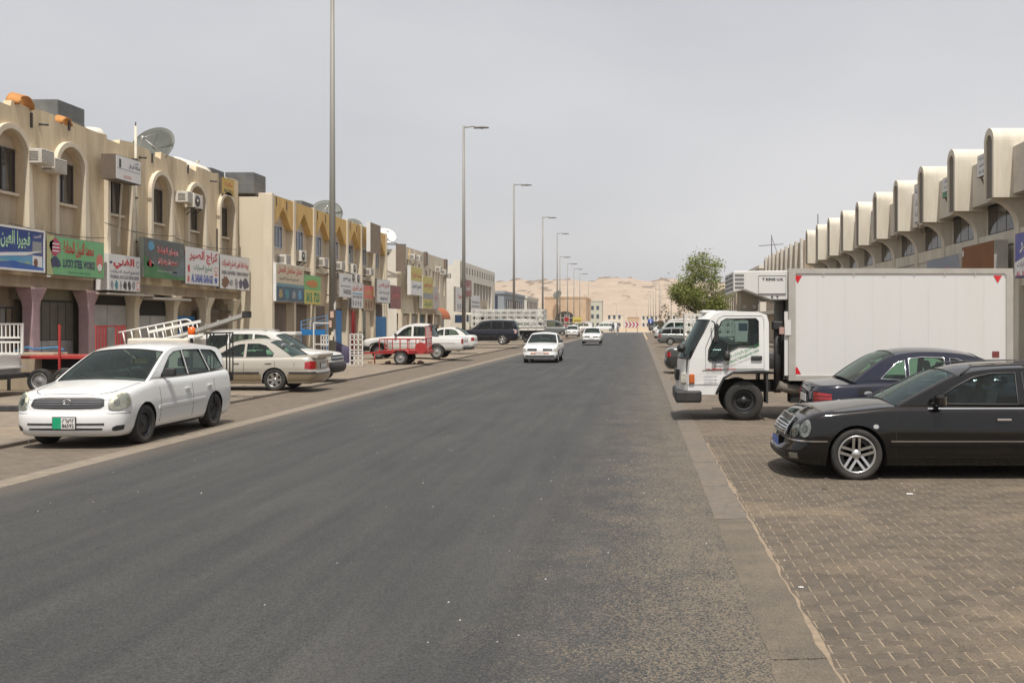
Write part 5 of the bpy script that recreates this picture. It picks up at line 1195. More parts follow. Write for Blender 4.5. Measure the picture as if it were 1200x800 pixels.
        for (i0, i1, nm, g) in ((0, iA, 'windscreen', gl), (iC, len(ol)-1, 'rear_window', screen and gl or gl)):
            st = strip(i0, i1)
            rf.grid([r[:2] for r in st], True); rf.grid([r[-2:] for r in st], True)
            gm = MB().grid([r[1:-1] for r in st], True).build(nm, g, t, fix=False)
            if lod:
                edge = [r[1] for r in st]+st[-1][2:-2]+[r[-2] for r in reversed(st)]+list(reversed(st[0][2:-2]))
                MB().tube(edge, .012, 5, True).build('screen_seal', M_RUB, gm)
        me = rf.mesh('roof', body); me.set_sharp_from_angle(angle=math.radians(40)); link('roof', me, t)
        # -- cabin
        zb = c.ztop((A0+C0)/2); i = MB()
        x0, x1 = L/2-C0+.1, L/2-A0-.1
        hw_ = W/2-.1
        i.box(x0, x1, -hw_, hw_, .28, .36); i.box(x0, x1, -hw_-.001, -hw_+.02, .36, zb-.03); i.box(x0, x1, hw_-.02, hw_+.001, .36, zb-.03); i.box(x1-.42, x1+.02, -hw_+.02, hw_-.02, .55, zb-.02); i.box(x0, x0+.03, -hw_+.02, hw_-.02, .36, zb-.05)
        i.build('cabin', M_TRIM, t)
        if seats:
            for (ds, w, ys) in ((1.05, .5, (-.37, .37)), (1.95, 1.25, (0,))):
                if A0+ds+.3 > C0-.05: continue
                for ysv in ys:
                    sm_ = MB(); xx = L/2-A0-ds; sm_.box(xx-.05, xx+.45, ysv-w/2, ysv+w/2, .38, .56); M_ = Matrix.Translation((xx-.02, ysv, .5)) @ Matrix.Rotation(-.22, 4, 'Y'); sm_.box(-.14, 0, -w/2, w/2, 0, .62, M_)
                    for hr in ((0,) if w < 1 else (-.35, .35)): sm_.box(-.1, -.02, hr-.12, hr+.12, .66, .84, M_)
                    sm_.build('seat', M_SEAT, t, bevel=.04)
            MB().tube([(L/2-A0-.48+.06*math.sin(a), .37+.18*math.cos(a), zb+.0+.17*math.sin(a)) for a in [2*PI*k/16 for k in range(16)]], .014, 6, True).build('steering_wheel', M_TRIM, t)
    def ztop(c, s): return sinterp(c.zt, s)
    def zlow(c, s):
        z = c.sill
        for sw in c.sw:
            d = abs(s-sw)
            if d <= c.Ra+.0005: z = max(z, c.R+math.sqrt(max(0, c.Ra**2-d*d)))
        return z
    def s_of(c, p):
        if p <= 1: return c.af*(1-max(0, math.cos(p*PI/2))**(2/c.n))
        if p <= 2: return c.af+(c.L-c.ar-c.af)*(p-1)
        return c.L-c.ar*(1-max(0, math.cos((3-p)*PI/2))**(2/c.n))
    def p_of(c, s): return 1+(s-c.af)/(c.L-c.ar-c.af)
    def P(c, p, z, sg=1, off=0):
        s0 = c.s_of(p); tz = max(0, min(1, (z-c.sill)/(c.ztop(s0)-c.sill))); h = c.W/2-sinterp(c.wi, tz)
        fi, ri = sinterp(c.fin, tz), sinterp(c.rin, tz)
        if p <= 1:
            f = p*PI/2; cx, sy = max(0, math.cos(f))**(2/c.n), max(0, math.sin(f))**(2/c.n)
            s = fi+(c.af-fi)*(1-cx) if True else 0; y = h*sy; nx, ny = max(0, math.cos(f))**(2-2/c.n)/c.af, max(0, math.sin(f))**(2-2/c.n)/h
        elif p <= 2: s = s0; y = h; nx, ny = 0, 1
        else:
            f = (3-p)*PI/2; cx, sy = max(0, math.cos(f))**(2/c.n), max(0, math.sin(f))**(2/c.n)
            s = c.L-ri-(c.ar-ri)*(1-cx); y = h*sy; nx, ny = -max(0, math.cos(f))**(2-2/c.n)/c.ar, max(0, math.sin(f))**(2-2/c.n)/h
        l = math.hypot(nx, ny) or 1
        return (c.L/2-s+off*nx/l, sg*(y+off*ny/l), z)
    def G(c, s, z, sg=1, off=0):
        zb = c.ztop(s); q = max(0, min(1.1, (z-zb)/(c.H-zb))); yb = c.W/2-c.wi[-1][1]-.005; yr = c.W/2*c.rw
        k = 1.0
        for d_, a_ in ((s, c.af), (c.L-s-.06, c.ar)):
            if d_ < a_: cx = max(0., min(1., 1-max(0, d_)/a_)); k = min(k, max(.80, math.sin(math.acos(cx**(c.n/2)))**(2/c.n)))
        return (c.L/2-s, sg*((yb-(yb-yr)*q**1.2)*k+off), z)
    def patch(c, name, nodes, m, sg=1, off=.006, nu=None, nv=4, parent=None):
        """area on the body surface: nodes are (p, z_low, z_high)"""
        lo = [(a, b) for a, b, d in nodes]; hi = [(a, d) for a, b, d in nodes]; p0, p1 = nodes[0][0], nodes[-1][0]
        nu = nu or max(4, min(40, int(abs(p1-p0)*14)+2)); rows = []
        for i in range(nu+1):
            p = p0+(p1-p0)*i/nu; a, b = interp(lo, p), interp(hi, p); rows.append([c.P(p, a+(b-a)*j/nv, sg, off) for j in range(nv+1)])
        # turned-in rim so that the piece has an edge
        rim0 = [c.P(p0, interp(lo, p0)+(interp(hi, p0)-interp(lo, p0))*j/nv, sg, off-.02) for j in range(nv+1)]; rim1 = [c.P(p1, interp(lo, p1)+(interp(hi, p1)-interp(lo, p1))*j/nv, sg, off-.02) for j in range(nv+1)]
        g = MB().grid(rows, True, sg < 0)
        lo_ = [[r[0] for r in rows], [c.P(p0+(p1-p0)*i/nu, rows[i][0][2], sg, off-.02) for i in range(nu+1)]]; hi_ = [[r[-1] for r in rows], [c.P(p0+(p1-p0)*i/nu, rows[i][-1][2], sg, off-.02) for i in range(nu+1)]]
        g.grid(lo_, False); g.grid(hi_, False); g.grid([rows[0], rim0], False); g.grid([rows[-1], rim1], False)
        return g.build(name, m, parent or c.t)
    def capline(c, name, pts, m=None, r=.004):
        q = []
        for s, v in pts:
            e = c.P(c.p_of(s) if s > c.af else s/c.af*.98, c.ztop(s), 1); q.append((c.L/2-s, e[1]*v, c.ztop(s)+sinterp(c.crown, s)*(1-v*v)+.001))
        return MB().tube(q, r, 5).build(name, m or M_SEAM, c.t)
    def both(c, name, nodes, m, **k): return [c.patch(name, nodes, m, sg, **k) for sg in (1, -1)]
    def ell(c, name, pc, zc, rp, rz, m, sg, off=.008, parent=None):
        nodes = [(pc+rp*math.cos(PI-PI*k/10), zc-rz*math.sin(PI*k/10)-.001, zc+rz*math.sin(PI*k/10)+.001) for k in range(11)]
        return c.patch(name, nodes, m, sg, off, 10, 4, parent)
    def seams(c, ss, z0=None, z1=None):
        for s in ss:
            p = c.p_of(s)
            for sg in (1, -1): c.patch('door_gap', [(p-.0012, (z0 or c.sill)+.03, c.ztop(s)-.03), (p+.0012, (z0 or c.sill)+.03, c.ztop(s)-.03)], M_SEAM, sg, .0015, 1, 8)
    def handle(c, ss, z, m=None):
        for s in ss:
            for sg in (1, -1):
                a = c.P(c.p_of(s), z, sg, .02); MB().box(a[0]-.09, a[0]+.09, a[1]-.014, a[1]+.014, z-.014, z+.014).build('door_handle', m or c.body, c.t, bevel=.008)
    def mirror(c, s, z, m=None):
        for sg in (1, -1):
            g = c.G(s, z, sg)
            mm = MB(); mm.box(g[0]-.05, g[0]+.06, g[1]+sg*.05, g[1]+sg*.22, z-.01, z+.13); o = mm.build('wing_mirror', m or M_RUB, c.t, bevel=.03)
            MB().box(g[0]-.02, g[0]+.03, min(g[1]-sg*.03, g[1]+sg*.06), max(g[1]-sg*.03, g[1]+sg*.06), z-.01, z+.05).build('mirror_stalk', M_RUB, o); MB().box(g[0]-.056, g[0]-.051, g[1]+sg*.07, g[1]+sg*.2, z+.01, z+.115).build('mirror_glass', M_CHROME, o)
    def plate(c, z, w=.4, h=.12, front=True, face=None, txt=None, left=None):
        x = c.P(0 if front else 3, z)[0]; d = 1 if front else -1
        o = MB().box(x+.004*d, x+.02*d, -w/2, w/2, z-h/2, z+h/2).build('number_plate', face or M_WHT, c.t)
        o2 = MB().box(x+.003*d, x+.012*d, -w/2-.012, w/2+.012, z-h/2-.012, z+h/2+.012).build('plate_frame', M_RUB, c.t)
        if left: MB().box(x+.0205*d, x+.022*d, w/2-w*.38 if d < 0 else -w/2, w/2 if d < 0 else -w/2+w*.38, z-h/2, z+h/2).build('plate_emblem', left, o)
        if txt:
            ux = (0, 1, 0) if d > 0 else (0, -1, 0)
            for (body, a, b, e, f) in txt: write(o, body, (x+.0205*d, -w/2 if d > 0 else w/2, z-h/2), ux, (0, 0, 1), a*w, b*w, e*h, f*h, BLK, .03, off=.002)
    def wipers(c):
        A0 = c.roof[0]; x = c.L/2-A0[0]-.02
        w = MB(); w.tube([(x, .2, A0[1]+.05), (x-.1, -.42, A0[1]+.12)], .012, 5); w.tube([(x, -.35, A0[1]+.05), (x-.06, -.02, A0[1]+.10)], .012, 5); w.build('wiper', M_RUB, c.t)
# ---------------------------------------------------------------- white estate car parked on the left
PLG = flat('plate_green', (.0, .30, .14))
c = Car('estate_car', 'white estate car with black steel wheels parked by the left kerb, facing the viewer', 4.4, 1.70, 1.54, 2.6, .84, .315,
        [(0, .765), (.10, .815), (.45, .885), (.95, .965), (1.2, 1.0), (2.2, 1.0), (3.3, 1.02), (4.1, 1.04), (4.4, 1.0)],
        [(1.05, .985), (1.50, 1.235), (1.93, 1.435), (2.3, 1.51), (2.9, 1.535), (3.5, 1.52), (3.95, 1.475), (4.08, 1.40), (4.18, 1.22), (4.26, 1.03)], 1.93, 3.97,
        [[(1.50, 1.045), (1.75, 1.215), (2.01, 1.37), (2.2, 1.435), (2.48, 1.46), (2.48, 1.04)], [(2.55, 1.04), (2.55, 1.46), (3.2, 1.455), (3.36, 1.055)], [(3.43, 1.06), (3.27, 1.45), (3.7, 1.43), (3.84, 1.385), (3.98, 1.10)]],
        P_WHITE, 'steel', (-8.80, 17.42, 0), -PI/2, 'car', glass=M_GLD, fin=[(0, .10), (.1, .02), (.35, .0), (.58, .012), (.62, .04), (.85, .07), (1, .13)], sill=.19)
LBOWL = mat('lamp_bowl', lin(.80, .77, .67), .25, metal=.15, var=.3, scale=14)
LENS = glass('lamp_lens_clear', (.98, .97, .93, 1), .02, .02)
c.both('lamp_cover', [(.41, .622, .71), (.48, .607, .79), (.62, .597, .85), (.80, .617, .875), (.93, .65, .86), (.99, .70, .82)], LENS, off=.022, nu=16)
c.both('headlamp', [(.42, .63, .70), (.48, .615, .78), (.62, .605, .84), (.80, .625, .865), (.93, .66, .85), (.985, .71, .81)], LBOWL, off=.004, nu=16)
for sg in (1, -1):
    c.ell('reflector', .60, .715, .085, .06, M_LAMPI, sg, .012); c.ell('reflector', .80, .745, .07, .055, mat('lamp_clear', lin(.75, .74, .68), .1, coat=.8), sg, .013)
for sg in (1, -1): c.patch('grille', [(0, .615, .775), (.27, .625, .775), (.34, .665, .765)], mat('grille_dark', lin(.03, .03, .032), .5), sg, .006)
for k in range(4):
    for sg in (1, -1): c.patch('grille_bar', [(0, .64+k*.036, .655+k*.036), (.29, .645+k*.035, .658+k*.035)], mat('grille_bar_grey', lin(.13, .13, .135), .35, metal=.4), sg, .014, 6, 1)
for sg in (1, -1): c.patch('grille_surround', [(0, .773, .788), (.28, .773, .786), (.345, .755, .772)], M_CHROME, sg, .010, 8, 1)
x = c.P(0, .71)[0]
em = MB(); em.tube([(x+.022, .062*math.cos(a), .725+.042*math.sin(a)) for a in [2*PI*k/20 for k in range(20)]], .007, 6, True); em.tube([(x+.022, .028*math.cos(a), .725+.04*math.sin(a)) for a in [2*PI*k/16 for k in range(16)]], .005, 5, True); em.tube([(x+.022, .05*math.cos(a), .74+.018*math.sin(a)) for a in [2*PI*k/16 for k in range(16)]], .005, 5, True); em.build('emblem', M_CHROME, c.t)
for sg in (1, -1):
    c.patch('bumper_slot', [(0, .372, .402), (.36, .372, .402)], M_RUB, sg, .004, 8, 1); c.patch('bumper_slot', [(0, .295, .330), (.34, .295, .325)], M_RUB, sg, .004, 8, 1)
    c.patch('fog_recess', [(.52, .285, .335), (.60, .275, .36), (.83, .29, .365)], M_RUB, sg, .004, 8, 2); c.patch('bumper_gap', [(.36, .548, .553), (.98, .545, .551)], M_SEAM, sg, .002, 10, 1)
    c.patch('side_moulding', [(c.p_of(1.25), .525, .575), (c.p_of(3.02), .55, .60)], P_WHITE, sg, .016, 24, 2)
    c.patch('bonnet_gap', [(.30, .748, .752), (.5, .758, .762)], M_SEAM, sg, .002, 6, 1)
    c.patch('sill_strip', [(c.p_of(1.25), .19, .235), (c.p_of(3.02), .19, .235)], M_RUB, sg, .002, 20, 1)  # black plastic strip along the foot of the sill
    c.patch('tail_lamp', [(2.55, .72, .99), (2.75, .72, .985)], M_TAIL, sg, .006)
for v_ in (1, -1): c.capline('bonnet_gap', [(.16+.1*k, v_*(.80+.013*k)) for k in range(9)])
c.capline('bonnet_gap', [(.13, -.75+.15*k) for k in range(11)])
c.plate(.405, .34, .17, True, M_WHT, (('٨٦٥٩٢', .42, .96, .54, .92), ('86592', .42, .96, .08, .46)), PLG)
c.seams((1.32, 2.52, 3.42)); c.handle((2.3, 3.2), .80); c.mirror(1.58, 1.05); c.wipers()
MB().bar((c.L/2-.9, .55, .935), (c.L/2-1.02, .52, .945), .03, .02).build('washer_jet', M_RUB, c.t)
# headlining card / sun-visor object and seat behind the screen
MB().box(c.L/2-2.05, c.L/2-2.0, .06, .26, 1.25, 1.33).build('hanging_box', mat('yellow_card', lin(.5, .38, .05), .7), c.t)

# ---------------------------------------------------------------- black estate car (near right)
e = Car('black_estate_car', 'black dusty estate car with double-spoke alloy wheels parked nose to the road', 4.82, 1.80, 1.39, 2.83, .92, .318,
        [(0, .69), (.07, .74), (.35, .80), (.9, .86), (1.45, .905), (2.6, .90), (4.4, .905), (4.82, .87)],
        [(1.42, .90), (1.8, 1.095), (2.2, 1.275), (2.6, 1.355), (3.3, 1.38), (4.0, 1.36), (4.45, 1.28), (4.62, 1.12), (4.70, .91)], 2.2, 4.42,
        [[(1.84, .935), (2.16, 1.14), (2.40, 1.26), (2.63, 1.305), (2.93, 1.315), (2.93, .93)], [(3.02, .93), (3.02, 1.315), (3.65, 1.31), (3.86, .95)], [(3.95, .955), (3.75, 1.30), (4.25, 1.26), (4.5, .975)]],
        P_BLACK, 'merc', (1.76+2.41, 13.1, 0), PI, glass=M_GL, af=.5, n=2.7, fin=[(0, .14), (.1, .05), (.25, .0), (.42, .02), (.46, .07), (.7, .10), (.9, .16), (1, .24)], sill=.17, rw=.72)
def oval(c, pc, zc, rp, rz): 
    for sg in (1, -1): h = c.ell('headlamp', pc, zc, rp, rz, mat('lamp_bowl_dim', lin(.45, .46, .45), .2, metal=.5, var=.45, scale=18), sg, .008); c.ell('lamp_rim', pc, zc, rp*1.07, rz*1.06, M_RUB, sg, .005); c.ell('reflector', pc, zc-.01, rp*.42, rz*.42, M_STEELB, sg, .012, h); c.ell('bulb', pc, zc-.01, rp*.3, rz*.3, M_LAMP, sg, .016, h); c.ell('lamp_cover', pc, zc, rp*.99, rz*.99, LENS, sg, .024, h)
oval(e, .50, .60, .085, .08); oval(e, .72, .635, .115, .105)
for sg in (1, -1):
    e.patch('grille', [(0, .52, .74), (.28, .53, .735)], M_RUB, sg, .03)
    for k in range(6): e.patch('grille_bar', [(0, .54+k*.032, .555+k*.032), (.27, .545+k*.031, .56+k*.031)], M_CHROME, sg, .044, 5, 1)
    e.patch('grille_frame', [(0, .735, .765), (.27, .73, .76)], M_CHROME, sg, .046, 5, 1); e.patch('grille_frame', [(.27, .52, .755), (.30, .53, .75)], M_CHROME, sg, .044, 2, 2)
    e.patch('bumper_chrome', [(.3, .475, .492), (.98, .475, .492), (e.p_of(.55), .475, .492)], M_CHROME, sg, .010, 20, 1)
    e.patch('bumper_gap', [(.25, .515, .520), (.99, .515, .520)], M_SEAM, sg, .002, 10, 1)
    e.patch('lower_intake', [(0, .24, .33), (.4, .25, .33)], M_RUB, sg, .003); e.patch('fog_lamp', [(.5, .26, .33), (.66, .26, .33)], M_LAMPI, sg, .005)
    e.patch('side_chrome', [(e.p_of(1.33), .478, .492), (e.p_of(3.3), .478, .492)], M_CHROME, sg, .018, 24, 1); e.patch('side_moulding', [(e.p_of(1.33), .43, .478), (e.p_of(3.3), .43, .478)], P_BLACK, sg, .014, 24, 1)
    e.patch('belt_chrome', [(e.p_of(1.8), .876, .892), (e.p_of(4.3), .880, .896)], M_CHROME, sg, .004, 24, 1)
    e.patch('skirt_gap', [(e.p_of(1.33), .285, .290), (e.p_of(3.3), .285, .290)], M_SEAM, sg, .003, 20, 1)
    e.ell('side_repeater', e.p_of(1.15), .665, .006, .018, M_LAMP, sg, .006); e.ell('repeater_ring', e.p_of(1.15), .665, .009, .026, M_CHROME, sg, .004)
    e.patch('touch_up', [(.82, .44, .47), (.9, .40, .475)], flat('pinkpaint', (.35, .03, .08)), sg, .004) if sg == -1 else None
    e.patch('tail_lamp', [(2.5, .62, .86), (2.8, .62, .86)], M_TAIL, sg)
e.plate(.40, .46, .12, True, flat('plate_blue', (.05, .12, .42)))
e.seams((1.40, 2.97, 3.9)); e.handle((2.72, 3.7), .75, M_CHROME); e.mirror(1.92, .925, P_BLACK); e.wipers()
for sg in (1, -1): MB().tube([e.G(2.25, 1.29, sg, .01)]+[(e.L/2-2.4-k*.22, sg*(.62), 1.392+.03*math.sin(PI*min(1, k/8))) for k in range(10)]+[e.G(4.5, 1.26, sg, .01)], .014, 6).build('roof_rail', M_RUB, e.t)

# ---------------------------------------------------------------- navy saloon, tail to the road
s = Car('navy_saloon', 'dusty navy saloon with missing fuel flap, tail to the road between lorry and black estate', 5.1, 1.88, 1.49, 3.0, .9, .33,
        [(0, .72), (.1, .78), (.6, .88), (1.4, .97), (1.65, 1.0), (2.8, 1.0), (3.6, 1.0), (4.05, .99), (4.6, .965), (4.98, .945), (5.1, .90)],
        [(1.62, .99), (2.0, 1.19), (2.4, 1.385), (2.75, 1.455), (3.2, 1.475), (3.55, 1.455), (3.85, 1.38), (4.15, 1.2), (4.42, 1.0)], 2.4, 3.72,
        [[(2.1, 1.03), (2.36, 1.18), (2.58, 1.31), (2.75, 1.365), (2.86, 1.38), (2.86, 1.03)], [(2.95, 1.03), (2.95, 1.385), (3.3, 1.395), (3.52, 1.37), (3.52, 1.03)], [(3.58, 1.03), (3.58, 1.35), (3.72, 1.30), (3.98, 1.06)]],
        P_NAVY, 'five', (2.70+2.55, 15.6+.94, 0), 0, glass=M_GLG, screen=M_CHROME, ar=.45)
# local +x is the nose: turn so that the tail points to the road
for sg in (1, -1):
    s.patch('tail_lamp', [(2.08, .63, .82), (2.35, .62, .84), (2.62, .63, .84)], M_TAIL, sg, .008)
    for k in range(3): s.patch('lamp_rib', [(2.07, .66+k*.06, .672+k*.06), (2.6, .66+k*.06, .672+k*.06)], mat('tail_dark', lin(.12, .005, .008), .3), sg, .011, 12, 1)
    s.patch('bumper_chrome', [(2.0, .53, .55), (2.6, .53, .55), (3, .53, .55)], M_CHROME, sg, .008, 24, 1); s.patch('side_moulding', [(s.p_of(1.35), .42, .52), (s.p_of(3.45), .42, .52)], P_NAVY, sg, .014, 20, 1)
    s.patch('boot_gap', [(2.35, .60, .605), (3, .60, .605)], M_SEAM, sg, .003, 12, 1)
    s.patch('headlamp', [(.5, .58, .72), (.95, .58, .72)], M_LAMP, sg)
s.patch('fuel_flap_hole', [(s.p_of(4.14), .80, .91), (s.p_of(4.36), .80, .91)], M_SEAM, -1, .004, 8, 3); s.ell('fuel_cap', s.p_of(4.2), .83, .016, .035, M_CHROME, -1, .012)
s.plate(.72, .5, .12, False, M_WHT); s.seams((1.5, 2.9, 3.75)); s.handle((2.7, 3.5), .84, M_CHROME); s.mirror(2.1, 1.0, P_NAVY)

# ---------------------------------------------------------------- silver saloon
a = Car('silver_saloon', 'silver saloon with bronze lower flanks and six-spoke wheels, tail to the road', 4.72, 1.71, 1.39, 2.72, .85, .305,
        [(0, .64), (.1, .70), (.6, .80), (1.3, .89), (1.5, .91), (2.8, .91), (3.7, .925), (4.1, .935), (4.5, .93), (4.66, .90), (4.72, .84)],
        [(1.45, .90), (1.85, 1.10), (2.2, 1.285), (2.5, 1.355), (2.9, 1.385), (3.2, 1.37), (3.45, 1.30), (3.75, 1.12), (4.02, .935)], 2.2, 3.36,
        [[(1.9, .95), (2.12, 1.08), (2.36, 1.23), (2.55, 1.285), (2.68, 1.30), (2.68, .95)], [(2.76, .95), (2.76, 1.305), (3.08, 1.305), (3.28, 1.25), (3.52, 1.04), (3.50, .955)]],
        P_SILV, 'six', (-9.03-2.36, 27.7+.86, LOTZ), PI, low=P_GOLD, lowz=.47, glass=M_GLG, fin=None, rin=[(0, .16), (.1, .06), (.3, .0), (.45, .0), (.5, .05), (.8, .06), (1, .08)], ar=.36)
a.t.rotation_euler.z = PI
for sg in (1, -1):
    a.patch('tail_lamp', [(2.04, .62, .80), (2.3, .60, .82), (2.62, .60, .82)], M_TAIL, sg, .008); a.patch('turn_lamp', [(2.62, .60, .82), (2.72, .60, .82)], M_AMBER, sg, .008)
    a.patch('side_moulding', [(a.p_of(1.25), .475, .525), (a.p_of(3.15), .475, .525)], M_RUB, sg, .014, 24, 1); a.patch('side_moulding', [(a.p_of(3.98), .475, .525), (2, .475, .525), (2.4, .475, .525), (3, .475, .525)], M_RUB, sg, .012, 24, 1)
    a.patch('headlamp', [(.5, .54, .64), (.95, .54, .64)], M_LAMP, sg); a.patch('fuel_flap', [(a.p_of(4.12), .66, .80), (a.p_of(4.128), .66, .80)], M_SEAM, sg, .002, 1, 3)
MB().prism([(-2.12, .93), (-2.36, .90), (-2.40, 1.0), (-2.37, 1.04), (-2.16, .985)], 'y', -.68, .68).build('boot_spoiler', P_SILV, a.t, bevel=.01)
a.seams((1.33, 2.72, 3.58)); a.handle((2.5, 3.4), .78); a.mirror(1.95, .95, P_SILV); a.plate(.68, .45, .12, False, M_WHT); a.wipers()

# ---------------------------------------------------------------- white compact SUV nose to the road
v = Car('white_suv', 'white four-wheel drive with black bumper, nose to the road beside the silver saloon', 4.45, 1.74, 1.62, 2.45, .80, .335,
        [(0, .82), (.08, .88), (.4, .94), (1.0, 1.0), (1.25, 1.03), (3.0, 1.03), (4.3, 1.05), (4.45, 1.0)],
        [(1.2, 1.02), (1.55, 1.25), (1.9, 1.48), (2.2, 1.575), (2.8, 1.615), (3.7, 1.60), (4.15, 1.54), (4.28, 1.35), (4.38, 1.05)], 1.9, 4.12,
        [[(1.6, 1.07), (1.98, 1.36), (2.2, 1.49), (2.55, 1.53), (2.55, 1.07)], [(2.63, 1.07), (2.63, 1.53), (3.3, 1.53), (3.35, 1.07)], [(3.43, 1.07), (3.4, 1.52), (4.0, 1.49), (4.15, 1.1)]],
        P_WHITE2, 'plain', (-9.75-2.22, 31.6+.87, LOTZ), 0, glass=M_GLD, sill=.28)
for sg in (1, -1):
    v.patch('headlamp', [(.45, .70, .86), (.9, .70, .86)], M_LAMP, sg, .008); v.patch('turn_lamp', [(.9, .70, .84), (1.02, .71, .83)], M_AMBER, sg, .008); v.patch('grille', [(0, .69, .85), (.43, .70, .85)], M_RUB, sg, .008); v.patch('grille_bar', [(0, .76, .785), (.42, .76, .785)], M_CHROME, sg, .02)
    v.patch('bumper', [(0, .30, .64), (.6, .30, .64), (1, .32, .63), (v.p_of(.44), .34, .62)], M_RUB, sg, .04, 20); v.patch('tail_lamp', [(2.3, .75, 1.0), (2.55, .75, 1.0)], M_TAIL, sg)
    MB().tube([(v.L/2-2.2-k*.3, sg*.56, 1.645+(.03 if 0 < k < 6 else 0)) for k in range(7)], .016, 6).build('roof_rail', M_STEELG, v.t)
v.seams((1.3, 2.6, 3.38)); v.handle((2.4, 3.2), .85, M_RUB); v.mirror(1.65, 1.07); v.wipers(); v.plate(.5, .45, .12, True, M_WHT)

# ---------------------------------------------------------------- moving white saloons, and other cars
def saloon(label, loc, rz, body, kind='plain', glass=None, lod=1, plate=None, grille=True, name='saloon_car', group=None):
    k = Car(name, label, 4.55, 1.74, 1.44, 2.65, .88, .31, [(0, .745), (.1, .785), (.5, .84), (1.1, .92), (1.4, .95), (2.8, .96), (3.8, .98), (4.3, .98), (4.55, .92)],
            [(1.32, .93), (1.75, 1.15), (2.15, 1.345), (2.5, 1.42), (2.9, 1.435), (3.25, 1.41), (3.6, 1.29), (4.0, .985)], 2.15, 3.3,
            [[(1.85, .99), (2.1, 1.15), (2.35, 1.3), (2.6, 1.36), (2.6, .99)], [(2.68, .99), (2.68, 1.365), (3.1, 1.355), (3.35, 1.28), (3.58, 1.03)]], body, kind, loc, rz, glass=glass or M_GLD, lod=lod, group=group)
    for sg in (1, -1):
        k.patch('headlamp', [(.44, .58, .68), (.7, .565, .735), (.96, .60, .74)], M_LAMP, sg, .008)
        if grille: k.patch('grille', [(.03, .59, .72), (.38, .60, .71)], M_RUB, sg, .008)
        k.patch('bumper_slot', [(0, .30, .37), (.5, .30, .37)], M_RUB, sg, .004); k.patch('fog_lamp', [(.66, .31, .37), (.78, .31, .37)], M_RUB, sg, .004)
        k.patch('tail_lamp', [(2.15, .66, .84), (2.6, .66, .84)], M_TAIL, sg, .008)
        k.patch('bumper_gap', [(.3, .53, .536), (1, .53, .536)], M_SEAM, sg, .002); k.patch('side_moulding', [(k.p_of(1.3), .47, .52), (k.p_of(3.1), .47, .52)], body, sg, .012, 16, 1)
    k.plate(.44, .42, .14, True, plate or M_WHT); k.plate(.7, .42, .12, False, M_WHT); k.mirror(1.85, .98, M_RUB)
    if lod: k.seams((1.4, 2.64, 3.5)); k.handle((2.4, 3.3), .8)
    return k
k1 = saloon('white saloon driving towards the viewer with an orange turn lamp', (-4.86, 50.8, 0), -PI/2, P_WHITE, 'six')
k1.patch('turn_lamp', [(.88, .64, .70), (1.0, .65, .71)], M_AMBER, 1, .012)  # amber turn lamp on one front corner
k1.patch('plate_strip', [(0, .475, .51), (.2, .475, .51)], flat('orange_strip', (.5, .12, .02)), 1, .03); k1.patch('plate_strip', [(0, .475, .51), (.2, .475, .51)], flat('orange_strip', (.5, .12, .02)), -1, .03)
k2 = saloon('white saloon further off driving towards the viewer in the centre lane', (-4.25, 90.5, .12), -PI/2, P_WHITE, 'plain', lod=0)
saloon('white saloon far down the left side near the green-roofed stand', (-8.7, 130, .2), -PI/2, P_WHITE2, 'plain', lod=0)
k3 = saloon('white saloon tail to the road behind the double-cab pickup', (-10.1-2.27, 61.9, .22), PI, P_WHITE2, 'six', lod=1)
k4 = saloon('charcoal saloon, tail with red lamp showing in front of the lorry cab', (.98+2.27, 38.9, 0), 0, P_DKG, 'plain', glass=M_GLT)
rr = Car('black_suv', 'large dark blue four-wheel drive with tinted windows, tail to the road', 4.95, 1.95, 1.86, 2.88, .87, .38,
         [(0, .95), (.08, 1.02), (.6, 1.08), (1.2, 1.13), (1.4, 1.15), (4.8, 1.17), (4.95, 1.1)],
         [(1.35, 1.14), (1.7, 1.4), (2.05, 1.68), (2.35, 1.79), (3.0, 1.85), (4.0, 1.84), (4.55, 1.79), (4.72, 1.55), (4.86, 1.17)], 2.05, 4.5,
         [[(1.75, 1.2), (2.2, 1.58), (2.42, 1.7), (2.85, 1.75), (2.85, 1.2)], [(2.93, 1.2), (2.93, 1.755), (3.75, 1.76), (3.75, 1.2)], [(3.83, 1.2), (3.83, 1.76), (4.42, 1.73), (4.6, 1.22)]], P_RR, 'five', (-9.3-2.47, 77.2, .32), PI, 'car', glass=M_GLT, sill=.33, rw=.76)
for sg in (1, -1): rr.patch('tail_lamp', [(2.1, .85, 1.15), (2.45, .85, 1.15)], mat('tail_clear', lin(.45, .3, .3), .2), sg, .008); rr.patch('side_moulding', [(rr.p_of(1.4), .6, .66), (rr.p_of(3.3), .6, .66)], M_RUB, sg, .012, 16, 1); rr.patch('headlamp', [(.5, .75, .92), (.95, .75, .92)], M_LAMP, sg)
rr.seams((1.5, 2.9, 3.8)); rr.handle((2.7, 3.6), .98); rr.plate(.85, .45, .12, False, M_WHT)
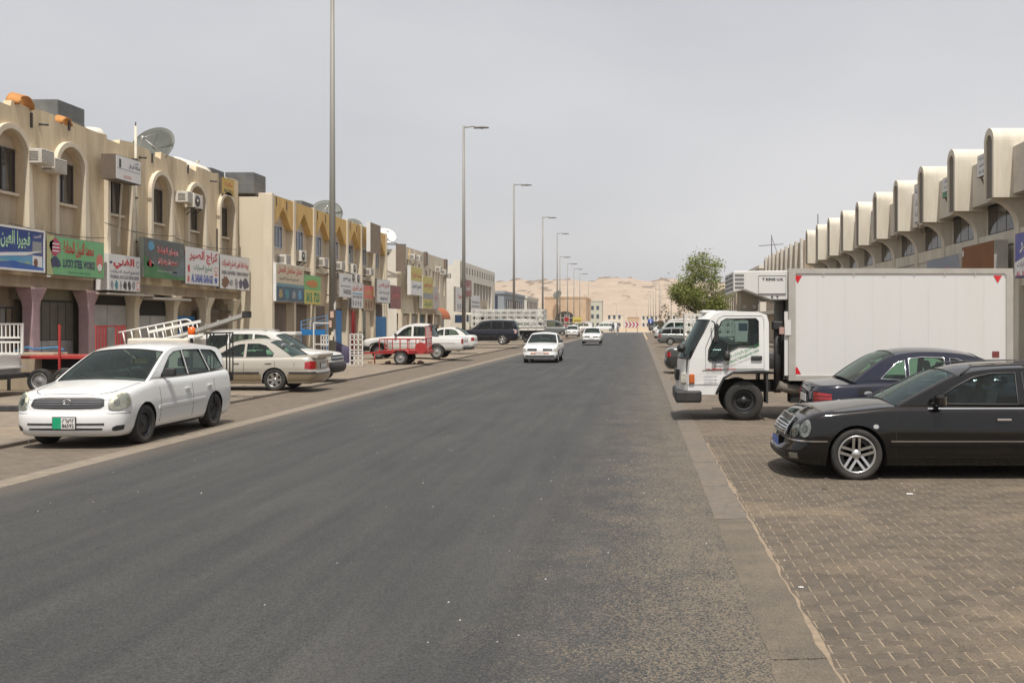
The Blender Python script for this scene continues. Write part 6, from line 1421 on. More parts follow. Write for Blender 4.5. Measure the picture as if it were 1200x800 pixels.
def estate(label, loc, rz, body, lod=0, glass=None, H=1.42, group=None):
    k = Car('estate_car', label, 4.5, 1.7, H, 2.6, .85, .305, [(0, .64), (.1, .7), (.6, .8), (1.2, .9), (1.4, .92), (3, .93), (4.3, .95), (4.5, .9)], [(1.35, .91), (1.75, 1.12), (2.15, H-.11), (2.5, H-.03), (3, H), (3.9, H-.03), (4.2, H-.12), (4.42, .95)], 2.15, 4.1,
            [[(1.85, .97), (2.3, 1.24), (2.6, H-.09), (2.6, .97)], [(2.68, .97), (2.68, H-.085), (3.3, H-.085), (3.35, .97)], [(3.43, .97), (3.4, H-.085), (4.0, H-.12), (4.2, 1.0)]], body, 'plain', loc, rz, glass=glass or M_GLT, lod=lod, group=group)
    for sg in (1, -1): k.patch('tail_lamp', [(2.15, .62, .9), (2.5, .62, .9)], M_TAIL, sg); k.patch('headlamp', [(.5, .55, .67), (.95, .55, .67)], M_LAMP, sg); k.patch('side_moulding', [(k.p_of(1.3), .47, .52), (k.p_of(3.1), .47, .52)], M_RUB, sg, .012, 12, 1)
    return k
estate('grey estate car, tail to the road in front of the white van', (1.5+2.25, 82, .15), 0, P_GREY, 1)
def van(label, loc, rz, body, H=2.15, L=4.8, group=None):
    k = Car('panel_van', label, L, 1.8, H, 2.7, .9, .32, [(0, .85), (.1, .95), (.5, 1.1), (.7, 1.14), (4.4, 1.15), (L, 1.1)], [(.5, 1.1), (.95, 1.5), (1.35, 1.88), (1.8, H-.06), (2.6, H), (3.9, H-.01), (L-.25, H-.08), (L-.12, 1.75), (L-.06, 1.15)], 1.35, L-.3,
            [[(.85, 1.2), (1.2, 1.6), (1.5, 1.8), (1.9, 1.84), (1.9, 1.2)], [(2.0, 1.25), (2.0, 1.84), (3.2, 1.84), (3.2, 1.25)], [(3.3, 1.25), (3.3, 1.84), (4.4, 1.82), (4.4, 1.25)]], body, 'plain', loc, rz, 'van', glass=M_GLD, lod=0, rw=.84, group=group)
    for sg in (1, -1): k.patch('headlamp', [(.5, .65, .84), (.95, .65, .84)], M_LAMP, sg); k.patch('bumper', [(0, .3, .52), (1, .3, .52)], M_RUB, sg, .02); k.patch('tail_lamp', [(2.2, .8, 1.1), (2.4, .8, 1.1)], M_TAIL, sg)
    return k
van('white high-roof van with sloping nose to the road behind the grey estate', (1.5+2.4, 98.5, .2), PI, P_WHITE2)
van('dark teal van parked beyond the white high-roof van', (2.2+2.4, 117, .2), PI, P_TEAL, 1.95)
for (y, x, f, lab, p) in ((108, 2.0, saloon, 'silver-white saloon squeezed between the white van and teal van', P_SILV), (134, 2.1, estate, 'white estate far along the right side past the teal van', P_WHITE2), (146, 2.4, saloon, 'grey saloon far along the right side', P_GREY), (160, 2.2, van, 'white van far along the right side near the crossing', P_WHITE2), (178, 2.4, saloon, 'pale saloon farthest along the right side', P_SILV)):
    f(lab, (x+2.3, y, .2), PI, p, **({} if f is van else {'lod': 0}))
for (y, x, f, lab, p, r) in ((100, -13, estate, 'white estate parked behind the lattice lorry', P_WHITE2, PI), (112, -13.2, van, 'white van parked in front of the white slotted building', P_WHITE2, 0), (143, -12.5, van, 'grey van parked on the left near the crossing', P_GREY, 0), (150, -12, saloon, 'red car tail far on the left near the road sign', P_RED, PI), (158, -12, estate, 'dark estate far on the left by the crossing', P_DKG, PI), (172, -12, saloon, 'white saloon farthest along the left side', P_WHITE2, PI)):
    f(lab, (x, y, .25), r, p, **({} if f is van else {'lod': 0}))
for (x, lab, p, r) in ((-7.5, 'white minibus crossing at the end of the street', P_WHITE, PI), (-13.5, 'second white minibus crossing in front of the peach building', P_WHITE2, PI), (4.8, 'dark van stopped at the crossing beside the chevron board', P_DKG, 0), (10.8, 'white van at the crossing far right of the chevron board', P_WHITE2, 0)):
    van(lab, (x, 226+abs(x)*.4, .1), r, p, 2.3, 5.4)
suv2 = estate('white four-wheel drive far off at the crossing corner', (7.6, 205, .1), PI, P_WHITE, 0, None, 1.6)

# ---------------------------------------------------------------- double-cab pickup
pk = Car('pickup_truck', 'white double-cab pickup with its nose towards the shops behind the red trailer', 5.35, 1.76, 1.78, 3.0, .95, .36,
         [(0, .88), (.1, .95), (.6, 1.04), (1.3, 1.10), (1.55, 1.12), (3.4, 1.13), (3.6, 1.12), (5.2, 1.10), (5.35, 1.08)],
         [(1.45, 1.11), (1.8, 1.36), (2.1, 1.6), (2.4, 1.71), (2.8, 1.76), (3.2, 1.75), (3.5, 1.68), (3.62, 1.4), (3.7, 1.12)], 2.1, 3.48,
         [[(1.85, 1.17), (2.2, 1.5), (2.45, 1.63), (2.62, 1.65), (2.62, 1.17)], [(2.74, 1.17), (2.74, 1.655), (3.3, 1.645), (3.38, 1.17)]], P_WHITE2, 'plain', (-9.0-2.67, 51.9, .12), PI, 'pickup truck', glass=M_GLD, sill=.42, rw=.74, bed=(3.78, 5.22), ar=.2, arch=1.2)
bb = MB(); bb.box(-2.5, -1.12, -.78, .78, .66, .70); bb.box(-2.5, -1.12, .76, .80, .70, 1.05); bb.box(-2.5, -1.12, -.80, -.76, .70, 1.05); bb.box(-2.55, -2.5, -.8, .8, .66, 1.06); bb.build('cargo_bed', P_WHITE2, pk.t)
for sg in (1, -1):
    pk.patch('headlamp', [(.5, .7, .86), (.95, .7, .86)], M_LAMP, sg); pk.patch('bumper', [(0, .42, .66), (1, .42, .66), (pk.p_of(.5), .44, .64)], M_RUB, sg, .03, 16); pk.patch('tail_lamp', [(2.1, .78, 1.02), (2.5, .78, 1.02)], M_TAIL, sg, .01)
    pk.patch('arch_trim', [(pk.p_of(.5), .6, .66), (pk.p_of(.58), .7, .78), (pk.p_of(.95), .81, .88), (pk.p_of(1.3), .7, .78), (pk.p_of(1.4), .6, .66)], M_RUB, sg, .02, 14, 2); pk.patch('side_stripe', [(pk.p_of(1.5), .78, .80), (pk.p_of(4.9), .78, .80)], M_SEAM, sg, .003, 20, 1)
MB().box(-2.95, -2.64, -.75, .75, .46, .62).build('rear_bumper', M_RUB, pk.t, bevel=.03)
pk.seams((1.6, 2.68, 3.42)); pk.handle((2.5, 3.25), .98, M_RUB); pk.mirror(1.85, 1.18)
MB().tube([(-.95, .7, 1.12), (-.98, .66, 1.72), (-.98, -.66, 1.72), (-.95, -.7, 1.12)], .03, 8).build('roll_bar', M_STEELB, pk.t)
# ---------------------------------------------------------------- box lorry
T = thing('box_lorry', 'white cab-over lorry with refrigerated box body parked nose to the road', 'lorry', (.82, 19.72, 0), 0)
# local frame: x = distance back from the front bumper (away from the road), y = 0 at the near flank, increasing away from the viewer
P_CAB = paint('cab_white', lin(.66, .66, .64), .28, .12); M_BOXW = mat('box_white', lin(.60, .595, .58), .45, var=.04, scale=1.2, dirt=(.40, .35, .28, 1), dscale=1.2, dfac=.28, stretch=(1.2, 1, .15))
CW = 1.80
side = [(.15, .52), (.15, .70), (.19, 1.25), (.34, 1.55), (.58, 2.02), (.68, 2.12), (.85, 2.17), (1.55, 2.16), (1.72, 2.10), (1.76, 1.95), (1.76, 1.0)]
arch = [(1.74, .98), (1.62, 1.0), (1.05, .98), (.86, .86), (.74, .62), (.70, .52)]
outl = side+arch
win = [(.56, 1.40), (.70, 1.72), (.82, 1.97), (.90, 2.02), (1.50, 2.03), (1.55, 1.98), (1.55, 1.50), (1.50, 1.47), (1.16, 1.47), (.98, 1.38), (.86, 1.22), (.80, 1.18), (.58, 1.19), (.55, 1.22)]
for yy, sg in ((.0, 1), (CW, -1)):
    m_ = MB(); flat_ = outl+win; tri = tessellate_polygon([[Vector((p[0], p[1], 0)) for p in outl], [Vector((p[0], p[1], 0)) for p in win]])
    def YC(p): return yy+sg*(.02+.06*max(0, (p[1]-1.15)/1.0)**1.3+.03*max(0, (.5-p[0]))/.5)
    m_.add([(p[0], YC(p), p[1]) for p in flat_], [tuple(q) for q in tri]); m_.build('cab_side', P_CAB, T)
    gm = MB(); tr = tessellate_polygon([[Vector((p[0], p[1], 0)) for p in win]]); gm.add([(p[0], YC(p)+sg*.015, p[1]) for p in win], [tuple(q) for q in tr]); w = gm.build('door_window', M_GL, T)
    MB().tube([(p[0], YC(p)-sg*.002, p[1]) for p in win], .014, 6, True).build('window_seal', M_RUB, w)
    d = MB(); dl = [(.50, 1.02), (.50, 1.45), (.62, 1.75), (.76, 2.03), (.86, 2.08), (1.62, 2.08), (1.66, 2.0), (1.66, 1.03)]
    d.tube([(p[0], YC(p)-sg*.001, p[1]) for p in dl], .005, 4, True); d.build('door_gap', M_SEAM, T)
    g = MB(); g.tube([(.44, YC((.44, .98))-sg*.001, 1.0), (1.7, YC((1.7, .98))-sg*.001, 1.0)], .004, 4); g.tube([(.08, YC((.3, .72))-sg*.001, .72), (.76, YC((.7, .72))-sg*.001, .72)], .004, 4); g.build('panel_gap', M_SEAM, T)
    MB().box(1.40, 1.62, min(yy-sg*.012, yy+sg*.02), max(yy-sg*.012, yy+sg*.02), 1.20, 1.29).build('door_handle', M_RUB, T, bevel=.02)
    # corner lamp
    MB().box(.17, .28, min(yy-sg*.004, yy+sg*.1), max(yy-sg*.004, yy+sg*.1), .74, .93).build('corner_lamp', M_AMBER, T, bevel=.02); MB().box(.0, .14, min(yy+sg*.101, yy+sg*.4), max(yy+sg*.101, yy+sg*.4), .74, .95).build('headlamp', M_LAMP, T, bevel=.02)
    # mud guard lip
    MB().tube([(p[0], yy-sg*.005, p[1]) for p in [(1.74, .97), (1.05, .965), (.86, .85), (.75, .63), (.71, .53)]], .028, 6).build('arch_lip', M_RUB, T)
    MB().box(1.70, 1.74, min(yy, yy+sg*.45), max(yy, yy+sg*.45), .35, .98).build('mud_flap', M_RUB, T)
# front and roof skin across the cab
fr = [(.15, .52), (.15, .70), (.19, 1.22)]; ws = [(.193, 1.24), (.34, 1.55), (.58, 2.0)]; rf = [(.58, 2.0), (.68, 2.12), (.85, 2.17), (1.55, 2.16), (1.72, 2.10), (1.76, 1.95), (1.76, .95)]
def skin(pl, n=13, bow=.21):
    return [[(x-bow*(1-abs(v)**2.6)*max(0, min(1, (.95-x)/.37)), CW/2+v*(CW/2-(.02+.06*max(0, (z-1.15))**1.3+.03*max(0, .5-x)/.5)), z+(.03*(1-v*v) if z > 2.05 else 0)) for v in [-1+2*k/(n-1) for k in range(n)]] for x, z in pl]
MB().grid(skin(fr)).build('front_panel', P_CAB, T); MB().grid(skin(rf)).build('cab_roof', P_CAB, T)
wsk = skin([ws[0], (.265, 1.395), ws[1], (.46, 1.775), ws[2]]); wo = MB().grid(wsk).build('windscreen', M_GL, T)
MB().tube([r[0] for r in wsk]+wsk[-1][1:-1]+[r[-1] for r in reversed(wsk)]+list(reversed(wsk[0][1:-1])), .016, 6, True).build('screen_seal', M_RUB, wo)
MB().box(-.075, .05, .45, 1.35, .78, 1.0).build('grille', M_RUB, T)
MB().box(-.10, .42, -.02, CW+.02, .36, .60).build('bumper', M_RUB, T, bevel=.04)
ci = MB(); ci.box(.12, 1.74, .1, CW-.1, .95, 1.0); ci.box(.12, .45, .1, CW-.1, 1.0, 1.25); ci.box(1.68, 1.74, .1, CW-.1, 1.0, 2.0); ci.build('cab_floor', M_TRIM, T)
for y in (.42, 1.35):
    q = MB(); q.box(1.05, 1.55, y-.24, y+.24, 1.0, 1.2); q.box(1.5, 1.62, y-.24, y+.24, 1.2, 1.75); q.build('seat', M_SEAT, T, bevel=.04)
MB().tube([(.62+.1*math.sin(a2), .42+.2*math.cos(a2), 1.36+.17*math.sin(a2)) for a2 in [2*PI*k/18 for k in range(18)]], .016, 6, True).build('steering_wheel', M_TRIM, T)
# mirrors on arms
MB().tube([(.62, -.0, 1.98), (.66, -.16, 1.95), (.68, -.17, 1.75)], .014, 6).build('mirror_arm', M_RUB, T); MB().box(.66, .74, -.24, -.06, 1.55, 1.93).build('wing_mirror', M_RUB, T, bevel=.03)
MB().tube([(.95, .05, 1.5), (.93, -.04, 1.42), (.92, -.05, 1.36)], .01, 6).build('mirror_arm', M_RUB, T); MB().lathe([(.001, -.1), (.05, -.1), (.065, 0), (.045, .1), (.001, .1)], 12, 'z', (.92, -.05, 1.29)).build('blind_spot_mirror', M_RUB, T)
for y in (.1, CW-.1): MB().tube([(.12, y, 1.28), (.04, y, 1.36), (.02, y, 1.42)], .012, 6).build('mirror_arm', M_RUB, T); 
MB().lathe([(.001, -.1), (.08, -.07), (.09, 0), (.08, .07), (.001, .1)], 12, 'y', (.02, .16, 1.44)).build('front_mirror', M_RUB, T); MB().tube([(.03, .35, 1.3), (.16, .8, 1.6)], .012, 5).build('wiper', M_RUB, T)
# lettering on the door
FO = (0, 0, 0)
def tw(body, x0, x1, z0, z1, m, b=.02, y=-.004, rot=0):
    o = write(T, body, (x0, y, z0), (math.cos(rot), 0, math.sin(rot)), (-math.sin(rot), 0, math.cos(rot)), 0, x1-x0, 0, z1-z0, m, b); return o
tw('للنقل السريع بالبرادات المبردة', .88, 1.64, 1.17, 1.26, GREEN, .02, -.012, .40); tw('GENERAL TRANSPORT EST', .90, 1.62, 1.10, 1.14, GREEN, .02, -.012, .40)
tw('الرحاب', .62, .86, 1.12, 1.2, NAVY); tw('050 447', .66, .84, 1.06, 1.10, NAVY, .01); tw('AL REHAB', .52, .82, 1.015, 1.045, RED, .03); tw('AUTO', .92, 1.1, 1.015, 1.045, RED, .03)
for k in range(3): tw('مواد غذائية العين', .46, .72, .86-k*.06, .90-k*.06, NAVY, .01)
# chassis, exhaust stack, tanks
ch = MB(); ch.box(.5, 6.3, .45, .57, .55, .75); ch.box(.5, 6.3, 1.25, 1.37, .55, .75); ch.box(2.2, 2.9, .1, .55, .35, .72); ch.box(3.6, 4.6, .05, .5, .36, .74)
ch.build('chassis', M_UNDER, T); MB().lathe([(.001, -.35), (.22, -.33), (.24, 0), (.22, .33), (.001, .35)], 16, 'x', (3.1, .35, .52)).build('fuel_tank', M_STEELB, T)
MB().tube([(1.95, .1, .7), (2.2, .12, .62), (2.5, .2, .6)], .1, 10).build('exhaust_pipe', mat('dusty_metal', lin(.13, .11, .09), .8), T)
MB().tube([(1.95, .22, .55), (1.95, .22, 1.95)], .075, 10).build('air_intake_stack', M_RUB, T); MB().box(1.85, 2.05, .08, .36, 1.80, 1.98).build('intake_head', M_RUB, T, bevel=.03)
for k in range(2): MB().tube([(2.05+.1*k, .3, .6), (2.1+.1*k, .34, 2.4)], .03, 6).build('hose', M_RUB, T)
# box body
bx0, bx1, bz0, bz1 = 2.16, 6.56, .80, 3.02; BW = 2.12
MB().box(bx0, bx1, -.03, BW, bz0+.07, bz1-.07).build('box_body', M_BOXW, T)
ed = MB()
for (z0, z1) in ((bz0, bz0+.10), (bz1-.10, bz1)): ed.box(bx0-.02, bx1+.02, -.05, BW+.02, z0, z1)
ed.build('edge_rail', mat('dirty_alu', lin(.42, .40, .36), .5, metal=.3, var=.1), T)
for x in (bx0, bx1-.09): MB().box(x-.025, x+.115, -.052, -.031, bz0+.101, bz1-.101).build('corner_post', mat('dirty_alu', lin(.42, .40, .36), .5, metal=.3, var=.1), T)
for k in range(1, 8): MB().box(bx0+.55*k-.004, bx0+.55*k+.004, -.0325, -.0305, bz0+.10, bz1-.10).build('panel_joint', mat('joint_grey', lin(.55, .54, .52), .6), T)
for x in (bx0+.07+.6*k for k in range(8)): MB().lathe([(.001, -.008), (.012, -.007), (.014, 0)], 8, 'y', (x, -.05, bz1-.12)).build('rivet', M_ALU, T)
def tri_ref(x, z, up, s=.17):
    q = [(x-s/2, -.036, z), (x+s/2, -.036, z), (x, -.036, z+(s*.9 if up else -s*.9))]
    MB().add(q, [(0, 1, 2)]).build('warning_triangle', flat('reflector_red', (.55, .01, .015)), T, fix=False)
tri_ref(bx0+.16, bz1-.14, False); tri_ref(bx1-.28, bz1-.14, False); tri_ref(bx0+.14, bz0+.13, True); 
for x in (bx1-.32, bx1-.04): MB().box(x-.07, x+.07, -.037, -.032, bz0+.46, bz0+.58).build('side_marker', flat('marker', (.16, .03, .03)), T)
# green-grey front wall of the box and latch gear
MB().box(bx0-.028, bx0-.021, .05, BW-.05, bz0+.1, bz1-.1).build('front_wall', mat('olive_panel', lin(.14, .14, .105), .7, var=.1), T)
MB().box(bx0-.10, bx0-.03, -.02, .04, bz0+.1, bz1-.85).build('bulkhead_post', M_BOXW, T); MB().box(bx0-.2, bx0-.101, -.03, .06, 1.72, 1.86).build('latch_box', flat('marker2', (.4, .25, .22)), T); MB().box(bx0-.1, bx0+.02, -.062, -.05, 1.7, 2.0).build('latch_plate', M_BOXW, T)
# refrigeration unit over the cab
ru = [(.95, 2.98), (2.13, 2.98), (2.13, 2.36), (1.78, 2.36), (1.15, 2.58), (1.0, 2.62)]
ru = [(1.05, 2.97), (2.13, 2.98), (2.13, 2.40), (1.80, 2.40), (1.28, 2.60), (1.05, 2.55)]
U = MB().prism(ru, 'y', .02, 1.9).build('refrigeration_unit', M_BOXW, T, bevel=.015)
MB().box(1.55, 2.09, .006, .019, 2.52, 2.88).build('service_door', M_BOXW, U); 
g = MB(); g.tube([(1.55, .004, 2.52), (2.09, .004, 2.52), (2.09, .004, 2.88), (1.55, .004, 2.88)], .005, 4, True); g.build('door_gap', M_SEAM, U)
for k in range(4):
    for j in range(2): MB().box(1.03, 1.048, .15+j*.85, .85+j*.85, 2.60+k*.09, 2.64+k*.09).build('vent', mat('vent_grey', lin(.16, .16, .155), .7), U)
for k in range(4): MB().box(1.08, 1.26, .006, .019, 2.64+k*.08, 2.67+k*.08).build('vent', mat('vent_grey', lin(.16, .16, .155), .7), U)
MB().box(1.25, 1.60, .5, 1.3, 2.19, 2.60).build('unit_duct', mat('duct_tan', lin(.24, .20, .15), .8), U)
for x in (1.32, 1.52): MB().box(x-.03, x+.03, .49, .499, 2.24, 2.30).build('duct_lamp', M_LAMP, U)
write(U, 'T KING U.K', (1.62, .004, 2.78), (1, 0, 0), (0, 0, 1), 0, .42, 0, .055, BLK, .04); write(U, 'E  Y', (1.80, .018, 2.43), (1, 0, 0), (0, 0, 1), 0, .16, 0, .05, BLK, .04)
MB().box(.45, .75, .5, 1.3, 2.14, 2.20).build('roof_vent', P_CAB, T, bevel=.03)
for x, sg, y in ((1.27, -1, .2), (1.27, 1, CW-.2)): wheel(T, x, y, .39, .24, sg, 'truck')
for x, sg, y in ((4.95, -1, .2), (4.95, 1, 1.9)): wheel(T, x, y, .39, .36, sg, 'truck')

# ---------------------------------------------------------------- frames, trailers and cages
def gridgate(m, pts, nv, nh, r, mb=None):
    """flat gate between four corners: posts and rails"""
    a, b, c_, d = [Vector(p) for p in pts]; mb = mb or MB()
    for i in range(nv+1): t = i/nv; mb.bar(a.lerp(b, t), d.lerp(c_, t), r)
    for j in range(nh+1): t = j/nh; mb.bar(a.lerp(d, t), b.lerp(c_, t), r)
    return mb
def lattice(T_, p0, ux, uz, nu, nz, cu, cz, m, name='lattice_panel', r=.06):
    """panel of ring-and-diamond bar work, as on local cargo cages"""
    p0, ux, uz = Vector(p0), Vector(ux), Vector(uz); mb = MB()
    for i in range(nu):
        for j in range(nz):
            o = p0+ux*(i*cu)+uz*(j*cz); c_ = o+ux*cu/2+uz*cz/2
            mb.tube([c_+ux*(cu*.36*math.cos(a))+uz*(cz*.36*math.sin(a)) for a in [2*PI*k/8 for k in range(8)]], r*.5, 4, True)
            mb.bar(o, o+ux*cu*.25+uz*cz*.25, r*.8); mb.bar(o+ux*cu, o+ux*cu*.75+uz*cz*.25, r*.8); mb.bar(o+uz*cz, o+ux*cu*.25+uz*cz*.75, r*.8); mb.bar(o+ux*cu+uz*cz, o+ux*cu*.75+uz*cz*.75, r*.8)
    for j in range(nz+1): mb.bar(p0+uz*(j*cz), p0+ux*(nu*cu)+uz*(j*cz), r)
    for i in range(nu+1): mb.bar(p0+ux*(i*cu), p0+ux*(i*cu)+uz*(nz*cz), r)
    return mb.build(name, m, T_)
M_WP = paint('cage_white', lin(.70, .69, .65), .45, .2, 0, .1); M_RP = P_RED; M_BP = mat('black_cage', lin(.015, .015, .017), .5, var=.2)
# lattice lorry, tail to the road
L = thing('lattice_lorry', 'white flatbed lorry with ornamental lattice sides standing across the left forecourt', 'lorry', (-8.3, 86.5, .38), PI)   # x runs from the tail towards the shops
MB().box(0, 6.3, -2.3, -.02, .95, 1.25).build('deck', M_WP, L); MB().box(.2, 6.3, -1.9, -.4, .6, .95).build('chassis', M_UNDER, L)
lattice(L, (0, -2.32, 1.26), (1, 0, 0), (0, 0, 1), 10, 3, .63, .5, M_WP); lattice(L, (0, 0, 1.26), (1, 0, 0), (0, 0, 1), 10, 3, .63, .5, M_WP); lattice(L, (-.02, 0, 1.26), (0, -1, 0), (0, 0, 1), 4, 3, .58, .5, M_WP)
cb = MB(); cb.prism([(6.5, .6), (6.5, 2.35), (6.7, 2.5), (7.6, 2.5), (7.95, 2.3), (8.1, 1.6), (8.15, .6)], 'y', -2.2, -.1); co = cb.build('cab', mat('cab_cream', lin(.60, .56, .46), .5, var=.08), L, bevel=.04)
for y in (-.099, -2.203): MB().box(6.95, 7.75, min(y, y+.006), max(y, y+.006), 1.62, 2.3).build('cab_window', M_PANEB, co)
MB().box(6.55, 6.75, -.097, -.09, 1.7, 2.3).build('cab_window', M_PANEB, co)
for x in (1.5, 7.2):
    for sg, y in ((1, -.25), (-1, -2.05)): wheel(L, x, y, .48, .28, sg, 'truck', 18)
MB().box(-.1, .0, -2.2, -.1, .5, .7).build('rear_bumper', M_RUB, L)
ld = thing('shade_filler', 'dark load added inside the flatbed lorry so its lattice openings look shaded', 'load', (-11.4, 87.6, .38+1.25)); rows = []  # dark shape added to stand in for the shade inside the cage
for i in range(13):
    u = i/12; rows.append([(-2.8+5.6*u, -.95+1.9*j/8, (1.25+.12*MN.noise((u*6, j*.7, 2)))*(math.sin(PI*min(1, max(0, (j+.4)/8.8)))**.25)*(1 if 0 < i < 12 else .05)) for j in range(9)])
MB().grid(rows, True).build('shade_sheet', mat('shade_dark', lin(.05, .048, .042), .8, var=.3), ld)
for k in range(9): MB().box(-.05+.7*k, .0+.7*k, .0, .02, .98, 1.24).build('deck_rib', mat('rust_edge', lin(.4, .3, .2), .8), L)

# caged white pickup at the left edge
Q = Car('caged_pickup', 'white pickup with white slatted cargo cage, tail near the pink column', 4.75, 1.68, 1.62, 2.75, .85, .33, [(0, .85), (.1, .92), (.7, 1.0), (1.3, 1.05), (1.5, 1.06), (2.5, 1.06), (2.7, 1.06), (4.65, 1.06), (4.75, 1.05)],
        [(1.4, 1.05), (1.7, 1.28), (1.95, 1.5), (2.15, 1.58), (2.4, 1.6), (2.6, 1.55), (2.72, 1.35), (2.8, 1.06)], 1.95, 2.58, [[(1.75, 1.1), (2.0, 1.38), (2.2, 1.48), (2.5, 1.48), (2.58, 1.1)]], P_WHITE2, 'plain', (-16.45-2.37, 24.9+.85, LOTZ), PI, 'pickup truck', glass=M_GLD, sill=.42, bed=(2.9, 4.65), ar=.12, rin=[(0, .10), (.1, .02), (1, 0)], arch=1.2, seats=False)
for yv in (-.8, .8):
    m_ = MB()
    for (z0, z1) in ((1.08, 1.38), (1.50, 1.86)):
        m_.bar((-2.34, yv, z0), (-.55, yv, z0), .05); m_.bar((-2.34, yv, z1), (-.55, yv, z1), .05)
    m_.bar((-2.34, yv, 1.06), (-2.34, yv, 1.88), .06); m_.bar((-.55, yv, 1.06), (-.55, yv, 1.88), .06); m_.build('cage_frame', M_WP, Q.t)
    for k in range(16):
        for (z0, z1) in ((1.08, 1.38), (1.50, 1.86)): MB().bar((-2.24+k*.11, yv, z0), (-2.24+k*.11, yv, z1), .04, .02).build('cage_slat', M_WP, Q.t)
MB().bar((-2.34, -.8, 1.86), (-2.34, .8, 1.86), .05).build('cage_frame', M_WP, Q.t)
MB().box(-2.5, -1.0, -.7, .7, .7, .74).build('cargo_bed', P_WHITE2, Q.t); MB().box(-2.62, -2.38, -.7, .7, .45, .58).build('rear_bumper', M_RUB, Q.t, bevel=.02)
for sg in (1, -1): Q.patch('side_crease', [(Q.p_of(2.9), .90, .915), (Q.p_of(4.6), .90, .915)], M_SEAM, sg, .002, 12, 1)
# caged pickup on the right
Q2 = thing('cage_pickup', 'small white cargo cage lorry with lattice sides behind the box lorry windscreen', 'pickup truck', (3.05, 66, .1), 0)
MB().box(0, 3.2, 0, 1.7, .75, 1.0).build('deck', M_WP, Q2); lattice(Q2, (0, -.02, 1.01), (1, 0, 0), (0, 0, 1), 6, 3, .53, .48, M_WP); lattice(Q2, (0, 1.7, 1.01), (1, 0, 0), (0, 0, 1), 6, 3, .53, .48, M_WP); lattice(Q2, (-.02, 0, 1.01), (0, 1, 0), (0, 0, 1), 3, 3, .56, .48, M_WP)
MB().prism([(3.3, .6), (3.3, 1.9), (3.4, 2.0), (4.2, 2.0), (4.7, 1.3), (5.2, 1.15), (5.25, .55)], 'y', .02, 1.68).build('cab', P_WHITE2, Q2, bevel=.05); MB().box(.1, 5.0, .3, 1.4, .5, .74).build('chassis', M_UNDER, Q2)
MB().box(3.55, 4.15, .012, .019, 1.35, 1.85).build('cab_window', M_PANEB, Q2)
for x in (.9, 4.3):
    for sg, y in ((-1, .12), (1, 1.58)): wheel(Q2, x, y, .35, .2, sg, 'plain', 18)
# black stake trailer behind the estate car, loaded
B = thing('stake_trailer', 'black utility trailer with slatted tail gate beside the silver saloon', 'trailer', (-10.45, 24.0, LOTZ), PI)    # x from tail to drawbar, y negative = away
MB().box(0, 3.2, -1.6, 0, .52, .60).build('deck', M_BP, B); MB().box(0, 3.2, -1.6, 0, .42, .519).build('frame', M_UNDER, B)
for (y0, y1) in ((-.45, 0), (-1.6, -1.15)):
    for k in range(3): MB().bar((.0, y0+.03+k*(y1-y0-.06)/2, .60), (.0, y0+.03+k*(y1-y0-.06)/2, 1.64), .05, .014).build('gate_slat', M_BP, B)
gf = MB()
for z in (.62, 1.12, 1.64): gf.bar((.02, -1.6, z), (.02, 0, z), .035)
gf.build('gate_rail', M_BP, B); MB().bar((3.2, -.8, .5), (4.3, -.8, .45), .08).build('drawbar', M_BP, B)
for sg, y in ((1, .14), (-1, -1.74)): wheel(B, 1.5, y, .3, .18, sg, 'plain', 20)
MB().box(.0, .02, -.12, -.02, .44, .56).build('tail_lamp', M_TAIL, B)
tag(MB().box(-.75, .75, -.55, .55, 0, .9).build('crate_box', mat('cream_box', lin(.62, .57, .48), .7, var=.08), loc=(-11.75, 24.8, LOTZ+.61), bevel=.04), 'cream box loaded on the black stake trailer under the ladders', 'box')
lt = thing('warning_beacon', 'orange-topped black warning light standing on the trailer load', 'beacon', (-10.85, 24.1, LOTZ+.62)); MB().tube([(0, 0, 0), (0, 0, .98)], .035, 8).build('stem', M_RUB, lt); MB().lathe([(.07, .98), (.085, 1.02), (.08, 1.16), (.001, 1.18)], 14).build('lens', mat('beacon_orange', lin(.7, .12, .01), .3), lt); MB().lathe([(.085, .90), (.085, .98), (.001, .98)], 14).build('collar', M_WHT, lt)
def ladder(label, A, Bp, w, m, rung, r=.022, up=(0, 0, 1), loop=False):
    A, Bp = Vector(A), Vector(Bp); d = (Bp-A); Ln = d.length; d.normalize(); u = Vector(up); side_ = (u-d*u.dot(d)).normalized()
    t = thing('ladder', label, 'ladder', A, 0)
    Z = Vector((0, 0, 0))
    if loop: pts = [Z]+[d*(Ln*k/4) for k in range(1, 5)]+[d*(Ln+w*.5*math.sin(PI*k/8))+side_*(w*.5*(1-math.cos(PI*k/8))) for k in range(1, 8)]+[d*(Ln*k/4)+side_*w for k in range(4, -1, -1)]; MB().tube(pts, r, 8).build('rail', m, t)
    else:
        for q in (0, 1): MB().bar(side_*(w*q), d*Ln+side_*(w*q), .045, .07).build('rail', m, t)
    for k in range(rung): MB().tube([d*(Ln*(k+.5)/rung), d*(Ln*(k+.5)/rung)+side_*w], r*.8, 6).build('rung', m, t)
    return t
ladder('white tubular ladder with rounded end lying on edge on the trailer load', (-12.65, 24.3, LOTZ+1.30), (-11.05, 24.3, LOTZ+1.62), .36, M_WP, 8, .02, (0, 0, 1), True)
ladder('white tubular ladder lying behind the rounded one on the trailer load', (-12.3, 25.1, LOTZ+1.33), (-11.0, 25.1, LOTZ+1.60), .34, M_WP, 6, .02, (.3, 0, 1))
ex = thing('extension_ladder', 'long grey folded extension ladder pointing up from the trailer load', 'ladder', (-12.0, 24.7, LOTZ+1.36))
M_GL2 = mat('grey_ladder', lin(.42, .41, .38), .5, metal=.4, var=.12)
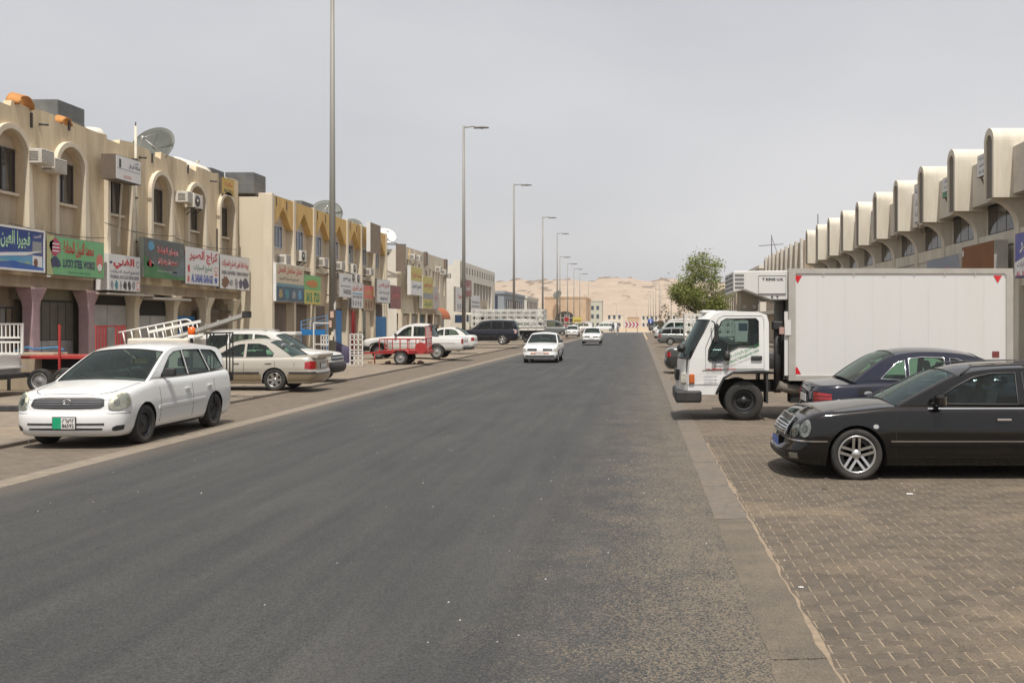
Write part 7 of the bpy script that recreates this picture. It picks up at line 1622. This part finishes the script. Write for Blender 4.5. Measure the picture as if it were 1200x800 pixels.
for k in range(4): MB().bar((0, -.12+k*.08, 0), (2.25, -.12+k*.08, .74), .05, .09).build('rail', M_GL2, ex)
for k in range(7): MB().bar((.3*k+.1, -.16, .1*k+.04), (.3*k+.1, .16, .1*k+.04), .05, .12).build('rung', M_GL2, ex)
MB().bar((2.22, -.15, .73), (2.30, -.15, .755), .06, .14).build('end_cap', M_RUB, ex); MB().box(2.2, 2.3, -.17, .17, .66, .82).build('hinge_block', M_RUB, ex)
# red flat trailer with tall red gate (far left)
Rt = thing('red_flat_trailer', 'red flat trailer with tall slatted gate standing before the arcade', 'trailer', (-14.7, 26.95, LOTZ), PI)
MB().box(0, 2.2, -1.55, 0, .92, 1.0).build('deck', M_RP, Rt); MB().box(.4, 1.7, -1.2, -.35, .60, .919).build('axle_box', M_UNDER, Rt)
for (y0, y1) in ((-.5, -.03), (-1.52, -1.05)):
    for k in range(4): MB().bar((.03, y0+k*(y1-y0)/3, 1.0), (.03, y0+k*(y1-y0)/3, 1.82), .07, .03).build('gate_slat', M_RP, Rt)
g = MB()
for z in (1.02, 1.8): g.bar((.05, -1.55, z), (.05, 0, z), .04)
g.build('gate_rail', M_RP, Rt); MB().bar((1.0, .02, .6), (1.0, .02, 1.85), .05).build('post', M_RP, Rt)
for x in (.8, 1.45): wheel(Rt, x, .12, .33, .2, 1, 'plain', 20)
MB().bar((2.2, -.2, .75), (2.75, -.2, .55), .06).build('drawbar', M_STEELG, Rt); MB().tube([(2.45, -.1, LOTZ), (2.45, -.1, .8)], .045, 8).build('jockey_wheel', M_STEELG, Rt)
pl = thing('board_pile', 'low pile of tan boards with a blue hose between white pickup and red trailer', 'pile', (-17.4, 28.2, LOTZ)); MB().box(-.6, 1.1, -.4, .4, 0, .5).build('lower_board', M_TANLO, pl, bevel=.02); MB().box(-.55, 1.0, -.38, .35, .5, 1.05).build('board', M_TANLO, pl, bevel=.02)
MB().tube([(-.3+.28*k, .1*math.sin(k*1.9), 1.09+.12*abs(math.sin(k*1.3))) for k in range(6)], .03, 6).build('blue_hose', mat('hose_blue', lin(.04, .16, .32), .6), pl)
# red box trailer near the double-cab pickup
Rb = thing('red_box_trailer', 'red railed box trailer with tall tail gate parked before the double-cab pickup', 'trailer', (-9.65, 45.35, LOTZ), PI)
MB().box(0, 2.35, -1.4, 0, .50, .62).build('deck', M_RP, Rb)
g = MB()
for y in (-1.4, 0):
    for z in (.62, 1.16): g.bar((.35, y, z), (2.2, y, z), .04)
    for x in (.35, .85, 1.25, 1.6, 1.95, 2.2): g.bar((x, y, .62), (x, y, 1.16), .035)
g.bar((2.2, -1.4, 1.16), (2.2, 0, 1.16), .04); g.build('side_rail', M_RP, Rb)
for k in range(6): MB().bar((.1, -.03-k*.26, .62), (.1, -.03-k*.26, 1.75), .05, .03).build('gate_slat', M_RP, Rb)
MB().bar((.1, 0, 1.75), (.1, -1.4, 1.75), .04).build('gate_rail', M_RP, Rb); MB().bar((.1, 0, 1.2), (.1, -1.4, 1.2), .04).build('gate_rail', M_RP, Rb)
MB().bar((2.3, -.7, .54), (3.1, -.7, .5), .08).build('drawbar', M_RP, Rb); MB().tube([(2.6, -.7, .0), (2.6, -.7, .52)], .03, 6).build('prop_stand', M_RP, Rb)
for sg, y in ((1, .12), (-1, -1.52)): wheel(Rb, 1.2, y, .31, .2, sg, 'plain', 22)
for y in (.0, -1.64): MB().prism([(.8, .5), (.86, .62), (1.0, .69), (1.4, .69), (1.54, .62), (1.6, .5), (1.55, .5), (1.5, .59), (1.38, .65), (1.02, .65), (.9, .59), (.85, .5)], 'y', y, y+.24).build('mudguard', M_RP, Rb)
MB().lathe([(.001, -.02), (.27, -.02), (.27, .02), (.001, .02)], 20, 'y', (.3, .04, .75), False).build('spare_cover', M_RP, Rb)
# white wire rack, chest, blue frame, covered motorcycle by the lamp post
wr = thing('wire_rack', 'white metal display rack standing on the forecourt right of the lamp post', 'rack', (-12.85, 44.2, LOTZ)); gm = gridgate(None, [(0, 0, 0), (.55, 0, 0), (.55, 0, 1.4), (0, 0, 1.4)], 3, 6, .045); gm.bar((0, 0, 0), (-.9, .3, 0), .05); gm.bar((0, 0, .1), (-.9, .4, .02), .05); gm.build('frame', M_WP, wr)
for k in range(4): MB().box(.02, .53, .02, .35, .2+k*.36, .24+k*.36).build('shelf', M_WP, wr)
wr2 = thing('wire_rack', 'white metal rack left of the lamp post in front of the shops', 'rack', (-14.6, 44.6, LOTZ)); gridgate(None, [(0, 0, 0), (.95, 0, 0), (.95, 0, 1.9), (0, 0, 1.9)], 1, 2, .05).build('frame', M_WP, wr2); gridgate(None, [(.3, .1, 0), (.65, .1, 0), (.65, .1, 1.35), (.3, .1, 1.35)], 3, 6, .04).build('panel', M_WP, wr2)
ce = thing('chest_freezer', 'long white chest standing outside the ochre building', 'chest', (-16.2, 44.6, LOTZ)); MB().box(-.9, .9, -.4, .4, 0, 1.35).build('body', mat('chest_grey', lin(.36, .33, .28), .7, var=.1), ce, bevel=.03); MB().box(-.93, .93, -.43, .43, 1.35, 1.5).build('lid', M_WP, ce, bevel=.03)
bl = thing('steel_staircase', 'blue painted steel stair rails outside the ochre building', 'staircase', (-14.9, 45.6, LOTZ)); f = MB()
for k in range(3): f.bar((-.6, 0, 1.62+k*.18), (.6, 0, 1.9+k*.18), .03)
f.bar((-.6, 0, 0), (-.6, 0, 2.0), .04); f.bar((.6, 0, 0), (.6, 0, 2.3), .04); f.build('rails', flat('bluepaint', (.08, .22, .42)), bl); MB().box(-.6, .5, -.05, .05, 1.35, 1.6).build('panel', M_BLUEP, bl)
mc = thing('covered_motorcycle', 'motorcycle under a dark purple cover beside the white display rack', 'motorcycle', (-14.0, 45.9, LOTZ)); rows = []
for i in range(11):
    u = i/10; h = .55+.5*math.sin(PI*u)**.7+.12*math.sin(7*u); w = .16+.2*math.sin(PI*u); rows.append([(-.75+1.5*u, w*math.cos(a)*(1.15-.3*math.sin(a)), .04+h*math.sin(a)+.02*math.sin(9*a+i)) for a in [PI*k/10 for k in range(11)]])
MB().grid(rows, True).build('cover', mat('purple_cover', lin(.035, .025, .06), .7, var=.2), mc)
for x in (-.5, .5): MB().lathe([(.2, -.05), (.29, -.05), (.29, .05), (.2, .05)], 18, 'y', (x, 0, .29)).build('tyre', M_TYRE, mc)
# sand and rubble round the pickup
rows = []
for i in range(30):
    for_row = []
    for j in range(16):
        x = -15+4.85*j/15; y = 46.5+11*i/29; e = math.sin(PI*i/29)*math.sin(PI*j/15); for_row.append((x, y, LOTZ-.02+.12*e**.5*(0.7+.6*MN.noise((x*.8, y*.8, 0)))))
    rows.append(for_row)
sm_ = stuff(MB().grid(rows, True).build('sand_heap', M_DRIFT)); sm_['label'] = 'spread of loose sand under the double-cab pickup'; sm_['category'] = 'sand'
random.seed(14)
for k in range(10):
    m_ = MB(); s_ = random.uniform(.06, .14); pts = [Vector((random.gauss(0, 1), random.gauss(0, 1), random.gauss(0, .6))).normalized()*s_*random.uniform(.7, 1.2) for q in range(14)]
    bm = bmesh.new(); [bm.verts.new(p) for p in pts]; bmesh.ops.convex_hull(bm, input=bm.verts); me = bpy.data.meshes.new('rubble'); bm.to_mesh(me); bm.free(); me.materials.append(mat('rubble', lin(.30, .2, .14), .9, var=.3))
    o = link('rubble_stone', me, None, loc=(random.uniform(-13.2, -9.4), random.uniform(45.9, 47.6), LOTZ+s_*.4)); tag(o, 'brownish rubble stone lying in front of the double-cab pickup', 'stone', 'rubble by the red trailer')
# ---------------------------------------------------------------- road signs
cv = thing('chevron_board', 'red and white chevron board facing down the street at the crossing', 'road sign', (-1.6, 211.5, .25))
MB().box(-1.55, 1.55, 0, .06, .85, 2.05).build('board', M_WHT, cv)
for k in range(4):
    x = -1.45+k*.75
    MB().add([(x, -.01, .9), (x+.34, -.01, .9), (x+.72, -.01, 1.45), (x+.34, -.01, 2.0), (x, -.01, 2.0), (x+.38, -.01, 1.45)], [(0, 1, 2, 5), (5, 2, 3, 4)]).build('chevron', flat('chevron_red', (.42, .02, .04)), cv, fix=False)
for x in (-1.2, 1.2): MB().tube([(x, .1, -.3), (x, .1, 2.0)], .05, 8).build('post', M_POLE, cv)
st = thing('stop_sign', 'red octagonal road sign with white rim on the left verge', 'road sign', (-8.9, 122, .1)); MB().tube([(0, 0, -.2), (0, 0, 3.0)], .04, 8).build('post', M_POLE, st)
def octo(r, y0, y1, z): return MB().prism([(r*math.cos(PI/8+PI/4*k), z+r*math.sin(PI/8+PI/4*k)) for k in range(8)], 'y', y0, y1)
octo(.38, -.06, -.04, 2.35).build('rim', M_WHT, st); octo(.34, -.064, -.061, 2.35).build('face', flat('stopred', (.3, .015, .015)), st)
bs = thing('blue_sign', 'round blue direction sign on a post at the right end of the street', 'road sign', (2.3, 200, .3)); MB().tube([(0, 0, -.3), (0, 0, 2.6)], .05, 8).build('post', M_POLE, bs); MB().lathe([(.001, -.07), (.6, -.07), (.6, -.04)], 20, 'y', (0, 0, 2.0)).build('disc', flat('signblue', (.02, .07, .3)), bs); MB().add([(-.1, -.08, 1.7), (.1, -.08, 1.7), (.1, -.08, 2.2), (-.1, -.08, 2.2)], [(0, 1, 2, 3)]).build('arrow', WHTI, bs, fix=False)
ys = thing('yellow_board', 'yellow shop board far on the left beyond the lamp posts', 'sign', (-12.2, 196, .3)); MB().box(-.9, .9, 0, .1, 1.8, 2.9).build('board', YEL, ys); MB().box(-.7, .7, -.011, -.001, 2.1, 2.3).build('stripe', BRN, ys); MB().tube([(0, .1, -.3), (0, .1, 1.9)], .06, 8).build('post', M_POLE, ys)
# ---------------------------------------------------------------- person crossing far off
def person(loc, label, shirt, rz=0):
    t = thing('person', label, 'person', loc, rz)
    V = [(0, 0, .95), (0, 0, 1.18), (0, 0, 1.42), (0, 0, 1.52), (0, 0, 1.60), (.01, 0, 1.72), (0, .19, 1.40), (.05, .25, 1.12), (.12, .24, .90), (.15, .24, .80), (0, -.19, 1.40), (-.06, -.25, 1.12), (-.08, -.24, .90), (-.08, -.24, .80), (0, .10, .90), (.12, .10, .50), (.16, .10, .09), (.26, .10, .03), (0, -.10, .90), (-.08, -.10, .50), (-.22, -.10, .10), (-.13, -.10, .03)]
    E_ = [(0, 1), (1, 2), (2, 3), (3, 4), (4, 5), (2, 6), (6, 7), (7, 8), (8, 9), (2, 10), (10, 11), (11, 12), (12, 13), (0, 14), (14, 15), (15, 16), (16, 17), (0, 18), (18, 19), (19, 20), (20, 21)]
    Rr = [.15, .15, .15, .06, .08, .10, .07, .05, .04, .035, .07, .05, .04, .035, .09, .065, .045, .04, .09, .065, .045, .04]
    me = bpy.data.meshes.new('figure'); me.from_pydata(V, E_, []); me.materials.append(shirt); o = link('figure', me, t)
    sk = o.modifiers.new('skin', 'SKIN'); o.modifiers.new('sub', 'SUBSURF').levels = 1
    for i, r_ in enumerate(Rr): me.skin_vertices[0].data[i].radius = (r_, r_*(.75 if i < 3 else 1))
    me.skin_vertices[0].data[0].use_root = True
    MB().lathe([(.001, 1.80), (.07, 1.79), (.105, 1.72), (.10, 1.64)], 12, 'z', (-.01, 0, 0)).build('hair', mat('hair', lin(.015, .012, .01), .8), t); return t
person((-2.75, 128, .2), 'person in pale clothes crossing the road behind the distant saloon', mat('cloth_pale', lin(.28, .27, .26), .9), .8)
person((-4.2, 160, .3), 'person in dark clothes crossing far off before the chevron board', mat('cloth_dark', lin(.05, .06, .08), .9), 2.4)
# ---------------------------------------------------------------- dusty air
hz = MB().box(-1200, 1200, -120, 1600, -1.2, 80).build('haze', None); stuff(hz); hz['label'] = 'thin dusty air over the street'; hz['category'] = 'haze'
hm = bpy.data.materials.new('haze'); hm.use_nodes = True; hn = hm.node_tree.nodes; hn.remove(hn['Principled BSDF']); pv = hn.new('ShaderNodeVolumePrincipled'); pv.inputs['Color'].default_value = (.93, .92, .92, 1); pv.inputs['Density'].default_value = .00022; pv.inputs['Anisotropy'].default_value = .3
hm.node_tree.links.new(pv.outputs[0], hn['Material Output'].inputs['Volume']); hz.data.materials.append(hm)
